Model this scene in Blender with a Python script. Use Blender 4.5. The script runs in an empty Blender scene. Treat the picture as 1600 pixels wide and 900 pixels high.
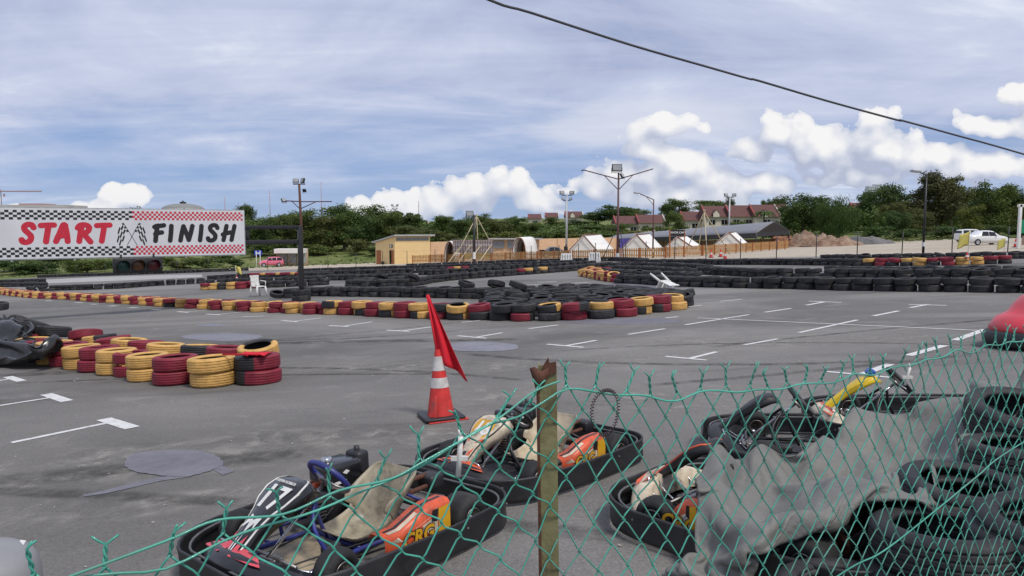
import bpy, bmesh, math, random
from mathutils import Vector, Matrix
R_ = random.Random(7)
scene = bpy.context.scene
COL = scene.collection
pi = math.pi
rad = math.radians

# ------------------------------------------------------------------ camera
F_PX, CZ, PITCH = 1150.0, 2.14, math.radians(4.757)
cam = bpy.data.cameras.new("camera")
cam_o = bpy.data.objects.new("camera", cam)
COL.objects.link(cam_o)
cam.sensor_width = 36.0
cam.lens = 36.0 * F_PX / 1600.0
cam.clip_start, cam.clip_end = 0.05, 9000.0
cam_o.location = (0, 0, CZ)
cam_o.rotation_euler = (pi / 2 - PITCH, 0, 0)
scene.camera = cam_o
scene.render.resolution_x, scene.render.resolution_y = 1024, 576

# site survey: the lot is a plane that falls away to the far left
GA, GB, GC = 0.04, -0.026, 0.33
def plane_z(x, y): return GA * x + GB * y + GC
def ray(u, v):
    a, b = (u - 800) / F_PX, (450 - v) / F_PX
    cp, sp = math.cos(PITCH), math.sin(PITCH)
    return Vector((a, cp + b * sp, -sp + b * cp))
def G(u, v, up=0.0):
    """survey point on the lot (raised by up)"""
    d = ray(u, v)
    k = (CZ - GC - up) / (GA * d.x + GB * d.y - d.z)
    return Vector((d.x * k, d.y * k, CZ + d.z * k))
def Pd(u, v, dist):
    d = ray(u, v)
    return Vector((0, 0, CZ)) + d * (dist / d.y)
def sstep(a, b, x):
    t = min(1, max(0, (x - a) / (b - a)))
    return t * t * (3 - 2 * t)
def H(x, y):
    xc = min(75, max(-75, x))
    z = plane_z(xc, min(y, 125))
    bank = 2.0 + (0.2 - 2.0) * sstep(-15, 45, xc)
    z += bank * sstep(122, 150, y)
    z += (7 - 2.5 * sstep(30, 120, x)) * sstep(165, 330, y)
    return z
NRM = Vector((-GA, -GB, 1)).normalized()
def basis(heading):
    """rotation with local z = lot normal and local x along heading (radians)"""
    x = Vector((math.cos(heading), math.sin(heading), 0))
    x = (x - NRM * x.dot(NRM)).normalized()
    y = NRM.cross(x)
    return Matrix((x, y, NRM)).transposed()

# ------------------------------------------------------------------ mesh builder
class MB:
    def __init__(s): s.v, s.f, s.m, s.s = [], [], [], []
    def add(s, vs, fs, mat=0, smooth=False, M=None):
        o = len(s.v)
        s.v += [tuple(M @ Vector(p)) if M is not None else tuple(p) for p in vs]
        for f in fs:
            s.f.append([i + o for i in f]); s.m.append(mat); s.s.append(smooth)
        return s
    def box(s, c, size, M=None, mat=0, rz=0, ry=0, rx=0):
        hx, hy, hz = [a / 2 for a in size]
        vs = [(x, y, z) for x in (-hx, hx) for y in (-hy, hy) for z in (-hz, hz)]
        fs = [(0, 1, 3, 2), (4, 6, 7, 5), (0, 4, 5, 1), (2, 3, 7, 6), (0, 2, 6, 4), (1, 5, 7, 3)]
        T = Matrix.Translation(c) @ Matrix.Rotation(rz, 4, 'Z') @ Matrix.Rotation(ry, 4, 'Y') @ Matrix.Rotation(rx, 4, 'X')
        return s.add(vs, fs, mat, False, (M @ T) if M is not None else T)
    def rbox(s, c, size, r=0.02, M=None, mat=0, rz=0, ry=0, seg=2):
        bm = bmesh.new(); bmesh.ops.create_cube(bm, size=1)
        bmesh.ops.scale(bm, vec=size, verts=bm.verts)
        bmesh.ops.bevel(bm, geom=bm.edges[:], offset=r, segments=seg, affect='EDGES', profile=0.5)
        T = Matrix.Translation(c) @ Matrix.Rotation(rz, 4, 'Z') @ Matrix.Rotation(ry, 4, 'Y')
        if M is not None: T = M @ T
        bm.verts.index_update()
        s.add([v.co for v in bm.verts], [[v.index for v in f.verts] for f in bm.faces], mat, True, T)
        bm.free(); return s
    def tube(s, pts, r, n=8, closed=False, mat=0, M=None, smooth=True):
        P = [Vector(p) for p in pts]; N = len(P)
        rr = r if isinstance(r, (list, tuple)) else [r] * N
        def tang(i):
            if closed: return (P[(i + 1) % N] - P[i - 1]).normalized()
            return (P[min(i + 1, N - 1)] - P[max(i - 1, 0)]).normalized()
        t = tang(0)
        a = t.orthogonal().normalized()
        vs, fs = [], []
        for i in range(N):
            t2 = tang(i)
            a = (a - t2 * a.dot(t2))
            if a.length < 1e-6: a = t2.orthogonal()
            a.normalize(); b = t2.cross(a)
            for k in range(n):
                q = 2 * pi * k / n
                vs.append(P[i] + (a * math.cos(q) + b * math.sin(q)) * rr[i])
        for i in range(N if closed else N - 1):
            j = (i + 1) % N
            for k in range(n):
                fs.append((i * n + k, i * n + (k + 1) % n, j * n + (k + 1) % n, j * n + k))
        if not closed:
            fs.append(tuple(range(n))[::-1]); fs.append(tuple(range((N - 1) * n, N * n)))
        return s.add(vs, fs, mat, smooth, M)
    def lathe(s, prof, n=24, closed=False, M=None, mat=0, smooth=True, mats=None):
        """prof: (r,z) list turned about z"""
        vs, m = [], len(prof)
        o = len(s.v)
        for k in range(n):
            q = 2 * pi * k / n
            for r, z in prof: vs.append((r * math.cos(q), r * math.sin(q), z))
        for k in range(n):
            k2 = (k + 1) % n
            for i in range(m if closed else m - 1):
                j = (i + 1) % m
                s.f.append([a + o for a in (k * m + i, k2 * m + i, k2 * m + j, k * m + j)])
                s.m.append(mats[i] if mats else mat); s.s.append(smooth)
        s.v += [tuple(M @ Vector(p)) if M is not None else p for p in vs]
        return s
    def prism(s, outline, z0, z1, M=None, mat=0, smooth=False):
        n = len(outline)
        vs = [(x, y, z0) for x, y in outline] + [(x, y, z1) for x, y in outline]
        fs = [tuple(range(n))[::-1], tuple(range(n, 2 * n))] + [(i, (i + 1) % n, n + (i + 1) % n, n + i) for i in range(n)]
        return s.add(vs, fs, mat, smooth, M)
    def grid(s, rows, M=None, mat=0, smooth=True, close_u=False, flip=False):
        nr, nc = len(rows), len(rows[0])
        vs = [p for r in rows for p in r]; fs = []
        for i in range(nr - 1):
            for j in range(nc if close_u else nc - 1):
                j2 = (j + 1) % nc
                f = (i * nc + j, i * nc + j2, (i + 1) * nc + j2, (i + 1) * nc + j)
                fs.append(f[::-1] if flip else f)
        return s.add(vs, fs, mat, smooth, M)
    def ball(s, c, r, n=10, M=None, mat=0, sc=(1, 1, 1)):
        rows = []
        for i in range(n // 2 + 1):
            a = -pi / 2 + pi * i / (n // 2)
            rr = max(math.cos(a), 1e-3)
            rows.append([(c[0] + r * sc[0] * rr * math.cos(2 * pi * k / n), c[1] + r * sc[1] * rr * math.sin(2 * pi * k / n), c[2] + r * sc[2] * math.sin(a)) for k in range(n)])
        return s.grid(rows, M, mat, True, True)
    def mesh(s, name, mats):
        me = bpy.data.meshes.new(name)
        me.from_pydata(s.v, [], s.f)
        for m in mats: me.materials.append(m)
        me.polygons.foreach_set("material_index", s.m)
        me.polygons.foreach_set("use_smooth", s.s)
        me.update(); return me
    def build(s, name, mats, parent=None):
        if not isinstance(mats, (list, tuple)): mats = [mats]
        o = bpy.data.objects.new(name, s.mesh(name, mats))
        COL.objects.link(o)
        if parent: o.parent = parent
        return o
def tag(o, label=None, cat=None, group=None, kind=None):
    if label: o['label'] = label
    if cat: o['category'] = cat
    if group: o['group'] = group
    if kind: o['kind'] = kind
    return o
def thing(name, label, cat, loc=(0, 0, 0), rotz=0, group=None, rot=None):
    o = bpy.data.objects.new(name, None); COL.objects.link(o)
    o.empty_display_size = 0.3
    if rot is not None: o.matrix_world = Matrix.Translation(loc) @ rot.to_4x4()
    else:
        o.location = loc; o.rotation_euler = (0, 0, rotz)
    return tag(o, label, cat, group)
def copy_tree(o, parent=None):
    c = o.copy(); COL.objects.link(c)
    if parent: c.parent = parent
    for ch in list(o.children): copy_tree(ch, c)
    return c
def crom(pts, n=6, closed=False):
    P = [Vector(p) for p in pts]; out = []
    N = len(P)
    for i in range(N if closed else N - 1):
        if closed: a, b, c, d = P[i - 1], P[i], P[(i + 1) % N], P[(i + 2) % N]
        else: a, b, c, d = P[max(i - 1, 0)], P[i], P[i + 1], P[min(i + 2, N - 1)]
        for k in range(n):
            t = k / n
            out.append(0.5 * ((2 * b) + (c - a) * t + (2 * a - 5 * b + 4 * c - d) * t * t + (3 * b - 3 * c + d - a) * t ** 3))
    if not closed: out.append(P[-1])
    return out
def lerp_table(tab, x):
    if x <= tab[0][0]: return tab[0][1]
    for (a, b), (c, d) in zip(tab, tab[1:]):
        if x <= c: return b + (d - b) * (x - a) / (c - a)
    return tab[-1][1]
def text_mb(txt, size, M, mat=0, mb=None, bold=0.0, shear=0.0, depth=0.001, align='CENTER'):
    cu = bpy.data.curves.new("lettering", 'FONT'); cu.body = txt; cu.size = size
    cu.align_x = align; cu.align_y = 'CENTER'; cu.offset = bold; cu.shear = shear; cu.extrude = depth
    cu.resolution_u = 3
    ob = bpy.data.objects.new("lettering", cu); COL.objects.link(ob)
    dg = bpy.context.evaluated_depsgraph_get()
    me = ob.evaluated_get(dg).to_mesh()
    mb = mb or MB()
    mb.add([v.co.copy() for v in me.vertices], [list(p.vertices) for p in me.polygons], mat, False, M)
    bpy.data.objects.remove(ob); bpy.data.curves.remove(cu)
    return mb

# ------------------------------------------------------------------ materials
def nodes_of(name):
    m = bpy.data.materials.new(name); m.use_nodes = True
    nt = m.node_tree; b = nt.nodes["Principled BSDF"]
    return m, nt, b
def N(nt, t, **kw):
    n = nt.nodes.new(t)
    for k, v in kw.items():
        if k.startswith('i_'): n.inputs[k[2:].replace('_', ' ')].default_value = v
        else: setattr(n, k, v)
    return n
def L(nt, a, b): nt.links.new(a, b)
def ramp(nt, fac, stops):
    r = nt.nodes.new('ShaderNodeValToRGB')
    e = r.color_ramp.elements
    while len(e) < len(stops): e.new(0.5)
    for el, (p, c) in zip(e, stops):
        el.position = p; el.color = (c[0], c[1], c[2], 1) if not isinstance(c, (int, float)) else (c, c, c, 1)
    L(nt, fac, r.inputs[0]); return r.outputs[0]
def mixc(nt, fac, a, b, mode='MIX'):
    n = nt.nodes.new('ShaderNodeMix'); n.data_type = 'RGBA'; n.blend_type = mode
    for sock, val in ((n.inputs[0], fac), (n.inputs[6], a), (n.inputs[7], b)):
        if hasattr(val, 'is_linked'): L(nt, val, sock)
        else: sock.default_value = val if isinstance(val, (int, float)) else (val[0], val[1], val[2], 1)
    return n.outputs[2]
def noise(nt, vec, scale, detail=4, rough=0.55, dist=0.0):
    n = N(nt, 'ShaderNodeTexNoise'); n.inputs['Scale'].default_value = scale
    n.inputs['Detail'].default_value = detail; n.inputs['Roughness'].default_value = rough; n.inputs['Distortion'].default_value = dist
    if vec: L(nt, vec, n.inputs['Vector'])
    return n.outputs['Fac']
def coord(nt, kind='Object'): return N(nt, 'ShaderNodeTexCoord').outputs[kind]
def mapv(nt, vec, scale=(1, 1, 1), rot=(0, 0, 0), loc=(0, 0, 0)):
    n = N(nt, 'ShaderNodeMapping'); L(nt, vec, n.inputs[0])
    n.inputs['Scale'].default_value = scale; n.inputs['Rotation'].default_value = rot; n.inputs['Location'].default_value = loc
    return n.outputs[0]
def bump(nt, b, h, strength=0.3, dist=0.01):
    n = N(nt, 'ShaderNodeBump'); n.inputs['Strength'].default_value = strength; n.inputs['Distance'].default_value = dist
    L(nt, h, n.inputs['Height']); L(nt, n.outputs[0], b.inputs['Normal'])
def mat(name, c, rough=0.6, metal=0.0, var=0.25, scale=8.0, dirt=None, dirt_amt=0.5, bmp=0.0, bscale=40.0, coat=0.0, spec=0.5):
    """plain surface whose colour wanders by var and carries patches of dirt"""
    m, nt, b = nodes_of(name)
    co = coord(nt)
    oi = N(nt, 'ShaderNodeObjectInfo')
    va = N(nt, 'ShaderNodeVectorMath', operation='ADD'); L(nt, co, va.inputs[0])
    sc = N(nt, 'ShaderNodeVectorMath', operation='SCALE'); sc.inputs[0].default_value = (17, 31, 23); L(nt, oi.outputs['Random'], sc.inputs['Scale']); L(nt, sc.outputs[0], va.inputs[1])
    v = va.outputs[0]
    f = noise(nt, v, scale, 5, 0.6)
    lo = tuple(x * (1 - var) for x in c); hi = tuple(min(1, x * (1 + var)) for x in c)
    colr = ramp(nt, f, [(0.3, lo), (0.7, hi)])
    if dirt:
        f2 = noise(nt, v, scale * 0.45, 6, 0.7)
        k = ramp(nt, f2, [(0.5, 0.0), (0.68, dirt_amt)])
        colr = mixc(nt, k, colr, dirt)
    L(nt, colr, b.inputs['Base Color'])
    b.inputs['Roughness'].default_value = rough; b.inputs['Metallic'].default_value = metal
    b.inputs['Coat Weight'].default_value = coat
    b.inputs['Specular IOR Level'].default_value = spec
    rr = ramp(nt, f, [(0.25, max(0, rough - 0.12)), (0.75, min(1, rough + 0.12))]); L(nt, rr, b.inputs['Roughness'])
    if bmp: bump(nt, b, noise(nt, v, bscale, 4, 0.6), bmp, 0.01)
    return m
MT = {}
MT['rubber'] = mat('tyre_rubber', (0.027, 0.027, 0.030), 0.68, var=0.35, scale=6, dirt=(0.10, 0.094, 0.088), dirt_amt=0.6, bmp=0.25, bscale=60, spec=0.35)
MT['rubber_in'] = mat('tyre_inside', (0.014, 0.014, 0.015), 0.85, var=0.3, scale=6)
def painted(name, c, amount, lo=0.0):
    """tyre paint: covers part of the round, scuffed through to rubber"""
    m, nt, b = nodes_of(name)
    co = coord(nt)
    oi = N(nt, 'ShaderNodeObjectInfo')
    va = N(nt, 'ShaderNodeVectorMath', operation='ADD'); L(nt, co, va.inputs[0])
    sc = N(nt, 'ShaderNodeVectorMath', operation='SCALE'); sc.inputs[0].default_value = (17, 31, 23); L(nt, oi.outputs['Random'], sc.inputs['Scale']); L(nt, sc.outputs[0], va.inputs[1])
    v = va.outputs[0]
    g = N(nt, 'ShaderNodeTexGradient', gradient_type='RADIAL'); L(nt, co, g.inputs[0])
    nz = noise(nt, v, 14, 5, 0.7)
    a = N(nt, 'ShaderNodeMath', operation='MULTIPLY_ADD'); L(nt, nz, a.inputs[0]); a.inputs[1].default_value = 0.06; L(nt, g.outputs['Fac'], a.inputs[2])
    k1 = ramp(nt, a.outputs[0], [(amount + 0.028, 1.0), (amount + 0.034, 0.0)])
    f = noise(nt, v, 7, 6, 0.7)
    pc = ramp(nt, f, [(0.3, tuple(x * 0.72 for x in c)), (0.7, tuple(min(1, x * 1.18) for x in c))])
    scuff = ramp(nt, noise(nt, mapv(nt, v, (1, 1, 5)), 16, 6, 0.75), [(0.60, 1.0), (0.70, 0.25)])
    mul = N(nt, 'ShaderNodeMath', operation='MULTIPLY'); L(nt, k1, mul.inputs[0]); L(nt, scuff, mul.inputs[1])
    cc = mixc(nt, mul.outputs[0], (0.02, 0.02, 0.022), pc)
    L(nt, cc, b.inputs['Base Color']); b.inputs['Roughness'].default_value = 0.62
    bump(nt, b, noise(nt, v, 60, 4), 0.25, 0.01)
    return m
RED_P, YEL_P = (0.215, 0.014, 0.030), (0.62, 0.36, 0.105)
MT['red_full'] = painted('red_tyre_paint', RED_P, 1.2)
MT['yel_full'] = painted('yellow_tyre_paint', YEL_P, 1.2)
MT['red_part'] = painted('red_tyre_paint_patchy', RED_P, 0.62)
MT['yel_part'] = painted('yellow_tyre_paint_patchy', YEL_P, 0.62)
MT['black_plastic'] = mat('black_plastic', (0.017, 0.017, 0.019), 0.5, var=0.3, scale=5, dirt=(0.09, 0.085, 0.08), dirt_amt=0.25, bmp=0.06, bscale=25)
MT['black_paint'] = mat('black_paint', (0.018, 0.018, 0.02), 0.45, var=0.2, scale=3)
MT['gloss_black'] = mat('gloss_black', (0.012, 0.012, 0.014), 0.22, var=0.2, scale=4, dirt=(0.1, 0.095, 0.09), dirt_amt=0.2, coat=0.3)
MT['chrome'] = mat('chrome_tube', (0.62, 0.62, 0.63), 0.25, 1.0, var=0.15, dirt=(0.2, 0.13, 0.09), dirt_amt=0.4)
MT['steel'] = mat('dull_steel', (0.32, 0.31, 0.3), 0.45, 0.9, var=0.25, dirt=(0.16, 0.08, 0.045), dirt_amt=0.6)
MT['rust'] = mat('rusty_steel', (0.12, 0.05, 0.032), 0.75, 0.3, var=0.4, scale=20, bmp=0.3)
MT['blue_tube'] = mat('blue_powder_coat', (0.022, 0.032, 0.20), 0.42, var=0.2, dirt=(0.06, 0.055, 0.06), dirt_amt=0.6)
MT['seat_tan'] = mat('worn_fibreglass', (0.30, 0.26, 0.185), 0.45, var=0.35, scale=7, dirt=(0.07, 0.062, 0.045), dirt_amt=0.9, bmp=0.08)
MT['seat_cream'] = mat('cream_fibreglass', (0.48, 0.40, 0.28), 0.5, var=0.25, scale=7, dirt=(0.13, 0.105, 0.08), dirt_amt=0.8, bmp=0.08)
MT['white_plastic'] = mat('white_plastic', (0.70, 0.69, 0.66), 0.45, var=0.08, dirt=(0.35, 0.32, 0.27), dirt_amt=0.4)
MT['cream_plastic'] = mat('scuffed_cream_plastic', (0.60, 0.51, 0.38), 0.45, var=0.2, scale=14, dirt=(0.09, 0.07, 0.06), dirt_amt=0.8)
MT['orange_plastic'] = mat('orange_plastic', (0.66, 0.10, 0.035), 0.42, var=0.18, scale=14, dirt=(0.10, 0.05, 0.04), dirt_amt=0.75)
MT['pink_red'] = mat('faded_red_graphic', (0.62, 0.075, 0.10), 0.42, var=0.15, dirt=(0.3, 0.08, 0.08), dirt_amt=0.4)
MT['yellow_plastic'] = mat('yellow_plastic', (0.70, 0.37, 0.02), 0.42, var=0.12, dirt=(0.14, 0.10, 0.06), dirt_amt=0.6)
MT['bright_yellow'] = mat('bright_yellow_plastic', (0.72, 0.50, 0.02), 0.4, var=0.1, dirt=(0.35, 0.2, 0.05), dirt_amt=0.5)
MT['blue_plastic'] = mat('blue_plastic', (0.03, 0.11, 0.42), 0.4, var=0.1)
MT['red_body'] = mat('red_moulded_body', (0.60, 0.035, 0.055), 0.38, var=0.12, scale=3, dirt=(0.3, 0.06, 0.06), dirt_amt=0.4, coat=0.2)
MT['grey_tape'] = mat('worn_grey_tape', (0.25, 0.22, 0.19), 0.7, var=0.35, scale=30)
MT['dirty_floor'] = mat('dirty_floor_tray', (0.33, 0.27, 0.18), 0.55, var=0.45, scale=9, dirt=(0.07, 0.06, 0.05), dirt_amt=0.8)
MT['fence_green'] = mat('green_coated_wire', (0.060, 0.33, 0.245), 0.42, var=0.35, scale=5, dirt=(0.17, 0.33, 0.26), dirt_amt=0.6, coat=0.15)
MT['fabric_red'] = mat('red_flag_cloth', (0.62, 0.012, 0.028), 0.8, var=0.12, scale=5)
MT['cone_red'] = mat('red_cone_plastic', (0.60, 0.035, 0.03), 0.55, var=0.18, scale=12, dirt=(0.25, 0.06, 0.045), dirt_amt=0.85)
MT['cone_white'] = mat('cone_reflective_band', (0.62, 0.60, 0.58), 0.5, var=0.12, scale=14, dirt=(0.36, 0.33, 0.3), dirt_amt=0.6)
MT['white_paint'] = mat('white_paint', (0.74, 0.74, 0.72), 0.5, var=0.06, scale=2, dirt=(0.5, 0.48, 0.44), dirt_amt=0.3)
MT['grey_metal'] = mat('galvanised_metal', (0.42, 0.43, 0.44), 0.5, 0.5, var=0.15)
MT['lamp_face'] = mat('floodlight_glass', (0.35, 0.36, 0.36), 0.2, 0.0, var=0.15)
MT['maroon'] = mat('maroon_paint', (0.085, 0.025, 0.028), 0.5, var=0.25)
MT['bark'] = mat('bark', (0.10, 0.075, 0.055), 0.9, var=0.3, scale=5)
MT['glass_dark'] = mat('dark_glass', (0.012, 0.014, 0.016), 0.08, var=0.1)
# ------------------------------------------------------------------ sky and sun
SUN_AZ, SUN_EL = rad(140), rad(58)          # azimuth clockwise from +Y
world = bpy.data.worlds.new("World"); scene.world = world; world.use_nodes = True
nt = world.node_tree; nt.nodes.clear()
wo = N(nt, 'ShaderNodeOutputWorld'); bg = N(nt, 'ShaderNodeBackground'); L(nt, bg.outputs[0], wo.inputs[0])
sky = N(nt, 'ShaderNodeTexSky'); sky.sky_type = 'NISHITA'; sky.sun_disc = False
sky.sun_elevation = SUN_EL; sky.sun_rotation = SUN_AZ; sky.altitude = 50; sky.dust_density = 0.6; sky.ozone_density = 2.0
bg.inputs[1].default_value = 0.1
def mth(op, a, b=None, c=None, clamp=False):
    n = N(nt, 'ShaderNodeMath', operation=op); n.use_clamp = clamp
    for k, v in enumerate((a, b, c)):
        if v is None: continue
        if hasattr(v, 'is_linked'): L(nt, v, n.inputs[k])
        else: n.inputs[k].default_value = v
    return n.outputs[0]
def vmth(op, a, b=None, c=None, out=0):
    n = N(nt, 'ShaderNodeVectorMath', operation=op)
    for k, v in enumerate((a, b, c)):
        if v is None: continue
        if hasattr(v, 'is_linked'): L(nt, v, n.inputs[k])
        else: n.inputs[k].default_value = v
    return n.outputs[out]
def comb(x, y, z=0.0):
    n = N(nt, 'ShaderNodeCombineXYZ')
    for k, v in enumerate((x, y, z)):
        if hasattr(v, 'is_linked'): L(nt, v, n.inputs[k])
        else: n.inputs[k].default_value = v
    return n.outputs[0]
d = coord(nt, 'Generated')
sep = N(nt, 'ShaderNodeSeparateXYZ'); L(nt, d, sep.inputs[0])
X, Y, Z = sep.outputs
ya = mth('MAXIMUM', mth('ABSOLUTE', Y), 0.12)
st = comb(mth('DIVIDE', X, ya), mth('DIVIDE', Z, ya))         # tangent-plane direction of the cloud bank
zc = mth('ADD', mth('MAXIMUM', Z, 0.0), 0.10)
hi = comb(mth('DIVIDE', X, zc), mth('DIVIDE', Y, zc))          # high cloud sheet
tt = mth('DIVIDE', Z, ya)
# high sheet: broken pale altostratus with blue showing low down
n1 = noise(nt, mapv(nt, hi, (0.42, 0.95, 1), rot=(0, 0, rad(-14))), 1.0, 7, 0.62, 0.6)
n2 = noise(nt, mapv(nt, hi, (0.25, 0.5, 1), rot=(0, 0, rad(10)), loc=(3.1, 1.7, 0)), 1.0, 5, 0.55, 0.3)
n3 = noise(nt, mapv(nt, st, (2.2, 5.5, 1), rot=(0, 0, rad(-5)), loc=(0.7, 0, 0)), 1.0, 7, 0.6, 0.5)
cover = mth('ADD', mth('MULTIPLY', n1, 0.45), mth('ADD', mth('MULTIPLY', n2, 0.3), mth('MULTIPLY', n3, 0.55)))
lowgap = mth('MULTIPLY', mth('SUBTRACT', 0.20, tt, clamp=True), 1.75)
cov = mth('SUBTRACT', cover, lowgap)
a_hi = ramp(nt, cov, [(0.30, 0.15), (0.43, 0.55), (0.56, 0.95)])
hi_sh = mth('ADD', mth('MULTIPLY', n3, 0.6), mth('MULTIPLY', n1, 0.4))
hi_col = ramp(nt, hi_sh, [(0.37, (4.0, 4.5, 6.3)), (0.46, (5.1, 5.6, 7.4)), (0.54, (6.1, 6.6, 8.2)), (0.62, (8.3, 8.7, 9.5))])
blue = mixc(nt, 0.8, sky.outputs[0], (1.75, 3.45, 6.9))
base = mixc(nt, a_hi, blue, hi_col)
# lens-shaped sheet and cumulus bank
def px(u, v, ru, rv): return ((u - 800) / 1150, (354.5 - v) / 1150, ru * 1.08 / 1150, rv * 1.28 / 1150)
BLOBS = [px(*q) for q in [
    (745, 300, 62, 26), (785, 292, 42, 22), (690, 318, 50, 22), (838, 318, 44, 17), (640, 325, 55, 22), (600, 335, 60, 20),
    (1028, 204, 52, 17), (1010, 235, 46, 26), (1055, 262, 62, 30), (1000, 275, 66, 26), (1110, 284, 66, 24), (1190, 290, 56, 18), (960, 296, 80, 20), (1060, 306, 150, 24),
    (1215, 214, 50, 28), (1180, 238, 46, 16), (1280, 244, 100, 34), (1340, 216, 60, 28), (1375, 240, 80, 30), (1450, 250, 90, 26), (1530, 262, 80, 22), (1335, 278, 90, 18),
    (1580, 155, 30, 13), (1560, 203, 78, 17), (1630, 195, 60, 26), (195, 312, 40, 17), (160, 325, 44, 12), (20, 336, 40, 12), (100, 338, 60, 10), (890, 300, 20, 6), (265, 345, 40, 10),
    (1760, 240, 130, 50), (-200, 320, 120, 40), (2100, 300, 200, 60), (-600, 300, 220, 70)]]
lens = [px(1050, 190, 175, 34), (px(930, 205, 110, 24))]
def field(vec, blobs):
    cur = None
    for s0, t0, rs, rt in blobs:
        ln = vmth('LENGTH', vmth('MULTIPLY_ADD', vec, (1 / rs, 1 / rt, 0), (-s0 / rs, -t0 / rt, 0)), out=1)
        cur = ln if cur is None else mth('SMOOTH_MIN', cur, ln, 0.25)
    return mth('SUBTRACT', 1.0, cur)
def billow(vec):
    a = noise(nt, mapv(nt, vec, (1, 1.25, 1)), 17, 6, 0.55, 0.0)
    v = N(nt, 'ShaderNodeTexVoronoi'); v.feature = 'SMOOTH_F1'; v.inputs['Scale'].default_value = 42; v.inputs['Smoothness'].default_value = 0.35
    L(nt, vmth('ADD', vec, comb(mth('MULTIPLY', mth('SUBTRACT', a, 0.5), 0.02), mth('MULTIPLY', mth('SUBTRACT', a, 0.5), -0.015))), v.inputs['Vector'])
    hf = noise(nt, vec, 75, 5, 0.6)
    a = mth('ADD', a, mth('MULTIPLY', mth('SUBTRACT', hf, 0.5), 0.28))
    return mth('ADD', mth('MULTIPLY', mth('SUBTRACT', a, 0.5), 1.25), mth('MULTIPLY', mth('SUBTRACT', 0.40, v.outputs['Distance']), 0.7))
def dens(vec): return mth('ADD', field(vec, BLOBS), billow(vec))
D0 = dens(st)
D1 = dens(vmth('ADD', st, (0.010, 0.022, 0)))
relief = mth('SUBTRACT', D0, D1)
lit = mth('ADD', mth('MULTIPLY', relief, 0.75), 0.40)
big = noise(nt, mapv(nt, st, (5, 9, 1)), 1.0, 4, 0.5)
lit2 = mth('ADD', lit, mth('MULTIPLY', mth('SUBTRACT', big, 0.5), 1.3))
cu_col = ramp(nt, lit2, [(0.12, (4.5, 5.0, 6.5)), (0.40, (5.9, 6.3, 7.4)), (0.70, (7.5, 7.7, 8.4)), (1.0, (9.3, 9.2, 9.2))])
a_cu = mth('SMOOTH_MAX', ramp(nt, mth('ADD', D0, mth('MULTIPLY', relief, 0.22)), [(-0.20, 0.0), (-0.06, 0.5), (0.22, 1.0)]), 0.0, 0.02)
LF = mth('ADD', field(st, lens), mth('MULTIPLY', mth('SUBTRACT', n3, 0.5), 0.8))
a_ln = ramp(nt, LF, [(0.0, 0.0), (0.5, 0.75)])
base = mixc(nt, a_ln, base, (6.6, 7.0, 8.2))
hz = ramp(nt, tt, [(0.0, 0.30), (0.07, 0.0)])
allc = mixc(nt, a_cu, base, cu_col)
allc = mixc(nt, hz, allc, (6.0, 6.6, 7.7))
L(nt, allc, bg.inputs[0])
world.cycles.sampling_method = 'MANUAL'; world.cycles.sample_map_resolution = 512

sun = bpy.data.lights.new("sun", 'SUN'); sun.energy = 2.5; sun.angle = rad(11); sun.color = (1.0, 0.95, 0.87)
so = bpy.data.objects.new("sun", sun); COL.objects.link(so)
sd = Vector((math.sin(SUN_AZ) * math.cos(SUN_EL), math.cos(SUN_AZ) * math.cos(SUN_EL), math.sin(SUN_EL)))
so.rotation_euler = sd.to_track_quat('Z', 'Y').to_euler(); so.location = (10, -10, 30)
scene.view_settings.view_transform = 'Standard'; scene.view_settings.look = 'None'
scene.view_settings.gamma = 1; scene.view_settings.exposure = 0; scene.view_settings.use_curve_mapping = False
scene.cycles.use_denoising = True
scene.cycles.max_bounces = 6; scene.cycles.diffuse_bounces = 3; scene.cycles.glossy_bounces = 3

# ------------------------------------------------------------------ ground
def ground_mat(name, stops, s1=0.15, s2=2.5, rough=0.9, bscale=8, bstr=0.4):
    m, nt, b = nodes_of(name); co = coord(nt)
    f = noise(nt, co, s1, 6, 0.65); g = noise(nt, co, s2, 5, 0.7)
    a = N(nt, 'ShaderNodeMath', operation='MULTIPLY_ADD'); L(nt, g, a.inputs[0]); a.inputs[1].default_value = 0.55
    b2 = N(nt, 'ShaderNodeMath', operation='MULTIPLY'); L(nt, f, b2.inputs[0]); b2.inputs[1].default_value = 0.5; L(nt, b2.outputs[0], a.inputs[2])
    L(nt, ramp(nt, a.outputs[0], stops), b.inputs['Base Color']); b.inputs['Roughness'].default_value = rough
    b.inputs['Specular IOR Level'].default_value = 0.2
    bump(nt, b, noise(nt, co, bscale, 5, 0.7), bstr, 0.1)
    return m
MT['grass'] = ground_mat('rough_grass', [(0.36, (0.075, 0.105, 0.026)), (0.50, (0.12, 0.155, 0.045)), (0.60, (0.18, 0.19, 0.07)), (0.72, (0.26, 0.20, 0.12))], 0.05, 0.5)
MT['sand'] = ground_mat('pale_gravel', [(0.35, (0.33, 0.28, 0.21)), (0.55, (0.45, 0.39, 0.31)), (0.7, (0.52, 0.46, 0.38))], 0.08, 1.2)
MT['earth'] = ground_mat('excavated_earth', [(0.36, (0.13, 0.075, 0.05)), (0.5, (0.26, 0.165, 0.11)), (0.62, (0.36, 0.27, 0.2)), (0.72, (0.5, 0.45, 0.38))], 0.5, 2.2, bscale=3, bstr=0.9)
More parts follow.
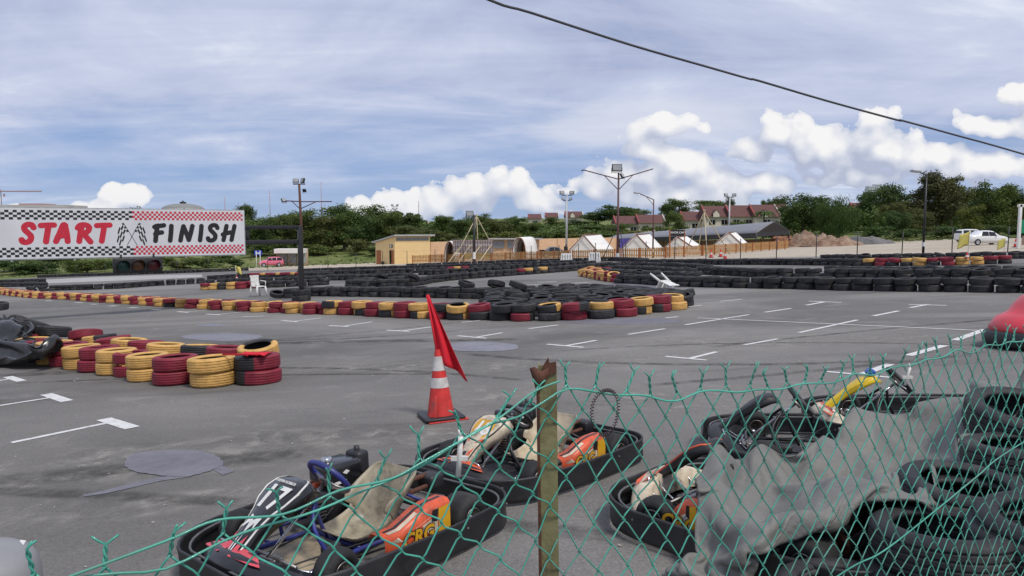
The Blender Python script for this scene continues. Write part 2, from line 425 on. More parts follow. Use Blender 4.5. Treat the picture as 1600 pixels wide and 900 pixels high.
def asphalt_mat():
    m, nt, b = nodes_of('worn_asphalt'); co = coord(nt)
    big = noise(nt, mapv(nt, co, (0.55, 1, 1), rot=(0, 0, rad(20))), 0.16, 5, 0.6, 0.8)
    mid = noise(nt, co, 0.9, 7, 0.72, 0.6)
    fine = noise(nt, co, 55, 4, 0.8)
    grit = N(nt, 'ShaderNodeTexVoronoi'); L(nt, co, grit.inputs['Vector']); grit.inputs['Scale'].default_value = 90
    c0 = ramp(nt, big, [(0.34, (0.118, 0.112, 0.105)), (0.5, (0.178, 0.169, 0.158)), (0.64, (0.245, 0.233, 0.217))])
    dust = ramp(nt, mid, [(0.54, 0.0), (0.72, 0.55)])
    c1 = mixc(nt, dust, c0, (0.29, 0.272, 0.248))
    st = noise(nt, mapv(nt, co, (0.22, 1.6, 1), rot=(0, 0, rad(-28))), 0.8, 6, 0.7, 0.4)
    c2 = mixc(nt, ramp(nt, st, [(0.30, 0.6), (0.45, 0.0)]), c1, (0.085, 0.080, 0.078))
    fr = ramp(nt, fine, [(0.3, (0.62, 0.62, 0.62)), (0.7, (1.32, 1.32, 1.32))])
    c3 = mixc(nt, 1.0, c2, fr, 'MULTIPLY')
    sp = ramp(nt, grit.outputs['Distance'], [(0.10, 0.5), (0.2, 0.0)])
    rnd = noise(nt, co, 30, 2); spk = N(nt, 'ShaderNodeMath', operation='MULTIPLY'); L(nt, sp, spk.inputs[0]); L(nt, ramp(nt, rnd, [(0.55, 0.0), (0.65, 1.0)]), spk.inputs[1])
    c4 = mixc(nt, spk.outputs[0], c3, (0.30, 0.29, 0.28))
    L(nt, c4, b.inputs['Base Color']); b.inputs['Roughness'].default_value = 0.88; b.inputs['Specular IOR Level'].default_value = 0.3
    bump(nt, b, fine, 0.35, 0.006)
    return m
MT['asphalt'] = asphalt_mat()
# base terrain, one sheet to the horizon
mb = MB()
xs = sorted(set([-4000, -2500, -1500, -900, -600, -450, 450, 600, 900, 1500, 2500, 4000] + list(range(-350, 351, 10))))
ys = sorted(set([-400, -200, -100, -50, -20, 450, 520, 600, 800, 1100, 1600, 2400, 4000] + list(range(0, 401, 8))))
mb.grid([[(x, y, H(x, y) - 0.012) for x in xs] for y in ys])
tag(mb.build('ground', MT['grass']), kind='structure')
def sheet(name, outline, dz, m, step=6.0):
    """flat polygon following the lot plane"""
    mb = MB(); mb.add([(x, y, plane_z(x, y) + dz) for x, y in outline], [tuple(range(len(outline)))])
    return tag(mb.build(name, m), kind='structure')
far = [(75, 53), (60, 53), (38, 52), (30, 54), (20, 62), (10, 72), (0, 80), (-12, 84), (-30, 92), (-48, 104), (-70, 118)]
sheet('gravel_lot', [(-50, 96), (-28, 88), (-12, 80), (0, 76), (10, 68), (20, 58), (38, 48), (75, 48), (75, 124), (55, 124), (20, 124), (-20, 118), (-42, 122)], -0.006, MT['sand'])
sheet('asphalt_track', far + [(-75, 118), (-75, -8), (75, -8)], 0.0, MT['asphalt'])
MT['concrete'] = ground_mat('sunlit_track_pale', [(0.35, (0.30, 0.30, 0.29)), (0.6, (0.40, 0.39, 0.38)), (0.75, (0.46, 0.45, 0.43))], 0.3, 3)  # far track in sunshine: the brightness is put into this pale colour
def px_sheet(name, pts, dz, m):
    mb = MB(); mb.add([G(u, v) + Vector((0, 0, dz)) for u, v in pts], [tuple(range(len(pts)))])
    return tag(mb.build(name, m), kind='structure')
px_sheet('sunlit_track_strip', [(72, 443), (150, 440), (250, 436), (316, 433), (316, 429), (250, 430), (150, 433), (72, 437)], 0.006, MT['concrete'])  # added pale sheet, stands for the sunlit stretch of track
# painted bay lines
MT['line_paint'] = None
m, ntl, bb = nodes_of('worn_line_paint'); co = coord(ntl)
w = ramp(ntl, noise(ntl, co, 14, 6, 0.75), [(0.30, (0.20, 0.195, 0.19)), (0.44, (0.60, 0.59, 0.58)), (0.7, (0.74, 0.73, 0.72))])
L(ntl, w, bb.inputs['Base Color']); bb.inputs['Roughness'].default_value = 0.7; MT['line_paint'] = m
def line(mb, a, b, w, dz):
    p, q = G(*a), G(*b); d = (q - p); d.z = 0; d.normalize(); n = Vector((-d.y, d.x, 0)) * w / 2
    pts = [p + n, q + n, q - n, p - n]
    mb.add([(v.x, v.y, plane_z(v.x, v.y) + dz) for v in pts], [(0, 1, 2, 3)])
LINES = [  # stem, cap (pixel survey), width
    ((18, 692), (168, 661), .085), ((162, 655), (207, 669), .16), ((-30, 639), (78, 622), .08), ((72, 616), (105, 627), .15), ((-20, 598), (18, 592), .09), ((12, 589), (34, 596), .14),
    ((71, 470), (81, 470), .2), ((117, 473), (130, 473), .2), ((142, 475.5), (152, 475.5), .2), ((171, 478), (182, 478), .2), ((202, 481), (215, 481), .2), ((237, 484), (251, 484), .2),
    ((278, 487), (294, 488.3), .13), ((288, 488), (328, 484), .1), ((322, 491), (344, 492), .13), ((338, 491.5), (378, 487.5), .1), ((378, 495), (412, 494), .11),
    ((440, 501), (465, 503), .11), ((460, 502), (502, 497), .1), ((514, 509), (545, 510.5), .11), ((537, 510), (582, 503), .1), ((604, 516), (640, 518), .1), ((630, 517), (674, 511), .1),
    ((715, 525), (760, 529), .09), ((742, 527.5), (785, 520), .09), ((721, 504), (750, 501), .1), ((826, 514), (872, 508), .1), ((855, 538), (912, 543), .085), ((882, 541), (932, 532), .09),
    ((981, 523), (1039, 514), .09), ((1040, 557), (1105, 563), .08), ((1075, 561), (1120, 550), .085), ((1070, 508), (1170, 492), .09), ((1071, 480), (1096, 477), .12),
    ((1163, 539), (1215, 530), .085), ((1090, 497), (1535, 517), .07), ((1248, 520), (1340, 500), .085), ((1364, 494), (1404, 486), .1), ((1422, 481), (1450, 476), .11), ((1420, 476), (1479, 477.3), .11),
    ((1260, 477), (1288, 472), .12), ((1264, 471), (1315, 473), .11), ((1195, 488), (1236, 482), .1), ((1492, 532), (1540, 515), .13), ((1419, 556), (1476, 540), .13), ((1348, 585), (1391, 569), .12), ((1292, 581), (1400, 591), .075),
    ((1125, 471), (1160, 468), .1), ((1040, 497), (1060, 495), .1), ((840, 441), (870, 440), .2), ((890, 443), (920, 441), .2), ((820, 446), (850, 444), .2)]
mb = MB()
for k, (a, b, w) in enumerate(LINES): line(mb, a, b, w, 0.004 + 0.0012 * (k % 3))
tag(mb.build('road_marking', MT['line_paint']), kind='structure')
# asphalt repairs
MT['repair'] = ground_mat('fresh_repair_asphalt', [(0.35, (0.125, 0.122, 0.14)), (0.5, (0.165, 0.16, 0.185)), (0.7, (0.21, 0.205, 0.23))], 1.2, 9, 0.7, 40, 0.2)
MT['repair_pale'] = ground_mat('dusty_repair', [(0.35, (0.16, 0.16, 0.19)), (0.5, (0.21, 0.21, 0.24)), (0.7, (0.27, 0.27, 0.30))], 1.2, 9, 0.8, 40, 0.2)
def stain_mat(name, c, amt, sc, lo=.42, hi=.62):
    m, nt, b = nodes_of(name); co = coord(nt)
    b.inputs['Base Color'].default_value = (*c, 1); b.inputs['Roughness'].default_value = .9; b.inputs['Specular IOR Level'].default_value = .2
    uv = N(nt, 'ShaderNodeAttribute'); uv.attribute_name = 'edge'
    f = ramp(nt, noise(nt, co, sc, 6, .72, .4), [(lo, 0.0), (hi, amt)])
    mu = N(nt, 'ShaderNodeMath', operation='MULTIPLY'); L(nt, f, mu.inputs[0]); L(nt, uv.outputs['Fac'], mu.inputs[1])
    L(nt, mu.outputs[0], b.inputs['Alpha']); return m
MT['dust'] = stain_mat('dust_stain', (0.30, 0.285, 0.26), .8, 2.6)
MT['mark'] = stain_mat('rubber_mark', (0.05, 0.048, 0.047), .42, 3.5, .36, .6)
def stain(name, pts, w, dz, m):
    """soft-edged streak along a ground path: fades to its sides by the vertex attribute edge"""
    P = crom([Vector((x, y, 0)) for x, y in pts], 10); n = len(P); mb = MB(); vals = []; rows = []
    for i, p in enumerate(P):
        t = (P[min(i + 1, n - 1)] - P[max(i - 1, 0)]).normalized(); q = Vector((-t.y, t.x, 0)); e = min(1, i / 4, (n - 1 - i) / 4)
        r = []
        for k, f in ((-1, 0), (-.45, 1), (.45, 1), (1, 0)):
            v = p + q * (w * .5 * k); r.append((v.x, v.y, plane_z(v.x, v.y) + dz)); vals.append(f * e)
        rows.append(r)
    mb.grid(rows); o = mb.build(name, m); at_ = o.data.attributes.new('edge', 'FLOAT', 'POINT')
    at_.data.foreach_set('value', vals); return tag(o, kind='structure')
def blot(u0, v0, ru, rv, amp, seed, n=64):
    r = random.Random(seed); ph = [(r.uniform(0, 6.3), r.choice([2, 3, 5, 7, 11, 17, 23, 31]), r.uniform(.2, 1)) for _ in range(10)]
    out = []
    for k in range(n):
        q = 2 * pi * k / n
        s = 1 + amp * sum(w * math.sin(f * q + p) / f ** .5 for p, f, w in ph)
        out.append((u0 + ru * s * math.cos(q), v0 + rv * s * math.sin(q)))
    return out
px_sheet('asphalt_repair', blot(271, 724, 77, 21, .05, 3, 150), 0.0075, MT['repair'])
px_sheet('asphalt_repair', [(130, 777), (130, 773), (160, 768), (200, 757), (250, 746), (296, 742), (300, 745), (252, 752), (205, 763), (165, 772)], 0.005, MT['repair'])
px_sheet('asphalt_repair', [(325, 730), (342, 726), (367, 737), (348, 743)], 0.005, MT['repair'])
px_sheet('asphalt_repair', blot(751, 542, 62, 7.5, .05, 5), 0.005, MT['repair_pale'])
px_sheet('asphalt_repair', blot(348, 527, 62, 6, .06, 6), 0.005, MT['repair_pale'])
px_sheet('asphalt_repair', blot(975, 502, 95, 5, .06, 8), 0.003, MT['repair'])
px_sheet('asphalt_repair', blot(1010, 447, 75, 4, .06, 9), 0.003, MT['repair'])
px_sheet('asphalt_repair', blot(330, 508, 24, 2.2, .06, 10), 0.005, MT['repair_pale'])

g0 = G(275, 722); stain('dust_patch', [(g0.x - 1.9, g0.y - .5), (g0.x - .6, g0.y + .1), (g0.x + .6, g0.y + .2), (g0.x + 1.6, g0.y + .5)], 2.0, .0016, MT['dust'])
for k, (pts, w) in enumerate([([(-6, 4.6), (-3.5, 5.0), (-1.2, 5.9)], .7), ([(-1.5, 9.5), (1.5, 8.2), (5, 8.0)], 1.6), ([(-4, 12), (0, 11), (4, 11.6)], 1.3), ([(1, 13.5), (5, 12.4), (9, 13)], 1.5), ([(-3.4, 7.4), (-1, 7.0), (1, 7.6)], 1.0)]): stain('dust_patch', pts, w, .0018 + .0002 * k, MT['dust'])
rm = random.Random(21)
for k in range(16):
    x0, y0 = rm.uniform(-9, 9), rm.uniform(4, 16); a0 = rm.uniform(-.5, .5) + (pi if rm.random() < .5 else 0); c0 = rm.uniform(-.12, .12); pts = []
    for j in range(8): pts.append((x0, y0)); x0 += math.cos(a0) * 1.0; y0 += math.sin(a0) * 1.0; a0 += c0
    stain('rubber_mark', pts, rm.choice([.16, .2, .26, .5]), .0026 + .0001 * k, MT['mark'])
# ------------------------------------------------------------------ tyres
def tyre_prof(R=0.31, h=0.2, r=0.2, grooves=True):
    a = h / 2
    tread = []
    if grooves:
        g = []
        for z in (-.27, -.09, .09, .27):
            zz = z * h; q = R - .0025 * abs(z) * 4
            g += [(q, zz - .011), (q, zz - .0046), (q - .002, zz - .0036), (q - .008, zz - .003), (q - .008, zz + .003), (q - .002, zz + .0036), (q, zz + .0046), (q, zz + .011)]
        tread = g
    else: tread = [(R, -.2 * h), (R, .2 * h)]
    outer = [(r, -a + .035), (r + .012, -a + .012), (r + .05, -a), (R - .04, -a + .003), (R - .018, -a + .011), (R - .007, -a + .024), (R - .003, -a + .034)] + tread + \
            [(R - .003, a - .034), (R - .007, a - .024), (R - .018, a - .011), (R - .04, a - .003), (r + .05, a), (r + .012, a - .012), (r, a - .035)]
    inner = [(r + .015, a - .028), (R - .05, a - .02), (R - .026, a - .05), (R - .026, -a + .05), (R - .05, -a + .02), (r + .015, -a + .028)]
    return outer + inner, [0] * len(outer) + [1] * len(inner)
def tyre_mesh(name, m0, n=36, **kw):
    p, mi = tyre_prof(**kw)
    p = [(x, z + kw.get('h', .2) / 2) for x, z in p]
    mb = MB().lathe(p, n, True, mats=mi)
    return mb.mesh(name, [m0, MT['rubber_in']]), mb
TY = {}
for key in ('rubber', 'red_full', 'yel_full', 'red_part', 'yel_part'):
    TY[key] = tyre_mesh('tyre', MT[key], 36)[0]
TYLOW = MB().lathe([(x, z + .1) for x, z in tyre_prof(grooves=False)[0]], 18, True)
ORD = 'first second third fourth fifth sixth seventh eighth ninth tenth eleventh twelfth thirteenth fourteenth fifteenth sixteenth seventeenth eighteenth nineteenth twentieth'.split()
def ordinal(k):
    if k < 20: return ORD[k]
    t = (k + 1) // 10; o = (k + 1) % 10
    tn = {2: 'twenty', 3: 'thirty', 4: 'forty', 5: 'fifty', 6: 'sixty', 7: 'seventy', 8: 'eighty', 9: 'ninety'}[t]
    return (tn[:-1] + 'ieth') if o == 0 else tn + '-' + ORD[o - 1]
TYRES = []     # dicts: key, matrix, label, group, weight
def put_tyre(key, pos, heading=0.0, tilt=None, sc=1.0, label='', group='', hidden=1.0, sz=1.0):
    M = Matrix.Translation(pos) @ basis(heading).to_4x4()
    if tilt: M = M @ Matrix.Rotation(tilt[1], 4, 'Z') @ Matrix.Rotation(tilt[0], 4, 'X')
    M = M @ Matrix.Diagonal((sc, sc, sc * sz, 1))
    TYRES.append(dict(key=key, M=M, label=label, group=group, w=hidden * sc / max(1, pos.y)))
def base_pt(u, v, R=0.31):
    g = G(u, v); dv = Vector((g.x, g.y, 0)).normalized()
    g = g + dv * R; g.z = plane_z(g.x, g.y); return g
def resample(pts, sp):
    out = [pts[0]]; acc = 0.0
    for a, b in zip(pts, pts[1:]):
        L_ = (b - a).length; pos = 0.0
        while acc + (L_ - pos) >= sp:
            pos += sp - acc; acc = 0.0
            out.append(a + (b - a) * (pos / L_))
        acc += L_ - pos
    return out
CN = {'rubber': 'black', 'red_full': 'red', 'yel_full': 'yellow', 'red_part': 'red-black', 'yel_part': 'yellow-black'}
def row(px, desc, end, color=None, sp=0.62, layers=2, zig=0.0, sc=1.0, jit=0.035, lean=0.04, hidden=(1.0, 1.0), seed=1, world_pts=None, group=None, skip=0.0):
    r = random.Random(seed)
    pts = world_pts or [base_pt(u, v, 0.31 * sc) for u, v in px]
    P = resample(pts, sp)
    for i, p in enumerate(P):
        t = i / max(1, len(P) - 1)
        dirv = (P[min(i + 1, len(P) - 1)] - P[max(i - 1, 0)]); nrm = Vector((-dirv.y, dirv.x, 0))
        if nrm.length > 1e-6: nrm.normalize()
        q0 = p + nrm * (zig if i % 2 else -zig)
        uu = 800 + F_PX * q0.x / q0.y
        for l in range(layers):
            if l == layers - 1 and l > 0 and r.random() < skip: continue
            k = color(uu, i, l, r) if color else 'rubber'
            s = sc * r.uniform(.92, 1.06)
            q = q0 + Vector((r.uniform(-jit, jit), r.uniform(-jit, jit), 0)) * (1 + l)
            q.z = plane_z(q.x, q.y) + 0.197 * sc * l
            tl = (r.gauss(0, lean) * (1 if l == layers - 1 and l else 0.2), r.uniform(0, 6.28))
            lay = ['lower', 'upper', 'third'][l] if layers > 1 else 'single'
            put_tyre(k, q, r.uniform(0, 6.28), tl, s, f"{lay} {CN[k]} tyre, {ordinal(i)} stack from {end}, {desc}", group or f"tyres of the {desc}", hidden[0] if l == 0 else hidden[1])
# near row, stack by stack
A = [(6, 554, 'r'), (35, 557, 'r'), (54, 562, 'y'), (71, 565, 'r'), (88, 569.5, 'y'), (108, 573, 'r'), (130, 578, 'y'), (156, 582, 'r'), (184, 587, 'y'), (208, 590, 'r'), (234, 597, 'y'), (277, 603, 'r'), (335, 606.5, 'y'), (405, 602, 'rp')]
KEYS = {'r': 'red_full', 'y': 'yel_full', 'rp': 'red_part', 'k': 'rubber', 'yp': 'yel_part'}
na = len(A)
for i, (u, v, c) in enumerate(A):
    for l in range(2):
        p = base_pt(u, v); p.z = plane_z(p.x, p.y) + .2 * l
        p += Vector((R_.uniform(-.02, .02), R_.uniform(-.02, .02), 0))
        sc = {9: .86}.get(i, 1.0) * (1.04 if i >= 11 else 1) * R_.uniform(.98, 1.02)
        k = KEYS[c]
        put_tyre(k, p, 3.4 if c == 'rp' else R_.uniform(0, 6.28), (R_.gauss(0, .02), R_.uniform(0, 6)), sc,
                 f"{'upper' if l else 'lower'} {CN[k]} tyre, {ordinal(na - 1 - i)} front stack from the flag, near row", 'tyres of the near red and yellow row', 3)
B2 = [(128, 556, 'r'), (150, 559, 'yp'), (172, 563, 'r'), (195, 567, 'y'), (222, 572, 'r'), (252, 578, 'y'), (306, 582, 'yp'), (346, 586, 'r'), (398, 588, 'yp')]
for i, (u, v, c) in enumerate(B2):
    for l in range(2):
        p = base_pt(u, v, .31); p.z = plane_z(p.x, p.y) + .2 * l
        p += Vector((.05 * l, .08 * l, 0))
        k = KEYS[c]
        tl = (0.10 if l else 0, R_.uniform(0, 6.28))
        if i == len(B2) - 1 and l: tl = (.2, 2.0); p.z += .05
        if i == 0 and l: tl = (.25, 2.2); p.z += .06
        put_tyre(k, p, R_.uniform(0, 6.28), tl, 1.0, f"{'upper' if l else 'lower'} {CN[k]} tyre, {ordinal(len(B2) - 1 - i)} rear stack from the flag, near row", 'tyres of the near red and yellow row', 3)
# heap of black tyres under and beside the plastic sheet
HEAP = [(-4, 543, .0, 0, 0, 'flat black tyre under the shiny plastic sheet'), (8, 540, .22, .1, 1, 'black tyre lying on the pile behind the shiny sheet'), (-6, 518, .40, .1, 1.2, 'uppermost black tyre of the pile above the shiny sheet'),
        (38, 548, .0, 0, 0, 'black tyre low in the pile hidden behind the sheet'), (32, 545, .22, .75, 2.9, 'black tyre standing tilted at the top of the pile'), (44, 553, .20, -.42, .3, 'black tyre sloping down over the front of the pile'),
        (62, 551, .0, 0, 0, 'black tyre lying low between sheet and red tyre'), (60, 549, .2, .5, 2.6, 'black tyre leaning back behind the sloping one'), (90, 553, .0, 0, 0, 'lower black tyre beside the red end of the row'), (84, 551, .17, .16, 2.4, 'black tyre with a white tie lying on the pile'), (104, 556, .02, .3, 2.2, 'black tyre tilted against the first rear red tyre')]
for u, v, z, tx, rz, lab in HEAP:
    p = base_pt(u, v); p.z = plane_z(p.x, p.y) + z * 1.25 + (.1 if z > .1 else 0)
    put_tyre('rubber', p, 0, (tx, rz), 1.08, lab, 'black tyres heaped under the plastic sheet', 3)
def ry(pr_part=0.35, pr_black=0.05):
    def f(u, i, l, r):
        if r.random() < pr_black: return 'rubber'
        base = 'red' if i % 2 else 'yel'
        return base + ('_part' if r.random() < pr_part else '_full')
    return f
def b_color(u, i, l, r):
    base = 'red' if (i // 2 if u < 505 else i) % 2 else 'yel'
    if u > 760:
        if u < 965: return r.choice([base + '_part', 'rubber', base + '_part']) if l else r.choice(['rubber', 'rubber', base + '_part'])
        return base + ('_full' if l else '_part')
    if u > 520: return base + ('_part' if r.random() < .3 + .2 * (1 - l) else '_full')
    return base + ('_part' if r.random() < .12 else '_full')
BROW = [(-12, 458), (60, 466), (115, 468), (160, 472), (210, 475), (260, 479), (310, 482), (382, 486), (440, 489), (510, 491.5), (580, 494), (640, 498), (700, 500), (760, 501), (820, 503), (880, 502), (925, 500), (965, 497), (1000, 492), (1035, 488), (1062, 484)]
row([q for q in BROW if q[0] <= 520], 'long painted barrier', 'the gantry', b_color, sp=.46, zig=.11, sc=.82, seed=3)
row([(522, 491.8)] + [q for q in BROW if q[0] >= 528], 'island front row', 'the gantry', b_color, sp=.635, sc=1.02, seed=4, lean=.07)
row([(-10, 452), (60, 460), (115, 464), (200, 469), (300, 475)], 'line behind painted barrier', 'the frame edge', ry(.2, .3), sp=.6, sc=.85, layers=1, seed=31, hidden=(.7, .7))
row([(345, 476), (395, 479), (430, 481), (505, 482)], 'line behind white chair', 'the chair', ry(.2, .1), sp=.6, sc=.9, layers=1, seed=32, hidden=(.8, .8))
# black island behind the painted front
front = [base_pt(u, v) for u, v in [(770, 501), (820, 503), (880, 502), (925, 500), (965, 497), (1000, 492), (1035, 488), (1062, 484)]]
back = [base_pt(u, v) for u, v in [(775, 469), (835, 464), (885, 463), (935, 464), (980, 467), (1020, 471), (1050, 475), (1066, 480)]]
NR = 7
for j in range(1, NR + 1):
    t = j / NR
    pts = [a.lerp(b, t) for a, b in zip(front, back)]
    row(None, f"{ordinal(j - 1)} black island line from the front", 'the gantry', None, sp=.66, seed=40 + j, world_pts=pts, jit=.06, lean=.11, hidden=(.05 if j < NR else .4, .95), group='black tyres of the island')
row([(478, 463), (520, 463), (580, 464), (640, 465), (690, 466), (745, 467), (790, 469), (825, 469)], 'row beside gantry post', 'the post', sp=.62, seed=5, lean=.05)
for u, v, z, tx, rz, lab in [(728, 466, .4, .32, 1.3, 'black tyre lying tilted on top of the double row beside the island'), (433, 467, .1, .35, .7, 'black tyre leaning beside the gantry foot and white chair'),
                             (775, 468, .42, .3, 2.5, 'black tyre propped up at the joint of row and island'), (808, 470, .4, .35, 1.6, 'black tyre slumped across the end of the island'), (597, 448, .42, .5, 2.7, 'black tyre tipped on top of the middle black row'), (645, 449, .40, .6, 2.3, 'black tyre standing tilted at the bend of the middle row')]:
    p = base_pt(u, v); p.z = plane_z(p.x, p.y) + z; put_tyre('rubber', p, 0, (tx, rz), 1, lab, 'loose tilted black tyres', 2)
gp = G(471, 470)
for l in range(2): put_tyre('rubber', gp + Vector((0, 0, .21 * l)), l, None, 1.18, f"large black tyre around the gantry foot, {'upper' if l else 'lower'} of two", 'tyres around the gantry foot', 3)
for l in range(2):
    p = base_pt(455, 466); p.z += .2 * l; put_tyre('rubber', p, l, None, 1.0, f"black tyre just beside the gantry foot stack, {'upper' if l else 'lower'} of two", 'tyres around the gantry foot', 2)
def d_color(u, i, l, r): return 'yel_part' if l and 838 < u < 856 else ('red_full' if l and 808 < u < 822 else ('yel_full' if l and 822 < u < 834 else 'rubber'))
row([(548, 449), (580, 449), (625, 449), (650, 447), (668, 443), (690, 440), (720, 437), (760, 434), (800, 431), (840, 428), (880, 425), (920, 421), (950, 418)], 'middle black row', 'the gantry', d_color, seed=6)
row([(562, 446), (600, 445), (640, 442)], 'line behind middle row', 'the gantry', None, seed=61, hidden=(.2, .8))
def e_color(u, i, l, r): return ('yel_part' if l == 0 else 'red_full') if u < 330 else ('yel_full' if u < 340 else ('rubber' if u < 354 else ('yel_full' if u < 370 else ('red_full' if u < 394 else 'rubber'))))
row([(322, 453), (345, 452.5), (372, 452), (400, 450), (440, 449), (480, 447), (517, 445)], 'row behind white chair', 'the painted head', e_color, seed=7)
row([(330, 446), (372, 444), (420, 443), (470, 441), (510, 440)], 'second row behind white chair', 'the flag side', None, seed=71, hidden=(.3, .8))
row([(518, 438), (560, 438), (600, 437.5), (640, 436)], 'gapped black row', 'the gantry', None, sp=.7, seed=8)
row([(330, 438), (370, 435), (400, 434), (465, 433), (515, 433)], 'row before the pink car', 'the flag side', lambda u, i, l, r: ('red_full' if i % 3 else 'yel_full') if l and 388 < u < 470 else 'rubber', seed=9)
row([(50, 456), (90, 454), (140, 453), (190, 451), (240, 447), (316, 443)], 'spaced row under the banner', 'the frame edge', None, sp=.66, sc=.95, seed=10)
row([(-5, 449), (40, 448), (72, 449)], 'front line under the banner start', 'the frame edge', None, seed=11)
row([(-5, 443), (35, 442), (72, 441)], 'back line under the banner start', 'the frame edge', None, seed=12)
row([(62, 434), (120, 432), (180, 430.5), (250, 428), (320, 425.5), (385, 423)], 'far row below the traffic light', 'the frame edge', None, seed=13)
row([(912, 432), (925, 434), (940, 437), (955, 440), (968, 442)], 'painted head of nearer row', 'the tip', ry(.4, .0), sp=.56, seed=14, lean=.14)
row([(920, 428), (940, 430), (965, 433), (985, 435)], 'second line of painted head', 'the tip', lambda u, i, l, r: 'rubber' if u > 950 else ('red_full' if i % 2 else 'yel_part'), sp=.62, seed=141, lean=.16, hidden=(.2, 1))
row([(972, 443), (1000, 444), (1030, 446), (1060, 448), (1090, 449), (1130, 450), (1180, 451), (1240, 452), (1300, 454), (1400, 456), (1500, 457), (1630, 459)], 'nearer long black row', 'the painted head', None, sp=.625, seed=15, lean=.05)
row([(955, 425), (975, 425.5), (1000, 426), (1040, 429), (1085, 433)], 'front line around lamp post', 'the painted head', None, seed=16, lean=.12, hidden=(.3, .9))
row([(985, 436), (1020, 437), (1060, 439), (1090, 441)], 'line under the fallen chair', 'the painted head', None, seed=161, lean=.12, hidden=(.3, .9))
row([(945, 419), (1000, 419), (1060, 421), (1105, 425)], 'back line around lamp post', 'the painted head', None, seed=17, lean=.12)
row([(1098, 429), (1140, 431), (1200, 434), (1300, 435), (1400, 437), (1500, 438), (1630, 439)], 'second long black row', 'the fallen chair', None, sp=.625, seed=18, lean=.07)
row([(1300, 430), (1400, 432), (1500, 433), (1630, 434)], 'line behind second row', 'the fallen chair', None, sp=.64, seed=181, lean=.12, hidden=(.1, .7))
row([(1000, 413), (1040, 413.5), (1100, 414), (1200, 414), (1300, 415), (1345, 416), (1400, 416), (1480, 415), (1582, 412)], 'third long row', 'the lamp post', lambda u, i, l, r: ('red_full' if (i // 2) % 2 else 'yel_full') if u > 1345 and (l or r.random() < .6) else 'rubber', seed=19, lean=.08)
row([(1290, 407), (1350, 407), (1450, 406), (1540, 405), (1630, 404)], 'row along the gravel', 'the lamp post', None, seed=20, lean=.1, hidden=(.4, 1))
row([(640, 418), (720, 415), (800, 412), (880, 410), (960, 408), (1010, 411)], 'farthest row before tents', 'the hut', None, seed=21)
row([(470, 431), (560, 429), (640, 427), (720, 424), (800, 421), (860, 419), (930, 415)], 'far row before tents', 'the gantry', lambda u, i, l, r: ('red_full' if i % 2 else 'yel_full') if l and 698 < u < 735 else 'rubber', seed=22)
row([(470, 426), (560, 423), (640, 421), (720, 419), (800, 417), (900, 413)], 'row before the hut', 'the gantry', None, seed=23)
row([(660, 430), (700, 429), (740, 427), (800, 424)], 'line beyond middle row', 'the gantry', None, seed=24, hidden=(.3, .8))
# the big tyres just inside the fence
BIG = [(1512, 748, 3.85, 1.03, (.10, 1.0), 3, 'upright pile'), (1468, 814, 3.42, 1.06, (.07, 2.0), 2, 'x'), (1338, 925, 3.22, 1.02, (.05, .4), 2, 'x'), (1592, 628, 4.75, 1.08, (.22, .8), 3, 'x'), (1610, 690, 4.25, 1.05, (.06, 1.8), 3, 'x'), (1640, 800, 3.3, 1.05, (.05, .2), 3, 'x'), (1560, 930, 3.0, 1.05, (.06, .9), 2, 'x'), (1700, 720, 4.0, 1.05, (.1, .9), 3, 'x')]
BL = ['stack against the grey tarpaulin corner', 'stack in the middle of the fence-side pile', 'stack closest to the rusty fence foot', 'tilted stack topmost along the fence', 'stack below the tilted one by the fence', 'stack at the frame edge', 'low stack at the frame bottom', 'outer stack beyond the frame edge']
for (u, v, dd, s, tl, n, _), lab in zip(BIG, BL):
    c = Pd(u, v, dd)
    for l in range(n):
        p = Vector((c.x, c.y, c.z - .2 * s * (n - l) + .0))
        gz = plane_z(p.x, p.y)
        p.z = max(p.z, gz + .205 * s * l * .97) if l < n - 1 else p.z
        if p.z < gz - .05: continue
        put_tyre('rubber', p + Vector((R_.uniform(-.04, .04), R_.uniform(-.04, .04), 0)), R_.uniform(0, 6), tl if l == n - 1 else None, s, f"large worn black tyre, {['lowest', 'second', 'top'][l] if n == 3 else ['lower', 'top'][l]} of the {lab}", 'big tyres piled along the wire fence', 10 if l == n - 1 else 4)

blk = [t for t in TYRES if t['key'] == 'rubber']; col_ = [t for t in TYRES if t['key'] != 'rubber']
blk.sort(key=lambda t: -t['w']); col_.sort(key=lambda t: -t['w'])
keep = blk[:165] + col_[:130]
rest = [t for t in blk[165:] + col_[130:]]
for t in keep:
    o = bpy.data.objects.new('tyre', TY[t['key']]); COL.objects.link(o); o.matrix_world = t['M']
    tag(o, t['label'], 'tyre', t['group'])
mb = MB(); mkeys = ['rubber', 'red_full', 'yel_full', 'red_part', 'yel_part']
for t in rest: mb.add(TYLOW.v, TYLOW.f, mkeys.index(t['key']), True, t['M'])
tag(mb.build('tyre_rows', [MT['rubber'], MT['red_full'], MT['yel_full'], MT['red_full'], MT['yel_full']]), 'distant double rows of black tyres edging the far bends', 'tyre rows', kind='stuff')
print('TYRES', len(TYRES), 'black', len(blk), 'painted', len(col_))
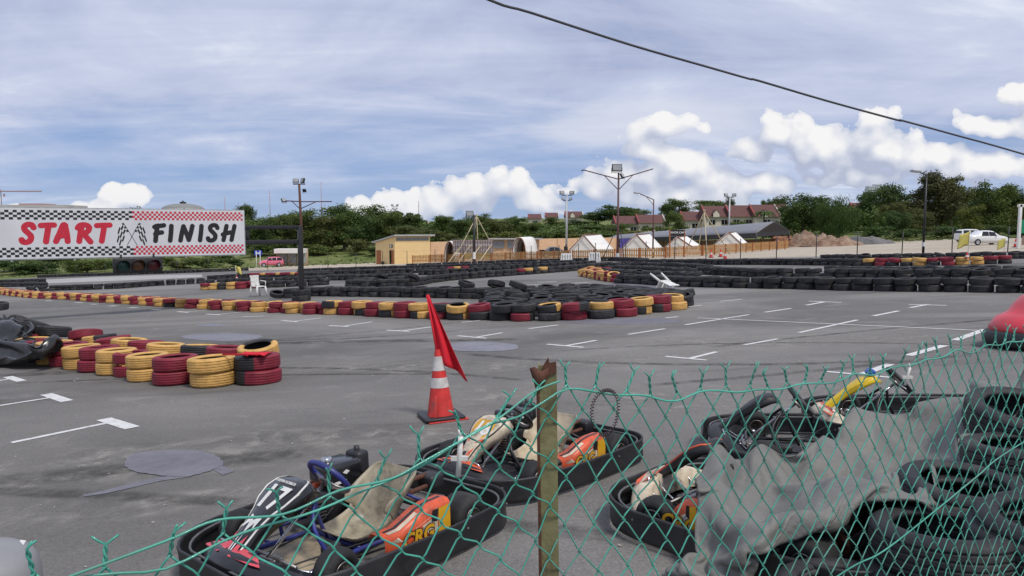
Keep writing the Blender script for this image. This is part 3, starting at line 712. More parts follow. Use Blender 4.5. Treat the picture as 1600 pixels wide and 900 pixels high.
# ------------------------------------------------------------------ go-karts
def wheel(name, parent, x, y, R, w, rim='steel', steer=0.0, side=1):
    """slick tyre with a rim child; axis along y"""
    h = w / 2
    T = Matrix.Translation((x, y, R)) @ Matrix.Rotation(steer, 4, 'Z') @ Matrix.Rotation(-pi / 2, 4, 'X')
    rr = 0.070
    prof = [(rr, -h + .015), (rr + .012, -h + .003), (R - .035, -h), (R - .014, -h + .012), (R - .003, -h + .035), (R, 0), (R - .003, h - .035), (R - .014, h - .012), (R - .035, h), (rr + .012, h - .003), (rr, h - .015)]
    o = MB().lathe(prof, 32, True, M=T).build('wheel', MT['slick'], parent)
    rim_p = [(.016, h - .075), (.03, h - .07), (.045, h - .075), (.052, h - .05), (.058, h - .012), (.068, h - .004), (.070, h - .012), (.062, h - .02), (.058, -h + .02), (.070, -h + .01), (.062, -h + .004), (.05, -h + .05), (.016, -h + .06)]
    mb = MB().lathe(rim_p, 24, True, M=T if side > 0 else T @ Matrix.Rotation(pi, 4, 'X'))
    s = side
    mb.tube([T @ Vector((0, 0, s * (h - .09))), T @ Vector((0, 0, s * (h - .02)))], .016, 8)
    for k in range(3):
        a = k * 2.094; mb.tube([T @ Vector((.034 * math.cos(a), .034 * math.sin(a), s * (h - .08))), T @ Vector((.034 * math.cos(a), .034 * math.sin(a), s * (h - .045)))], .007, 6)
    mb.build('rim', MT[rim], o)
    return o
MT['slick'] = mat('slick_tyre', (0.022, 0.022, 0.023), 0.72, var=0.3, scale=5, dirt=(0.075, 0.07, 0.065), dirt_amt=0.5, bmp=0.12, bscale=30, spec=0.3)
MT['number_white'] = mat('white_vinyl', (0.72, 0.71, 0.68), 0.5, var=0.05, dirt=(0.4, 0.38, 0.35), dirt_amt=0.4)
MT['lettering_red'] = mat('red_lettering', (0.55, 0.02, 0.045), 0.5, var=0.06)
MT['lettering_black'] = mat('black_lettering', (0.016, 0.015, 0.017), 0.5, var=0.1)
def ring_path(L0=-.94, L1=.97, W=.69, bow=.03, rf=.5, rr=.3):
    pts = []
    def arc(cx, cy, rx, ry_, a0, a1, n):
        for k in range(n + 1):
            q = a0 + (a1 - a0) * k / n; pts.append((cx + rx * math.cos(q), cy + ry_ * math.sin(q)))
    arc(L1 - rf, W - .42, rf, .42, 0, pi / 2, 9)
    for t in (.25, .5, .75): pts.append((L1 - rf + (L0 + rr - L1 + rf) * t, W + bow * math.sin(pi * t)))
    arc(L0 + rr, W - rr, rr, rr, pi / 2, pi, 7)
    pts += [(L0, W * .3), (L0, 0), (L0, -W * .3)]
    arc(L0 + rr, -W + rr, rr, rr, pi, 1.5 * pi, 7)
    for t in (.25, .5, .75): pts.append((L0 + rr + (L1 - rf - L0 - rr) * t, -W - bow * math.sin(pi * t)))
    arc(L1 - rf, -W + .42, rf, .42, -pi / 2, 0, 9)
    pts = pts[:-1]
    return pts
def ring_mesh(z0=.03, z1=.215, lip=True):
    P = ring_path(); n = len(P)
    prof = [(.010, z0), (.016, z0 - .004), (.022, z0), (.025, z0 + .03), (.020, (z0 + z1) / 2), (.025, z1 - .03), (.030, z1 - .008), (.026, z1 + .002), (.016, z1 + .003), (.010, z1 - .006), (.013, z1 - .03), (.008, (z0 + z1) / 2), (.013, z0 + .03)]
    rows = []
    for i in range(n):
        a, b = P[i - 1], P[(i + 1) % n]
        tx, ty = b[0] - a[0], b[1] - a[1]; l = math.hypot(tx, ty); nx, ny = ty / l, -tx / l
        rows.append([(P[i][0] + nx * o, P[i][1] + ny * o, z) for o, z in prof])
    rows.append(rows[0])
    mb = MB().grid(rows, None, 0, True, True)
    # rail lip set back inside
    mb.tube([(x * .975 if x < .5 else x * .955, y * .97, z1 - .028) for x, y in P], .009, 6, True, 1)
    for i in range(0, n, 4):
        a, b = P[i - 1], P[(i + 1) % n]; tx, ty = b[0] - a[0], b[1] - a[1]; l = math.hypot(tx, ty); nx, ny = ty / l, -tx / l
        mb.ball((P[i][0] + nx * .024, P[i][1] + ny * .024, z1 - .06), .010, 8, mat=1)
    return mb
def fairing(col_main, col_edge, M=None, fw=1.0):
    """steering fairing: shield-shaped panel rising from the nose to the wheel. returns (panel MB, border MB, frame matrix of the face)"""
    b0, t0 = Vector((.90, 0, .20)), Vector((.40, 0, .57))
    ax = (t0 - b0); Ln = ax.length; ax.normalize(); up = Vector((0, 1, 0)).cross(ax); up = up if up.z > 0 else -up
    st = [(-.02, .10, -.05), (.03, .105, 0), (.16, .07, .006), (.38, .072, .012), (.55, .10, .016), (.68, .145, .016), (.82, .165, .010), (.93, .15, -.004), (1.0, .115, -.03), (1.02, .08, -.06)]
    rows, brow = [], []
    for s, w, hh in st:
        w *= fw
        c = b0 + ax * (s * Ln) + up * hh
        dp = (.075 + .04 * s) * fw
        rows.append([tuple(c + Vector((0, y * w, 0)) + up * z) for y, z in ((-1.05, -dp), (-1.08, -.04), (-1.0, -.012), (-.86, 0), (-.3, .004), (.3, .004), (.86, 0), (1.0, -.012), (1.08, -.04), (1.05, -dp))])
        brow.append((c, w))
    pan = MB().grid(rows, None, 0, True, False, True)
    bor = MB()
    for sg in (-1, 1):
        pts = [c + Vector((0, sg * w * 1.0, 0)) + up * (-.006) for c, w in brow[1:-1]]
        bor.tube(pts, .008, 5)
    top = [c_ for c_ in [brow[-2][0] + Vector((0, y * brow[-2][1], 0)) + up * (-.004) for y in (-1, -.5, 0, .5, 1)]]
    bor.tube(top, .008, 5)
    yv = ax; xv = Vector((0, -1, 0)) if True else None
    xv = yv.cross(up)
    F = Matrix((xv, yv, up)).transposed().to_4x4(); F.translation = b0
    return pan, bor, F, Ln
def steering(parent, m_rim, tape=None):
    C_ = Vector((.15, 0, .50)); n = Vector((.78, 0, -.62)).normalized()   # column runs down and forward
    ax = -n; T = ax.to_track_quat('Z', 'Y').to_matrix().to_4x4(); T.translation = C_
    rim_pts = []
    for k in range(40):
        q = 2 * pi * k / 40; r_ = .155
        rim_pts.append(T @ Vector((r_ * math.cos(q), r_ * 0.92 * math.sin(q), 0)))
    sw = MB().tube(rim_pts, .019, 10, True).build('steering_wheel', m_rim, parent)
    sp = MB()
    for q in (0, 2.2, 4.08): sp.tube([T @ Vector((0, 0, -.035)), T @ Vector((.08 * math.cos(q), .08 * math.sin(q), -.02)), T @ Vector((.15 * math.cos(q), .14 * math.sin(q), 0))], .009, 6)
    sp.lathe([(.001, -.05), (.05, -.05), (.05, -.03), (.001, -.03)], 14, False, M=T)
    sp.build('hub_spokes', MT['steel'], sw)
    if tape: MB().tube(rim_pts[24:34], .0215, 10).build('grip_tape', tape, sw)
    MB().tube([C_ + n * .04, C_ + n * .25, Vector((.66, .0, .09))], .0115, 8).build('steering_column', MT['chrome'], parent)
def seat(parent, m):
    prof = [(.20, .155, .155, .035), (.12, .10, .165, .06), (.0, .065, .175, .10), (-.12, .062, .18, .15), (-.21, .10, .185, .20), (-.27, .19, .19, .22), (-.31, .26, .20, .17), (-.355, .335, .195, .12), (-.395, .40, .185, .08), (-.415, .435, .15, .045)]
    P = crom([Vector((a, b, 0)) for a, b, _, _ in prof], 3); W = crom([Vector((c, d, 0)) for _, _, c, d in prof], 3)
    rows = []
    for i, (p, w) in enumerate(zip(P, W)):
        t = (P[min(i + 1, len(P) - 1)] - P[max(i - 1, 0)]).normalized()
        nx, nz = -t.y, t.x
        if nz < 0 or nx < 0: nx, nz = abs(nx), abs(nz)
        row_ = []
        for k in range(-8, 9):
            q = k / 8
            off = w.y * (abs(q) ** 2.4)
            row_.append((p.x + nx * off, .07 + w.x * 1.15 * math.sin(q * 1.45) / math.sin(1.45), p.y + nz * off))
        rows.append(row_)
    o = MB().grid(rows).build('seat', m, parent)
    md = o.modifiers.new('shell', 'SOLIDIFY'); md.thickness = .009; md.offset = 0
    return o
def sidepod(parent, side, m_top, m_side, m_end, letters=None, lmat=None, x0=-.33, x1=.13):
    """pod between the wheels: pale base, orange sweep, dark stripes, yellow rear block"""
    s = side; Ln_ = x1 - x0
    def P(t, k): return x0 + Ln_ * t      # t 0 rear .. 1 front
    zt = lambda t: .345 - .02 * t - .12 * max(0, (t - .35) / .65) ** 1.4
    yo = lambda t: .612 - .012 * t - .09 * max(0, (t - .8) / .2) ** 1.5
    rows = []
    for t in (1.0, .95, .85, .7, .5, .3, .12, 0):
        z_, y_ = zt(t), yo(t); x = x0 + Ln_ * t
        rows.append([(x, s * (y_ - .03), .06), (x, s * y_, .085), (x, s * (y_ + .003), z_ - .03), (x, s * (y_ - .018), z_ - .005), (x, s * (y_ - .05), z_), (x, s * (y_ - .14), z_ - .008), (x, s * (y_ - .16), z_ - .04)])
    o = MB().grid(rows, None, 0, True, False, s > 0).build('side_pod', m_side, parent)
    def face(pts, m_, nm, off):
        vs = []
        for t, k in pts:      # k 0 bottom .. 1 top of outer face
            vs.append((x0 + Ln_ * t, s * (yo(t) + .003 * k + off), .085 + (zt(t) - .03 - .085) * k))
        MB().add(vs, [tuple(range(len(vs)))]).build(nm, m_, o)
    face([(.97, .80), (.9, 1.0), (.24, 1.0), (.25, .86), (.60, .80), (.85, .70)], m_top, 'pale_top_sweep', .0025)
    face([(.52, .72), (.25, .80), (.24, .38), (.40, .34)], m_top, 'pale_patch', .0025)
    face([(.33, .98), (.22, .98), (.25, .62), (.36, .66)], MT['lettering_black'], 'dark_patch', .0030)
    face([(.60, .60), (.34, .70), (.36, .52), (.56, .46)], MT['grey_metal'], 'grey_smear', .0030)
    face([(.24, .02), (.22, .97), (.01, .98), (.01, .02)], m_end, 'pod_end_panel', .0035)
    MB().add([(x0 - .004, s * .57, .075), (x0 - .004, s * .605, .1), (x0 - .004, s * .604, .31), (x0 - .004, s * .48, .335), (x0 - .004, s * .46, .08)], [(0, 1, 2, 3, 4)]).build('pod_end_panel', m_end, o)
    tb = MB()
    for ta, tc in ((.95, .85), (.85, .7), (.7, .5), (.5, .3), (.3, .05)):
        za, zb_ = zt(ta) + .002, zt(tc) + .002
        tb.add([(x0 + Ln_ * ta, s * (yo(ta) - .062), za), (x0 + Ln_ * tc, s * (yo(tc) - .062), zb_), (x0 + Ln_ * tc, s * (yo(tc) - .085), zb_), (x0 + Ln_ * ta, s * (yo(ta) - .085), za)], [(0, 1, 2, 3)])
    tb.build('dark_stripe', MT['black_paint'], o)
    tb = MB()
    for ta, tc in ((.95, .85), (.85, .7), (.7, .55)):
        za, zb_ = zt(ta) - .0015, zt(tc) - .0015
        tb.add([(x0 + Ln_ * ta, s * (yo(ta) - .02), za), (x0 + Ln_ * tc, s * (yo(tc) - .02), zb_), (x0 + Ln_ * tc, s * (yo(tc) - .052), zb_ + .0035), (x0 + Ln_ * ta, s * (yo(ta) - .052), za + .0035)], [(0, 1, 2, 3)])
    tb.build('pale_top', m_top, o)
    if letters:
        xv = Vector((-1, 0, 0)) if s > 0 else Vector((1, 0, 0)); yv = Vector((0, 0, 1)); zv = xv.cross(yv)
        F = Matrix((xv, yv, zv)).transposed().to_4x4(); F.translation = (x0 + Ln_ * .60, s * .6140, .172)
        text_mb(letters, .125, F, bold=.004, shear=.15, depth=.0015).build('lettering', lmat, o)
        F2 = F.copy(); F2.translation = (x0 + Ln_ * .60, s * .6125, .172)
        text_mb(letters, .125, F2, bold=.010, shear=.15, depth=.001).build('lettering_outline', MT['lettering_black'], o)
    return o
def engine(parent, y0=-.36):
    e = MB().rbox((-.16, y0, .20), (.26, .20, .22), .025).build('engine', MT['black_paint'], parent)
    MB().rbox((-.20, y0 - .02, .415), (.30, .25, .15), .03).build('fuel_tank', MT['gloss_black'], e)
    MB().lathe([(.001, .03), (.036, .03), (.042, .02), (.042, 0)], 18, M=Matrix.Translation((-.14, y0 - .04, .488))).build('fuel_cap', MT['chrome'], e)
    MB().rbox((-.40, y0 - .03, .43), (.11, .16, .17), .025).lathe([(.001, .03), (.02, .03), (.022, 0)], 10, M=Matrix.Translation((-.40, y0 - .03, .515))).build('air_filter_box', MT['black_plastic'], e)
    mb = MB()
    for k in range(6): mb.box((-.03, y0, .14 + k * .024), (.11, .17, .008))
    mb.build('cooling_fins', MT['steel'], e)
    MB().tube([(-.28, y0 + .06, .22), (-.36, y0 + .06, .21), (-.46, y0 + .1, .20), (-.62, y0 + .16, .20)], .028, 10).build('exhaust', MT['rust'], e)
    F = Matrix((Vector((1, 0, 0)), Vector((0, 0, 1)), Vector((0, -1, 0)))).transposed().to_4x4()
    mb = MB(); q = y0 + .106
    yv = y0 + .1065
    mb.add([(-.17, yv, .425), (-.20, yv, .442), (-.23, yv, .425), (-.20, yv, .408)], [(0, 1, 2, 3)])
    mb.add([(-.10, yv, .372), (-.10, yv, .352), (-.2, yv, .352), (-.2, yv, .372)], [(0, 1, 2, 3)])
    mb.build('maker_badge', MT['number_white'], e)
    return e
KS = .93
MT['grey_edge'] = mat('grey_plastic_edge', (0.10, 0.10, 0.105), 0.5, var=.3)
def hoses(parent, m):
    # throttle and brake lines, chain and guard
    for pts in ([(.64, .14, .09), (.45, .20, .11), (.2, .23, .10), (-.2, .24, .12), (-.45, .24, .15)], [(.64, -.14, .09), (.4, -.10, .13), (.1, -.22, .12), (-.12, -.28, .22)], [(.30, .03, .36), (.36, .12, .25), (.3, .22, .12), (.0, .25, .10)]):
        MB().tube(crom(pts, 5), .006, 5).build('cable', m, parent)
    MB().rbox((-.34, -.24, .15), (.30, .03, .12), .012).build('chain_guard', MT['steel'], parent)
    MB().rbox((.60, .0, .10), (.10, .16, .06), .012).tube([(.60, -.28, .13), (.60, .28, .13)], .012, 6).build('pedal_bracket', MT['steel'], parent)
    MB().rbox((.30, .20, .12), (.12, .08, .07), .02).build('brake_reservoir', MT['black_plastic'], parent)
def kart(label, root_loc, heading, frame='blue_tube', fair=('gloss_black', 'white_plastic'), number=None, seat_m='seat_tan', wheel_m='blue_plastic', pods=True, rear=True, tape=None, plaque=None, nose='gloss_black', nose_g='pink_red', floor_m='dirty_floor', sub=None, pod_m='orange_plastic', pod_x=(-.33, .13), wheel_on=True, fw=1.0, ks=None):
    root = thing('go_kart', label, 'go-kart', root_loc, rot=basis(heading) @ Matrix.Diagonal((ks or KS,) * 3), group='go-karts parked inside the wire fence')
    ring_mesh().build('bumper_ring', [MT['black_plastic'], MT['grey_edge']], root)
    fr = MB(); t = .0165; z = .075
    for s in (-1, 1):
        fr.tube(crom([(.90, s * .22, z + .03), (.78, s * .29, z), (.5, s * .30, z), (.1, s * .26, z), (-.3, s * .31, z), (-.66, s * .33, z + .02)], 4), t, 8)
        fr.tube(crom([(.34, s * .27, z), (.40, s * .18, z + .20), (.30, s * .05, z + .34)], 5), .013, 7)
        fr.tube([(.42, s * .29, z), (.40, s * .52, z), (-.36, s * .54, z), (-.38, s * .3, z)], .012, 7)
        fr.tube([(.5, s * .30, z), (.525, s * .40, .12)], .016, 7)
    for x, w in ((.86, .24), (.56, .30), (.12, .26), (-.26, .31), (-.62, .33)): fr.tube([(x, -w, z), (x, w, z)], t * .9, 8)
    fr.tube(crom([(.16, -.05, .09), (.24, -.02, .28), (.26, 0, .41)], 4), .013, 7)
    fr.build('chassis_frame', MT[frame], root)
    mb = MB().prism([(.92, .20), (.5, .28), (.14, .26), (.14, -.26), (.5, -.28), (.92, -.20)], .05, .058)
    mb.build('floor_tray', MT[floor_m], root)
    # steering linkage and pedals
    ln = MB()
    for s in (-1, 1):
        ln.tube([(.66, s * .03, .11), (.58, s * .40, .125)], .007, 6); ln.ball((.58, s * .40, .125), .013); ln.ball((.66, s * .04, .11), .013)
        ln.tube([(.525, s * .36, .12), (.525, s * .47, .125)], .013, 7)
    ln.build('tie_rods', MT['chrome'], root)
    for s in (-1, 1):
        p = MB().tube(crom([(.66, s * .10, .10), (.76, s * .10, .17), (.80, s * .12, .255), (.80, s * .20, .255), (.76, s * .22, .17), (.66, s * .22, .10)], 4), .0065, 6)
        p.build('pedal', MT['chrome'], root)
    # front and rear wheels
    st = rad(8)
    wheel('wheel', root, .50, .53, .138, .145, 'steel', st, 1); wheel('wheel', root, .50, -.53, .138, .145, 'steel', st, -1)
    if rear or pods: wheel('wheel', root, -.525, .535, .15, .21, 'steel', 0, 1); wheel('wheel', root, -.525, -.535, .15, .21, 'steel', 0, -1)
    MB().tube([(-.525, -.5, .14), (-.525, .5, .14)], .02, 10).lathe([(.03, -.004), (.095, -.004), (.095, .004), (.03, .004)], 24, True, M=Matrix.Translation((-.525, .22, .14)) @ Matrix.Rotation(pi / 2, 4, 'X')).build('rear_axle', MT['rust'], root)
    # nose moulding
    rows = []
    for y in (-.46, -.40, -.28, -.1, .1, .28, .40, .46):
        k = 1 - (abs(y) / .46) ** 2.5
        xf = .74 + .20 * k; hz = .10 + .12 * k
        rows.append([(xf - .16, y, .09), (xf - .15, y, hz + .03), (xf - .06, y, hz + .045), (xf + .0, y, hz), (xf + .015, y, .12), (xf - .02, y, .07)])
    nz = MB().grid(rows).build('nose_moulding', MT[nose], root)
    if nose_g:
        g = MB()
        for s in (-1, 1):
            g.add([(.83, s * .02, .266), (.90, s * .06, .253), (.87, s * .25, .237), (.84, s * .30, .222), (.80, s * .22, .246), (.80, s * .1, .265)], [(0, 1, 2, 3, 4, 5)])
        g.build('nose_graphic', MT[nose_g], nz)
    pan, bor, F, Ln = fairing(*fair, fw=fw)
    fp = pan.build('steering_fairing', MT[fair[0]], root)
    fm = fp.modifiers.new('shell', 'SOLIDIFY'); fm.thickness = .006; fm.offset = -1
    bor.build('fairing_edge', MT[fair[1]], fp)
    def on_face(x, y, h=.016):   # x across, y up the panel (fraction)
        return F @ Vector((x, y * Ln, h + .006))
    if plaque:
        pts = [(-.085, .56), (0, .50), (.085, .56), (.12, .72), (.105, .86), (-.105, .86), (-.12, .72)]
        MB().add([on_face(x, y, .018) for x, y in pts], [tuple(range(7))]).build('number_plaque', MT[plaque], fp)
    if number:
        M2 = F @ Matrix.Translation((0, Ln * (.70 if plaque else .70), .026))
        M2 = F @ Matrix.Translation((.0, Ln * .70, .030)) @ Matrix.Rotation(rad(2.6), 4, 'X') if False else M2
        text_mb(number, .20 if plaque else .23, M2, bold=.004, depth=.0015).build('race_number', MT['number_white'], fp)
    if sub:
        text_mb(sub, .026, F @ Matrix.Translation((0, Ln * .90, .021)), depth=.001).build('name_lettering', MT['number_white'], fp)
    if number == '17':
        # white and red flashes on the lower shaft, raised label patch
        MB().add([on_face(-.05, .50, .018), on_face(-.055, .34, .018), on_face(-.02, .42, .018), on_face(.0, .30, .018), on_face(.03, .42, .018), on_face(.055, .34, .018), on_face(.062, .5, .019), on_face(.02, .47, .019), on_face(0, .44, .019), on_face(-.02, .48, .019)], [tuple(range(10))]).build('white_flash', MT['number_white'], fp)
        for s in (-1, 1):
            MB().add([on_face(s * .06, .30, .015), on_face(s * .03, .20, .012), on_face(s * .012, .05, .008), on_face(s * .09, .03, .006), on_face(s * .066, .16, .012)], [tuple(range(5))]).build('red_flash', MT['pink_red'], fp)
            MB().add([on_face(s * .012, .30, .018), on_face(s * .006, .18, .016), on_face(s * .006, .03, .008), on_face(s * .014, .03, .008), on_face(s * .018, .2, .016)], [tuple(range(5))]).build('white_pinstripe', MT['number_white'], fp)
    if number == '18':
        for s in (-1, 1):
            MB().add([on_face(s * .10, .55, .017), on_face(s * .0, .47, .017), on_face(s * .0, .42, .017), on_face(s * .10, .5, .017)], [tuple(range(4))]).build('orange_flash', MT['orange_plastic'], fp)
            MB().add([on_face(s * .066, .38, .016), on_face(s * .035, .30, .016), on_face(s * .03, .10, .012), on_face(s * .075, .06, .010), on_face(s * .066, .2, .014)], [tuple(range(5))]).build('orange_stripe', MT['orange_plastic'], fp)
        MB().lathe([(.001, .002), (.022, .002), (.022, 0)], 14, M=F @ Matrix.Translation((0, Ln * .27, .02))).build('round_sticker', MT['lettering_black'], fp)
    if wheel_on: steering(root, MT[wheel_m], tape)
    hoses(root, MT['black_paint'])
    if rear:
        seat(root, MT[seat_m])
        for s in (-1, 1): MB().tube([(-.30, .05 + s * .17, .30), (-.42, s * .27, .22), (-.52, s * .33, .10)], .011, 7).build('seat_stay', MT[frame], root)
        eo = engine(root); eo.location = (.03, .0, -.02)
        MB().tube([(-.36, .16, .27), (-.52, .15, .27), (-.72, .13, .26)], .018, 8).tube([(-.40, .1, .33), (-.60, .1, .33)], .02, 8).build('rusty_tubes', MT['rust'], root)
        MB().rbox((-.62, .12, .29), (.13, .16, .10), .02).rbox((-.50, .30, .20), (.1, .1, .1), .015).build('battery_box', MT['black_plastic'], root)
    if pods:
        sidepod(root, 1, MT['cream_plastic'], MT[pod_m], MT['yellow_plastic'], 'CRG', MT['yellow_plastic'], *pod_x)
        if rear: sidepod(root, -1, MT['cream_plastic'], MT[pod_m], MT['yellow_plastic'], None, None, *pod_x)
    return root
def kart_pose(front_px, rear_px):
    f, r_ = G(*front_px), G(*rear_px)
    d = f - r_; hd = math.atan2(d.y, d.x)
    mid = (f + r_) / 2
    return mid, hd
# kart 17: driver's left side faces the fence, so the near wheels are the +y pair
def place(front_px, rear_px, yoff=.50):
    mid, hd = kart_pose(front_px, rear_px)
    side = Vector((-math.sin(hd), math.cos(hd), 0))
    c = mid - side * yoff
    c.z = plane_z(c.x, c.y)
    return c, hd
l17, h17 = place((526, 932), (724, 840))
kart('black fronted go-kart numbered 17 with blue frame and worn tan seat', l17, h17, number='17', wheel_m='blue_plastic_wheel' if 'blue_plastic_wheel' in MT else 'blue_tube', tape=MT['grey_tape'], sub='GRIFFIN HOBBLER')
l18, h18 = place((842, 773), (956, 730))
kart('go-kart numbered 18 with yellow plaque, cream fairing and cream seat', l18, h18, ks=.89, frame='black_paint', fair=('cream_plastic', 'lettering_black'), number='18', plaque='yellow_plastic', seat_m='seat_cream', wheel_m='black_plastic', nose='black_plastic', nose_g='orange_plastic', floor_m='black_plastic')
def pose2(x, y, hd): return Vector((x, y, plane_z(x, y))), hd
c3, h3 = place((1040, 845), (1240, 908))
kart('go-kart with orange and cream nose half hidden under the grey tarpaulin', c3, h3, frame='black_paint', fair=('black_plastic', 'orange_plastic'), rear=False, wheel_on=False, fw=.7, pod_x=(.14, .37), wheel_m='black_plastic', nose='cream_plastic', nose_g='orange_plastic', floor_m='black_plastic')
def tip(u, v, hd):
    t = G(u, v, .2); x = t - Vector((math.cos(hd), math.sin(hd), 0)) * .93; return Vector((x.x, x.y, plane_z(x.x, x.y))), hd
c4, h4 = tip(1096, 672, rad(165))
kart('dark go-kart with raised black fairing between the two covered karts', c4, h4, frame='black_paint', fair=('black_plastic', 'black_paint'), rear=False, wheel_m='black_plastic', pods=False, nose='black_plastic', nose_g=None, floor_m='black_plastic', fw=.62)
c5, h5 = tip(1262, 640, rad(170))
k5 = kart('go-kart with yellow fairing sticking out beyond the grey tarpaulin', c5, h5, frame='black_paint', fair=('bright_yellow', 'bright_yellow'), rear=False, wheel_m='black_plastic', pods=False, fw=.55, nose='cream_plastic', nose_g='orange_plastic', floor_m='black_plastic')
MB().rbox((.41, 0, .585), (.07, .15, .05), .015, ry=.7).build('blue_fairing_tip', MT['blue_plastic'], k5)
# red bumper kart at the edge
cr = G(1580, 548); cr = Vector((cr.x + .86, cr.y + .40, 0)); cr.z = plane_z(cr.x, cr.y)
rk = thing('bumper_kart', 'bulbous red kart with black rubber base and black wheel', 'go-kart', cr, rot=basis(rad(200)))
def oval(a, b, n=36, p=2.6):
    out = []
    for k in range(n):
        q = 2 * pi * k / n; c, s = math.cos(q), math.sin(q)
        out.append((a * math.copysign(abs(c) ** (2 / p), c), b * math.copysign(abs(s) ** (2 / p), s)))
    return out
rows = [[(x * k, y * k, z) for x, y in oval(.98, .66)] for k, z in ((.94, .02), (1, .06), (1.02, .14), (1, .23), (.95, .26), (.85, .265))]
MB().grid(rows, None, 0, True, True).build('rubber_base', MT['black_plastic'], rk)
body = []
for k, z, a, b, dx in ((0, .25, .90, .60, 0), (0, .30, .91, .61, 0), (0, .36, .88, .58, 0), (0, .45, .80, .54, -.01), (0, .49, .70, .49, -.03), (0, .53, .62, .46, -.05), (0, .63, .55, .43, -.07), (0, .73, .46, .38, -.11), (0, .80, .34, .30, -.14), (0, .825, .18, .16, -.15), (0, .83, .01, .01, -.15)):
    body.append([(x + dx, y, z) for x, y in oval(a, b)])
MB().grid(body, None, 0, True, True).build('body_shell', MT['red_body'], rk)
T = Matrix.Translation((.02, 0, .83)) @ Matrix.Rotation(rad(-28), 4, 'Y')
mb = MB().tube([T @ Vector((.17 * math.cos(q), .17 * math.sin(q), 0)) for q in [2 * pi * k / 28 for k in range(28)]], .018, 8, True)
for q in (0, 2.1, 4.2): mb.tube([T @ Vector((0, 0, -.03)), T @ Vector((.16 * math.cos(q), .16 * math.sin(q), 0))], .013, 6)
mb.tube([T @ Vector((0, 0, -.03)), T @ Vector((0, 0, -.16))], .03, 8)
mb.build('steering_wheel', MT['black_plastic'], rk)
# pale moulded hood in the near corner
gc = Pd(-22, 900, 3.5); gz = plane_z(gc.x, gc.y)
MT['pale_grey'] = mat('pale_grey_plastic', (0.26, 0.26, 0.265), 0.5, var=0.1, scale=2, dirt=(0.2, 0.2, 0.2), dirt_amt=0.4)
hd_ = thing('kart_hood', 'pale grey rounded hood with a white mark in the corner', 'kart hood', (gc.x - .12, gc.y - .05, gz), .35)
rows = [[(x * k, y * k, z * .66) for x, y in oval(.36, .26, 40, 2.6)] for k, z in ((1.0, .0), (1.02, .2), (1.0, .42), (.96, .52), (.88, .585), (.74, .63), (.5, .66), (.2, .672), (.01, .674))]
MB().grid(rows, None, 0, True, True).build('hood_shell', MT['pale_grey'], hd_)
MB().box((.27, .06, .406), (.025, .09, .006), ry=.35).build('white_mark', MT['white_plastic'], hd_)

# ------------------------------------------------------------------ grey tarpaulin over the parked karts
def cloth_mat(name, c, rough, bs=0.12):
    m, nt, b = nodes_of(name); co = coord(nt)
    f = noise(nt, co, 3.0, 5, 0.6); g = noise(nt, co, 14, 5, 0.7)
    a = ramp(nt, f, [(0.3, tuple(x * .82 for x in c)), (0.7, tuple(x * 1.15 for x in c))])
    a = mixc(nt, ramp(nt, g, [(0.56, 0.0), (0.7, 0.35)]), a, (0.26, 0.245, 0.22))
    L(nt, a, b.inputs['Base Color']); b.inputs['Roughness'].default_value = rough
    cr1 = noise(nt, mapv(nt, co, (1.2, 4.5, 2.0), rot=(0.3, 0, rad(35))), 2.2, 5, 0.6, 1.2)
    rr_ = ramp(nt, cr1, [(0.40, 0.0), (0.5, 1.0), (0.60, 0.0)])
    hh_ = N(nt, 'ShaderNodeMath', operation='MULTIPLY_ADD'); L(nt, rr_, hh_.inputs[0]); hh_.inputs[1].default_value = 0.35; L(nt, noise(nt, co, 9, 6, 0.6), hh_.inputs[2])
    bump(nt, b, hh_.outputs[0], bs, 0.05)
    return m
MT['tarp'] = cloth_mat('grey_canvas', (0.165, 0.162, 0.149), 0.62, 0.18)
from mathutils import noise as mn
def dense(rows, n):
    r1 = [crom(r, n) for r in rows]
    cols = [crom(c, n) for c in zip(*r1)]
    return [list(r) for r in zip(*cols)]
def settled(d, nu, nv, q):
    """surface of a settled cloth from its second differences"""
    ax_ = []
    for k in range(3):
        dd, a_ = d[k * nu * nv:(k + 1) * nu * nv], []
        for n_ in range(nu * nv):
            i, j = divmod(n_, nu)
            a_.append(dd[n_] + (a_[n_ - 1] + a_[n_ - nu] - a_[n_ - nu - 1] if i and j else a_[n_ - 1] if j else a_[n_ - nu] if i else 0))
        ax_.append(a_)
    return [[tuple(ax_[k][i * nu + j] / q for k in range(3)) for j in range(nu)] for i in range(nv)]
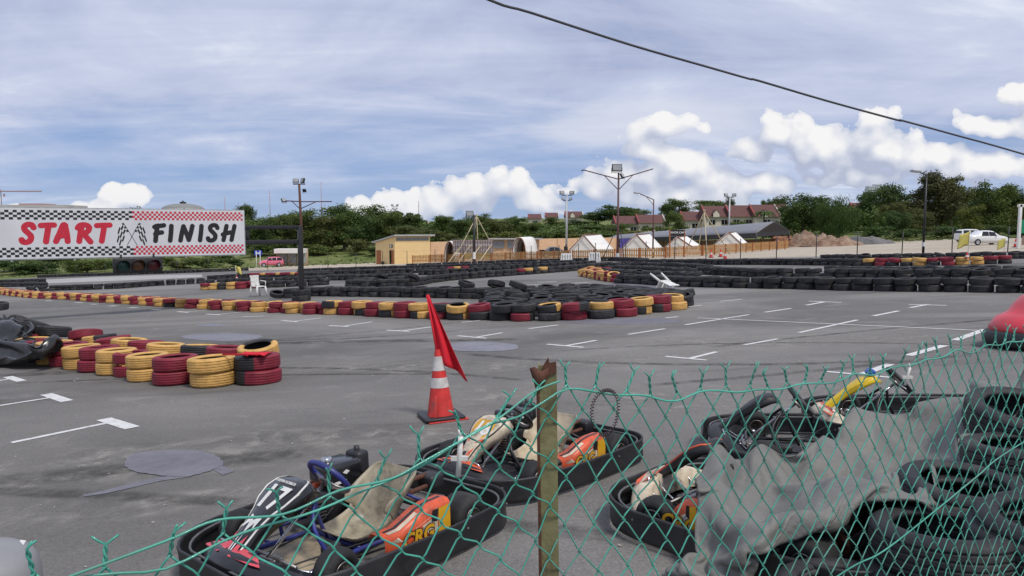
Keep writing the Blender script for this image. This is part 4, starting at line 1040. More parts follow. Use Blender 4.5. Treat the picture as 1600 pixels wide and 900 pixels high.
TARP_SHAPE = [389,7,7,6,8,9,12,17,17,14,9,16,17,13,15,18,15,14,16,16,14,10,8,8,16,13,5,16,9,15,11,15,16,17,19,19,20,19,13,-3,29,29,30,33,42,27,17,3,18,13,34,34,41,39,49,16,23,27,16,11,-4,2,2,2,-1,-1,-1,-3,-2,0,4,-4,0,7,-3,-2,2,-1,0,-2,1,3,-1,1,-8,1,9,-10,5,-3,4,2,-2,-1,-2,0,0,2,-9,12,-7,-1,-1,-5,-3,5,7,6,-2,-6,0,-7,-8,2,2,20,-15,4,3,0,-7,-1,3,4,2,0,-2,-2,-1,-1,2,4,-7,-1,5,-2,1,-2,-1,-1,0,1,6,-2,-1,-5,0,4,-1,3,0,-2,3,-1,-1,-3,0,-1,17,-5,-11,-2,-2,-2,-12,8,7,9,-6,-3,-3,4,-12,-4,-8,11,6,1,3,2,-7,-2,0,-1,7,3,1,-3,4,-6,2,0,-1,-7,3,4,-1,2,-1,-5,0,0,1,6,-1,-2,-4,3,0,0,1,1,-1,0,-3,0,-1,0,0,17,-6,-14,1,0,-1,-13,8,7,2,-2,-7,5,2,-17,-3,0,13,-9,5,5,-9,1,-2,5,-5,7,1,-1,2,-1,0,-1,3,-5,-5,-1,-2,-8,2,8,1,1,0,0,8,0,-2,-3,1,-1,0,0,0,1,1,-3,-2,0,0,0,16,-6,-14,2,0,-9,-9,10,9,2,-6,-3,10,-5,-20,-3,-2,8,5,2,-10,0,0,2,-1,-1,7,1,0,0,-1,-1,3,0,-7,-4,0,2,0,-2,0,0,2,1,0,8,0,-2,-4,1,-1,0,1,-1,1,2,-4,-2,-1,1,0,15,-5,-15,3,6,-14,-6,
10,11,-7,-7,4,11,-8,-26,9,0,-4,4,-12,1,3,-1,9,-10,2,5,0,1,-2,1,-4,7,-3,-5,-7,6,-2,1,-1,-1,-1,2,1,-1,9,1,0,-6,-1,0,0,1,1,-2,2,0,-5,-1,0,0,13,0,-19,5,8,-15,-6,14,2,-4,-7,10,6,-6,-13,-3,-4,-4,-12,0,2,2,4,-1,-5,8,-3,2,0,-2,0,-4,8,2,1,-14,-4,0,1,3,-1,0,0,4,-2,8,-2,4,-6,-3,-1,1,0,4,2,-5,1,-5,0,-1,-2,10,7,-21,5,11,-14,-8,19,-5,-5,-3,13,0,-8,-6,-4,-4,-10,-1,1,3,1,3,-4,-4,4,5,1,-5,0,0,-5,-2,-1,10,-8,-4,-2,0,4,1,2,-2,3,0,8,-6,2,-2,-3,-1,0,0,0,5,1,-8,0,-10,-3,-1,10,17,-21,3,17,-11,-14,19,-5,-5,3,2,-2,-1,0,-1,-3,-6,-1,1,2,4,-2,-2,0,3,1,-2,-2,0,-1,-4,-3,-1,8,1,-5,-6,0,2,2,3,-2,1,2,10,0,-3,-5,-4,0,-2,-4,0,2,12,-14,12,-11,-10,-6,-2,24,-10,-2,20,-8,-15,17,-6,-3,18,-9,-9,-2,2,0,-3,-5,1,1,0,1,-1,-1,4,0,-1,-3,0,-4,2,1,0,-1,-5,1,4,-7,0,2,0,3,0,-2,0,7,5,1,-5,-7,-4,0,-2,-1,0,13,-12,15,-8,-10,-7,-7,12,1,-4,22,-8,-12,14,-8,-2,23,-11,-11,-1,-1,-1,-6,2,1,0,1,-1,-1,1,-1,0,0,-2,7,-4,-2,-3,-3,1,2,-2,4,-6,-1,3,1,1,2,-3,
-2,4,5,4,1,-3,1,-10,-6,-3,1,10,-9,15,-5,-6,-12,-5,2,6,0,21,-12,-6,9,-6,1,18,-2,-17,-2,4,-6,0,0,0,0,-1,-2,0,1,5,-5,0,-1,5,1,0,1,-5,-1,-1,-3,2,-5,0,2,1,0,2,-1,-3,1,3,3,4,-5,8,-2,-11,-7,1,6,-5,12,-2,-2,-18,-2,-1,-1,9,24,-19,0,4,-7,4,4,4,-5,-1,6,-2,0,-1,-1,0,-2,-1,0,-1,5,-2,-2,-1,-1,-1,-3,8,0,-1,0,-1,0,-6,1,1,0,1,-3,0,0,0,1,2,5,0,2,5,-10,-10,3,3,-2,3,0,7,-21,5,-10,-4,13,25,-25,5,-1,1,2,1,4,-4,1,-1,-1,-2,0,-1,-1,-3,-1,-1,0,0,0,-1,0,-1,2,-2,0,3,-3,-1,7,-2,-4,1,1,-1,3,-4,-1,-1,-1,-2,0,0,4,6,8,-10,-10,3,2,5,-1,-4,2,-8,0,-11,5,4,27,-29,14,-9,6,-2,2,4,-3,-2,-2,2,-3,-2,-1,-2,-1,-1,-1,0,-1,-1,-3,0,-1,0,1,1,8,-2,-5,9,-6,-1,1,-3,0,5,-3,-3,0,1,-1,-1,-1,0,5,13,-13,-6,1,3,5,-4,2,-6,1,0,-9,5,-3,28,-35,16,-3,3,-4,3,5,-2,-3,2,-2,-2,-1,-2,-3,-1,-1,0,-2,0,2,2,0,-1,-3,-2,1,8,-4,-1,8,-9,1,0,-2,-2,0,0,0,-2,-1,0,-2,-1,1,7,17,-17,-2,0,5,6,0,-12,-1,-5,-13,-1,3,4,33,-36,11,8,3,-1,2,-1,-4,0,1,-3,-2,-2,-1,-1,-1,-1,5,3,
2,-1,1,-2,-4,-3,-4,2,7,-6,3,0,-5,5,-4,-2,0,0,-2,1,0,-1,0,-2,-2,-2,6,21,-21,-1,2,9,0,-3,-8,2,3,-18,-5,-7,-3,29,-27,13,5,-1,-1,-2,0,-3,-1,-2,-1,-1,0,0,3,-1,-3,-1,-1,-1,1,3,4,-3,-4,-3,3,2,-2,7,-8,-1,5,-5,-2,-1,0,-1,0,0,-1,-1,0,-2,0,4,21,-20,-4,4,11,5,-7,-12,7,-2,-15,-13,13,3,14,-22,1,2,0,0,-2,-5,0,1,1,2,-1,-2,-6,-2,1,-1,-1,0,-1,0,2,7,-1,-5,-1,4,-4,2,6,-10,2,3,-4,0,-4,0,-1,-1,-2,1,0,-1,0,-1,7,18,-20,-4,4,22,-6,-4,-9,-11,8,3,-18,22,0,-3,2,1,-2,-1,-2,1,-7,-1,-2,0,0,-1,-1,1,-1,1,-1,0,1,0,1,-1,8,-3,-4,1,1,-1,4,3,-11,5,-2,-3,-1,-1,-1,-1,-1,0,-1,2,-2,1,-1,8,16,-22,-4,-10,30,-11,12,-4,-9,5,-5,-16,13,2,5,-5,0,-1,-1,-5,4,0,0,-7,0,0,5,-6,1,1,-3,1,1,0,-2,2,0,6,-4,-2,1,-1,1,3,3,-13,9,-4,-2,-2,0,-2,3,0,0,-2,-1,-2,-1,-1,11,13,-21,-2,-6,21,-17,24,-4,-14,-3,-21,3,10,-2,4,-5,1,-3,4,-5,-3,0,5,1,0,-5,1,0,-7,5,0,-1,0,1,-2,2,2,2,-4,0,0,-2,3,4,-1,-10,6,-1,-4,-1,1,1,-1,-1,0,1,-1,-2,-1,-2,11,11,-22,-2,4,-12,-5,22,7,
-3,-15,-23,3,-5,0,4,-2,1,-5,0,2,-2,1,-2,-1,-2,3,1,0,3,0,-1,-4,-2,2,-2,3,2,0,-2,-1,-1,-1,3,9,-8,-7,3,0,-3,2,0,-1,-2,-1,-2,1,0,-1,-1,-1,9,10,-20,-3,4,-8,-7,18,9,15,-2,-29,-3,1,-3,-1,-1,0,3,-3,-1,0,0,-1,2,3,-6,7,0,4,0,-2,-6,-3,3,-2,3,0,-2,-1,0,0,-1,4,11,-9,-8,4,1,-4,-1,0,2,-3,0,-2,-1,-1,-1,-1,1,1,15,-3,-14,0,-1,-12,7,9,14,23,-1,-3,4,-7,1,1,-3,-3,3,0,-1,1,0,-1,5,0,2,-5,-1,4,5,-8,-3,1,1,2,0,-2,-1,0,-1,0,6,12,-6,-12,2,2,-3,0,-2,1,-3,-2,-3,0,0,-1,0,10,3,3,-12,-9,-9,0,1,-4,-10,17,-6,2,0,5,-9,1,-4,7,-4,-2,0,0,2,2,-1,1,-2,2,0,0,1,3,-7,1,-1,2,1,-1,-1,-2,1,-1,0,6,15,-3,-13,0,-1,-1,0,-1,-3,-1,-3,-6,-1,1,-1,0,1,2,14,-14,-8,1,-15,11,7,-26,-5,0,0,2,-4,-2,15,-2,0,-8,-2,6,-4,-2,4,-1,-4,1,1,1,2,-1,-3,-3,0,0,2,0,0,0,-1,-1,0,0,3,17,-2,-12,2,-4,-1,1,-1,-7,-2,3,-8,-3,1,-1,-2,-3,17,11,-5,-10,0,-26,-12,8,-4,3,-1,-5,11,-3,1,4,-1,0,-1,-9,1,3,-8,0,2,1,0,0,-1,7,0,-8,-1,-2,1,4,0,0,-1,0,-1,0,0,0,16,5,-16,2,-2,-4,1,-3,5,
-11,-7,0,-3,-2,-2,-7,1,29,11,-18,-3,3,0,-8,-2,1,2,-1,-5,5,0,-8,2,3,-2,2,0,-8,6,-3,2,1,2,-1,-2,-3,4,0,-5,1,-2,0,3,1,1,0,1,0,0,0,-1,6,12,-16,1,1,-5,1,-6,5,-4,-13,-5,-1,-3,0,-5,-2,2,27,3,-10,6,-1,-1,-2,0,5,1,2,-17,-1,1,7,2,-2,-6,5,-2,1,2,-1,-1,4,1,-6,-1,6,-4,-4,0,1,-5,3,1,0,1,1,1,1,1,1,2,15,-15,0,3,2,-9,-7,11,-5,-13,0,-2,5,-10,-13,-8,-13,32,21,2,3,-3,1,-3,-5,6,-9,0,0,0,0,4,-3,8,3,0,-3,0,-2,1,-2,1,7,-5,-2,1,-3,-2,-3,3,-6,2,2,-1,-1,0,1,2,2,3,1,15,-13,-1,7,1,-1,-14,5,-5,-2,6,-13,13,-12,0,-1,-17,-9,2,11,6,-20,-1,5,1,4,-3,14,0,-15,-3,7,7,-2,-1,1,-2,-4,-2,1,0,1,7,-7,1,-1,-2,-3,-1,3,-7,-1,1,1,1,1,0,1,0,3,1,15,-9,1,4,-1,-4,-1,24,-6,-7,-3,-19,18,-1,-6,-19,0,-3,1,-12,1,-2,3,1,3,6,-2,3,8,-7,5,1,-3,-5,1,0,-4,-3,0,0,-1,-2,7,-3,0,-2,-1,-1,-2,2,-3,-1,0,0,0,0,0,1,0,-2,0,11,-8,10,0,1,0,6,3,-10,-5,-1,-7,11,4,-13,-8,-10,-8,-10,8,2,-7,-1,0,15,-7,0,3,7,-1,-6,4,-4,-2,0,2,-8,-1,-2,0,3,-5,5,0,1,-2,-1,0,0,0,-1,-4,0,
-1,0,0,0,0,0,-1,-3,1,-7,19,6,-6,-10,11,-1,6,-1,-22,-11,4,16,2,-2,-4,-7,-1,0,6,-2,3,-3,5,0,0,-1,2,6,-5,2,-1,-2,-4,0,-6,1,-1,-1,4,-5,2,-1,2,-1,-1,0,1,-2,2,-2,-1,0,-2,-1,0,1,0,3,0,0,-12,15,-3,-8,-5,22,-5,-5,13,-3,-11,-4,4,2,-1,-8,1,-1,2,3,-2,-2,3,-4,5,4,-6,1,5,6,-1,-3,7,-2,-8,-8,-1,0,-1,3,-4,2,0,0,0,0,0,2,1,-3,-2,-1,0,-1,-1,0,-1,1,1,1,0,-10,11,2,-8,-6,14,-13,-9,30,-2,-9,2,2,-1,5,-10,1,-2,0,-1,4,3,-1,-2,0,7,0,-2,1,2,2,-2,4,0,-6,-10,-2,-2,0,2,-3,1,0,-1,0,-2,1,2,1,1,-1,-1,0,-2,-1,0,-1,1,-2,-2,3,4,-1,-5,-5,-2,20,3,-27,-2,-4,18,9,1,-9,20,-3,-5,-9,1,6,-6,6,-1,0,0,1,2,2,2,-2,1,3,0,0,-2,-14,0,-3,-2,1,-2,0,1,0,3,-2,-1,3,0,-2,0,-1,0,1,-1,0,-2,-4,2,-1,0,1,3,-2,1,4,11,-2,0,1,-25,-2,11,6,-16,0,7,-2,5,-6,7,-5,1,0,-1,0,-2,3,-1,3,4,2,5,0,-1,1,-16,-1,0,-5,-1,0,-1,1,-1,3,-3,2,-1,3,1,-1,0,-1,0,-1,-5,5,-3,-1,0,0,0,0,0,-1,-8,6,19,-5,1,-2,-7,9,-9,-5,-6,12,-6,6,-1,3,-1,-5,1,-3,4,-6,-4,-1,2,6,6,9,0,-2,0,-14,-3,4,-5,
-5,0,-1,0,0,2,-1,1,0,1,2,1,-5,-1,0,0,-1,2,1,-2,0,1,0,-1,-1,0,1,-14,12,2,2,-1,0,0,-1,2,-1,0,0,0,0,-7,5,-7,0,-4,2,5,1,-5,0,1,-1,10,9,-1,0,-11,-6,5,0,-8,-2,0,0,2,0,1,-1,-1,1,0,6,-1,-7,2,-2,-2,2,1,-1,1,0,-2,1,-2,-2,6,5,5,-1,-6,-1,3,-1,2,-9,6,0,-2,1,-3,-2,-2,-1,-1,2,-2,1,6,-5,-1,1,0,2,14,-1,1,-10,-6,2,0,-4,1,-2,-3,0,1,1,0,-2,-1,1,4,8,-2,-1,-4,-5,0,2,1,-1,1,-2,0,-1,1,1,-2,1,8,-1,1,0,-7,9,-3,2,-1,-8,12,-5,8,-4,1,-12,4,2,-3,2,-5,0,0,1,1,12,-1,3,-7,-7,7,-8,-1,-2,-3,0,-1,1,1,0,2,-4,1,2,7,-2,3,1,-5,-5,1,1,-1,0,0,1,0,-2,0,-2,-2,-2,-2,-1,7,0,-2,0,4,1,-14,5,-2,1,5,4,-8,1,-3,0,2,-1,0,1,-1,0,10,1,0,-3,-7,11,-16,-1,0,-2,0,0,0,2,0,0,-1,1,0,8,2,-2,1,0,-8,-1,-1,1,1,-1,-1,0,0,0,0,-1,-2,9,-13,1,6,0,0,5,2,-11,3,-3,0,4,-1,-4,5,-4,0,-1,1,1,-1,0,-1,5,5,0,-1,-5,8,-15,1,-1,-1,-1,1,0,1,1,0,-2,1,0,4,4,0,0,0,-7,0,-1,-1,1,0,-1,0,-1,-1,1396,3,3,4,6,8,8,7,-1,2,4,6,5,-16,-17,3,17,17,16,15,14,11,14,14,14,8,0,13,15,12,9,7,5,
2,-1,-1,0,-7,-17,18,0,4,7,5,3,35,24,44,39,36,24,28,18,13,15,49,37,11,4,2,-11,-1,2,2,0,0,1,2,5,0,-5,2,0,11,1,-18,-3,0,-1,-2,0,5,-3,2,2,0,7,-11,1,-1,2,-3,0,0,3,0,1,9,0,-15,18,-5,1,2,-8,-5,-4,-1,-4,-2,6,0,10,9,-9,-16,7,3,1,1,-13,-1,0,2,2,0,0,2,1,3,-2,-1,1,6,6,0,-19,-1,-4,0,-1,-1,6,-3,-1,10,0,1,-11,2,-1,5,-6,0,0,3,-1,0,21,-14,-10,20,-10,-2,11,-20,0,-5,-2,-1,-1,3,2,3,13,-18,2,7,1,1,-16,0,0,3,-1,2,1,0,4,0,1,-3,0,3,8,10,-2,-28,-2,-2,0,0,-1,5,-1,-2,10,5,-2,-8,-2,-1,7,-9,1,0,2,0,0,17,-13,-6,21,-6,1,-12,-5,-9,-2,-1,0,0,1,5,3,0,-11,14,2,2,-18,1,0,-1,7,-2,0,2,1,1,7,-7,-2,-1,4,1,0,3,-11,-5,-2,-3,0,0,4,0,-2,8,7,-4,-3,-2,1,2,-10,1,2,0,0,1,15,-13,-4,19,-3,-4,-11,-9,-5,-2,-1,0,1,0,8,3,3,-10,8,3,-19,1,0,0,3,4,-2,0,3,1,3,-1,-6,-1,0,3,3,-1,1,-8,-8,0,-3,-1,2,2,1,-1,4,12,-5,0,-5,2,1,-10,1,2,-1,0,0,13,-10,-5,15,9,-14,-16,-5,-3,-1,-1,1,2,-1,10,-9,0,4,4,-20,0,2,1,0,5,0,0,1,1,1,4,-5,-4,-3,-1,1,8,-2,1,-2,-12,0,-2,-2,
2,1,2,0,-3,12,-3,-2,1,2,0,-11,1,2,0,0,-1,8,-1,-11,16,14,-16,-20,-5,-2,-1,0,1,1,-1,-2,2,2,3,-20,1,1,1,0,2,6,-5,3,0,2,1,1,-7,-4,-2,-1,-3,2,1,2,6,-9,-2,-1,-3,3,-1,0,2,-3,3,1,2,1,5,3,-9,-5,1,0,-1,0,1,7,-14,16,20,-16,-26,-2,-2,-3,2,1,0,-1,-2,0,1,-19,0,1,2,-1,2,2,6,-4,0,-2,3,2,0,-6,0,-6,-3,-1,-1,0,2,7,-3,-6,3,-4,2,-2,0,-1,0,1,1,2,0,0,4,1,-6,-2,5,1,-1,-7,9,-15,11,27,-11,-32,-2,-1,-3,3,1,0,-1,-1,0,-17,0,0,1,2,-1,2,1,0,0,-1,0,1,4,0,-9,-2,-1,-5,2,9,-9,-2,4,2,-4,4,-5,2,-3,1,-1,0,-1,1,1,5,-3,-1,2,-2,-7,3,5,8,-1,-5,-13,4,32,-6,-35,-2,-3,-1,6,2,9,0,-5,-15,1,1,0,-1,1,-1,1,2,-1,-1,-1,-1,-2,4,3,1,0,0,-7,-2,7,-8,-4,3,1,-2,3,-3,0,-3,1,1,-1,-1,2,0,5,-1,1,-6,0,-6,0,2,5,13,-6,-2,-14,33,-6,-33,0,-4,0,6,2,8,-2,-11,-1,1,-1,1,-1,0,-1,0,3,-3,-2,0,-2,-1,-1,-1,-2,1,5,-3,5,4,-7,-4,0,0,2,3,-2,-1,-3,0,2,0,-2,1,-2,5,2,4,-10,0,-5,-1,1,6,12,-11,12,-16,29,-11,-29,1,-5,-2,-2,2,14,-7,-1,0,-1,-1,0,-2,-1,0,-1,2,-5,-1,0,-1,-1,0,
0,-1,-1,-2,1,12,3,-8,-3,0,0,3,4,-2,-4,-2,0,1,0,-4,8,-2,-5,6,8,-14,1,-4,-1,0,10,-2,3,6,-1,19,-19,-22,0,-3,-4,-2,0,-2,1,-5,-1,-1,-1,-2,-2,-2,2,-2,0,-5,2,-2,-1,-1,0,1,-1,0,-1,0,14,2,-9,-3,0,1,4,0,0,-2,-2,-1,-1,1,-5,5,3,-6,4,12,-16,1,-1,-1,-4,23,-7,3,-6,7,14,-24,-14,-1,-5,-1,-2,-1,-3,0,-1,-2,-2,-3,-3,-1,-1,0,0,0,-4,-1,1,-1,0,-1,1,0,-1,1,2,12,-2,-7,-1,0,1,9,9,6,-3,-4,-4,-5,-6,-7,1,5,-3,0,15,-16,-2,1,1,-3,6,6,7,-7,11,2,-24,-11,-1,-4,0,-2,3,-3,-2,-2,-3,-3,-2,-3,-1,-1,-2,-1,-1,1,0,3,1,1,1,-2,-1,-4,0,6,12,-6,-6,-1,3,-1,-2,0,6,1,1,-1,-1,-2,-4,-3,2,1,-1,16,-17,-2,2,-3,5,2,0,12,-10,21,-10,-17,-12,-5,-2,1,-5,1,-1,-1,-4,-3,-3,-2,-2,-1,-1,-1,0,2,0,-2,-1,0,0,2,3,0,-4,1,8,7,-7,-3,-1,2,1,0,-1,1,-1,0,-1,1,-1,-1,-3,2,0,0,15,-17,-2,2,-4,7,0,-9,11,0,26,-22,-7,-15,-5,2,-2,-3,0,0,-5,-4,-3,-3,-1,-2,-1,-1,0,-2,1,1,0,0,1,0,0,4,0,-3,3,9,1,-6,-4,3,1,-1,-1,0,2,0,0,-2,0,1,0,-3,2,-2,2,13,-16,0,0,-7,9,2,-1,3,2,24,-37,-1,
-1,6,-5,-1,-3,-2,-3,-3,-4,-2,-3,-1,0,3,-2,0,-1,-1,0,1,-1,1,0,1,3,-2,0,6,8,-4,-6,-4,3,0,1,-1,0,1,0,0,-1,-1,2,0,-2,2,-2,3,10,-18,1,3,-4,8,6,-12,-2,11,44,-33,-12,5,-2,1,-5,-4,-2,-5,-2,-2,0,-1,-2,-3,2,-1,0,2,1,0,1,-2,0,-1,1,3,-3,2,7,5,-6,-6,-2,2,0,3,-2,1,-1,2,0,-1,0,1,0,-2,2,-2,2,9,-14,2,7,-6,8,1,-10,-9,31,16,-11,5,0,-3,0,-8,-3,4,-4,-2,-3,-2,0,-2,-2,1,2,1,1,1,-2,0,0,-1,-1,0,1,0,3,6,3,-6,-7,1,1,1,2,-1,0,-1,1,0,-1,1,1,0,-3,1,1,4,1,-18,12,11,-20,21,14,-6,-34,41,5,1,-3,-4,0,0,2,-9,-1,-1,-1,-1,-1,1,1,4,3,-2,7,3,3,-8,-10,0,-1,0,1,-1,0,4,5,2,-5,-8,2,0,2,1,1,-1,4,2,-4,-2,-1,1,2,-4,-1,1,7,-1,-17,15,11,-28,11,14,-10,-28,19,0,-1,-2,-2,2,-7,3,-2,-3,-1,1,-1,-2,0,-2,8,7,-5,0,2,8,-7,-12,1,-1,-1,0,0,2,4,3,0,-5,-6,2,2,1,0,4,1,-1,2,-2,-2,-2,-1,3,-5,-2,2,9,-18,-22,25,15,-15,-4,17,1,-13,-5,-1,2,0,-4,3,-6,-1,0,-1,-1,1,1,0,0,1,-4,0,6,-2,2,12,-9,-8,1,-3,-1,0,-1,2,4,2,2,-6,-4,1,2,3,0,0,1,0,0,-1,-2,-1,-1,3,-5,-3,1,8,
-9,-28,14,12,0,-13,17,6,-8,1,-1,1,4,-7,-1,-1,0,0,0,-1,1,4,-1,-4,0,2,0,8,-7,2,11,-14,-4,1,-3,-1,0,0,0,5,1,3,-6,-3,1,3,1,0,2,1,0,1,-1,-2,-4,-1,3,-4,-9,3,3,9,-8,-7,3,6,-16,-1,-8,-2,4,-2,-2,0,1,1,-1,1,-2,4,0,-3,2,-6,0,9,0,-2,4,-7,5,2,-11,-1,-1,-2,-1,-2,1,1,4,0,3,-5,-1,0,1,1,2,4,3,0,3,-3,-3,-8,-4,1,10,-2,-17,9,12,0,-11,-3,4,1,-12,2,0,3,-3,2,-1,-1,0,2,3,-4,-1,2,0,1,2,-2,1,0,0,1,-4,9,-7,-8,1,-3,-2,-1,0,0,0,5,2,1,-5,1,0,0,0,1,3,1,1,-6,1,9,-8,-7,-8,4,13,-19,8,6,10,3,9,-6,-12,0,0,4,1,-2,3,0,0,-4,-1,3,1,-1,6,0,-2,-1,-1,0,-1,-1,0,1,5,-8,-6,1,-3,-2,-1,0,2,1,2,5,2,-6,2,-1,-2,-1,0,7,2,0,-4,-2,9,3,-8,-17,9,2,-12,9,7,1,-2,9,-12,5,-2,-2,3,0,1,2,0,1,0,-3,1,2,0,1,1,-3,1,-2,0,3,-2,-3,4,-2,-7,-4,0,1,0,-2,0,1,1,1,4,7,-10,2,-2,-2,-2,0,-2,5,2,-6,1,-1,-8,1,-11,26,-10,1,-10,6,3,-12,-9,-2,7,-3,-2,1,1,-1,0,1,0,1,0,5,-2,1,2,3,-10,0,4,0,3,-1,-7,4,-5,-4,-6,0,0,5,1,1,1,0,0,-2,11,-12,3,-2,-4,-3,3,7,2,-4,-2,0,8,-1,4,-18,-14,
-3,4,2,8,7,-11,-5,-1,13,-1,2,-4,0,1,-1,1,0,6,-4,1,0,9,-3,-1,-5,-5,5,2,0,-5,-2,2,-5,5,-8,-3,0,-1,1,3,3,3,1,-6,11,-12,1,-2,0,-4,-3,2,4,-3,4,4,12,1,-16,4,-21,0,6,-15,13,-15,-1,2,3,3,1,1,1,2,-1,-2,6,-4,2,1,0,-5,3,6,2,-2,-8,2,-1,1,-5,-1,2,-6,10,-6,-3,3,3,2,-4,-3,0,4,-6,9,-11,3,-10,-8,-2,3,-1,10,-7,4,13,19,-1,4,-4,-14,-27,-11,-12,-12,15,-8,-6,1,-2,3,6,5,-6,3,-4,4,-1,0,1,-2,7,0,-1,0,-1,-10,6,1,0,-7,-5,3,-6,12,2,-1,-2,-1,6,1,-1,-8,-1,-4,6,-10,2,-6,-7,6,5,-8,3,-11,-14,-11,41,12,1,14,-9,1,-9,2,-9,3,-6,0,1,-3,-1,3,16,-6,2,4,-1,-6,1,1,-2,5,0,2,-3,-1,-10,10,0,-3,-3,-11,1,-3,3,4,2,1,1,4,2,5,-2,-8,-3,2,-7,6,-6,-16,22,-4,-2,-2,2,-5,-25,-6,-3,12,14,16,12,-2,-6,-1,-1,0,0,2,-3,-1,5,12,0,-5,4,3,-6,0,0,-3,1,4,1,-1,1,-10,3,7,-5,-1,-9,-1,-3,1,2,2,1,2,2,3,5,0,2,-8,-3,-3,6,-2,-26,18,7,6,-20,-3,-2,4,10,-19,5,-3,2,-5,0,-2,-1,-3,2,-2,1,1,-2,6,3,3,6,0,0,-3,-3,-1,2,-3,5,0,-1,2,-3,-3,3,-2,-2,-10,-1,0,-2,1,2,0,3,3,1,9,-1,
5,1,-5,0,-1,-13,-22,12,9,11,-17,-10,2,3,4,-1,-4,-2,-4,-1,-1,-3,0,-1,3,8,3,-4,-7,-3,1,1,11,5,0,-10,4,2,-1,0,1,0,0,1,2,0,1,-2,-3,-7,-10,1,3,-4,1,1,0,1,1,1,2,0,4,-4,2,6,0,-28,5,5,-4,-5,2,-7,8,3,-3,-4,-11,6,1,-5,0,3,13,3,-15,-5,-1,5,9,-8,1,1,8,5,-12,1,6,-4,-5,4,3,1,1,3,1,0,1,-2,-3,-14,-2,0,1,-5,1,0,0,0,2,2,0,9,-5,1,-1,8,-17,-12,11,4,-10,3,-21,17,1,-2,7,-6,0,9,-8,3,5,-9,9,-10,-2,4,-4,3,-7,3,-2,1,5,-1,0,5,1,-13,3,5,3,2,1,2,1,-1,-4,-1,-14,-1,1,-1,-4,0,0,0,1,7,9,-10,6,0,-2,-3,2,2,0,-3,-3,-1,4,-25,-1,7,1,7,1,-3,-1,5,-9,10,-5,5,0,0,0,0,0,0,-1,-1,-3,-6,-1,1,2,5,-16,-1,5,5,3,3,1,0,5,-1,0,-13,-9,2,2,-4,0,2,4,2,-2,12,-8,1,0,-2,0,0,0,-2,-6,8,0,-6,-7,-5,3,11,-2,-9,7,-8,7,0,-3,0,4,0,2,1,-1,-5,-3,2,3,-2,-7,-3,6,1,4,-15,-5,2,7,3,4,2,1,2,0,0,-6,-7,-4,2,3,2,-1,-4,1,-1,12,-6,2,-2,1,-2,0,-2,-1,-13,1,4,1,-5,13,-2,0,0,-3,-1,-1,1,2,-4,-3,4,2,-6,6,3,-1,-8,-1,2,0,2,-6,3,3,5,-14,-9,0,6,4,6,3,5,-1,3,-1,-4,-5,-2,-5,-2,
2,3,-2,-1,1,8,-5,3,-1,-1,0,-1,-2,-6,-3,4,3,-4,10,-2,1,3,-6,5,-2,-3,2,0,-1,-1,-3,2,-10,4,4,6,-7,-1,0,-1,4,-2,2,-1,8,-10,-13,0,3,-1,3,6,4,5,2,0,-4,0,-2,-4,-4,0,2,0,0,3,3,2,-5,1,-1,1,0,5,3,-1,3,2,7,1,3,-5,6,-3,1,0,-7,5,2,-3,2,-1,-4,-9,2,0,9,-5,-1,0,-1,5,-1,3,-2,6,-6,-15,0,2,2,4,-1,2,4,3,1,-2,1,0,-3,-4,-1,1,-1,-6,13,-1,-1,0,2,1,2,0,1,-1,-2,3,6,0,-1,5,1,0,-1,-4,1,0,1,-3,-1,3,-2,-2,-7,5,-1,5,-2,-2,1,0,1,2,-1,1,5,-5,-11,1,0,0,6,-2,-1,4,4,-2,-1,1,0,-2,-4,-2,2,0,-10,13,0,1,1,3,0,0,-2,2,0,0,3,0,0,-8,11,0,-2,2,0,-7,-5,6,3,1,0,0,-3,-4,4,-1,2,-1,0,-1,2,0,4,-1,0,1,-6,-2,-1,-2,0,5,0,-1,1,2,1,0,0,-1,0,-3,-3,5,2,-10,9,2,-1,-1,1,0,2,-1,0,1,234,-7,-9,-11,-10,-10,-7,-2,6,13,16,-10,-10,-8,3,14,-5,6,1,3,5,-16,-15,-15,6,17,21,7,10,5,13,-8,-6,-4,-2,-3,-1,6,9,19,-9,-19,-21,-24,0,3,35,11,17,24,-20,-25,-29,-35,-17,6,23,32,33,26,-4,7,2,1,-3,-1,-2,-4,5,0,-3,-1,0,3,5,-10,8,-10,1,5,-2,16,-2,0,-20,-1,-5,13,-5,5,-7,12,-3,
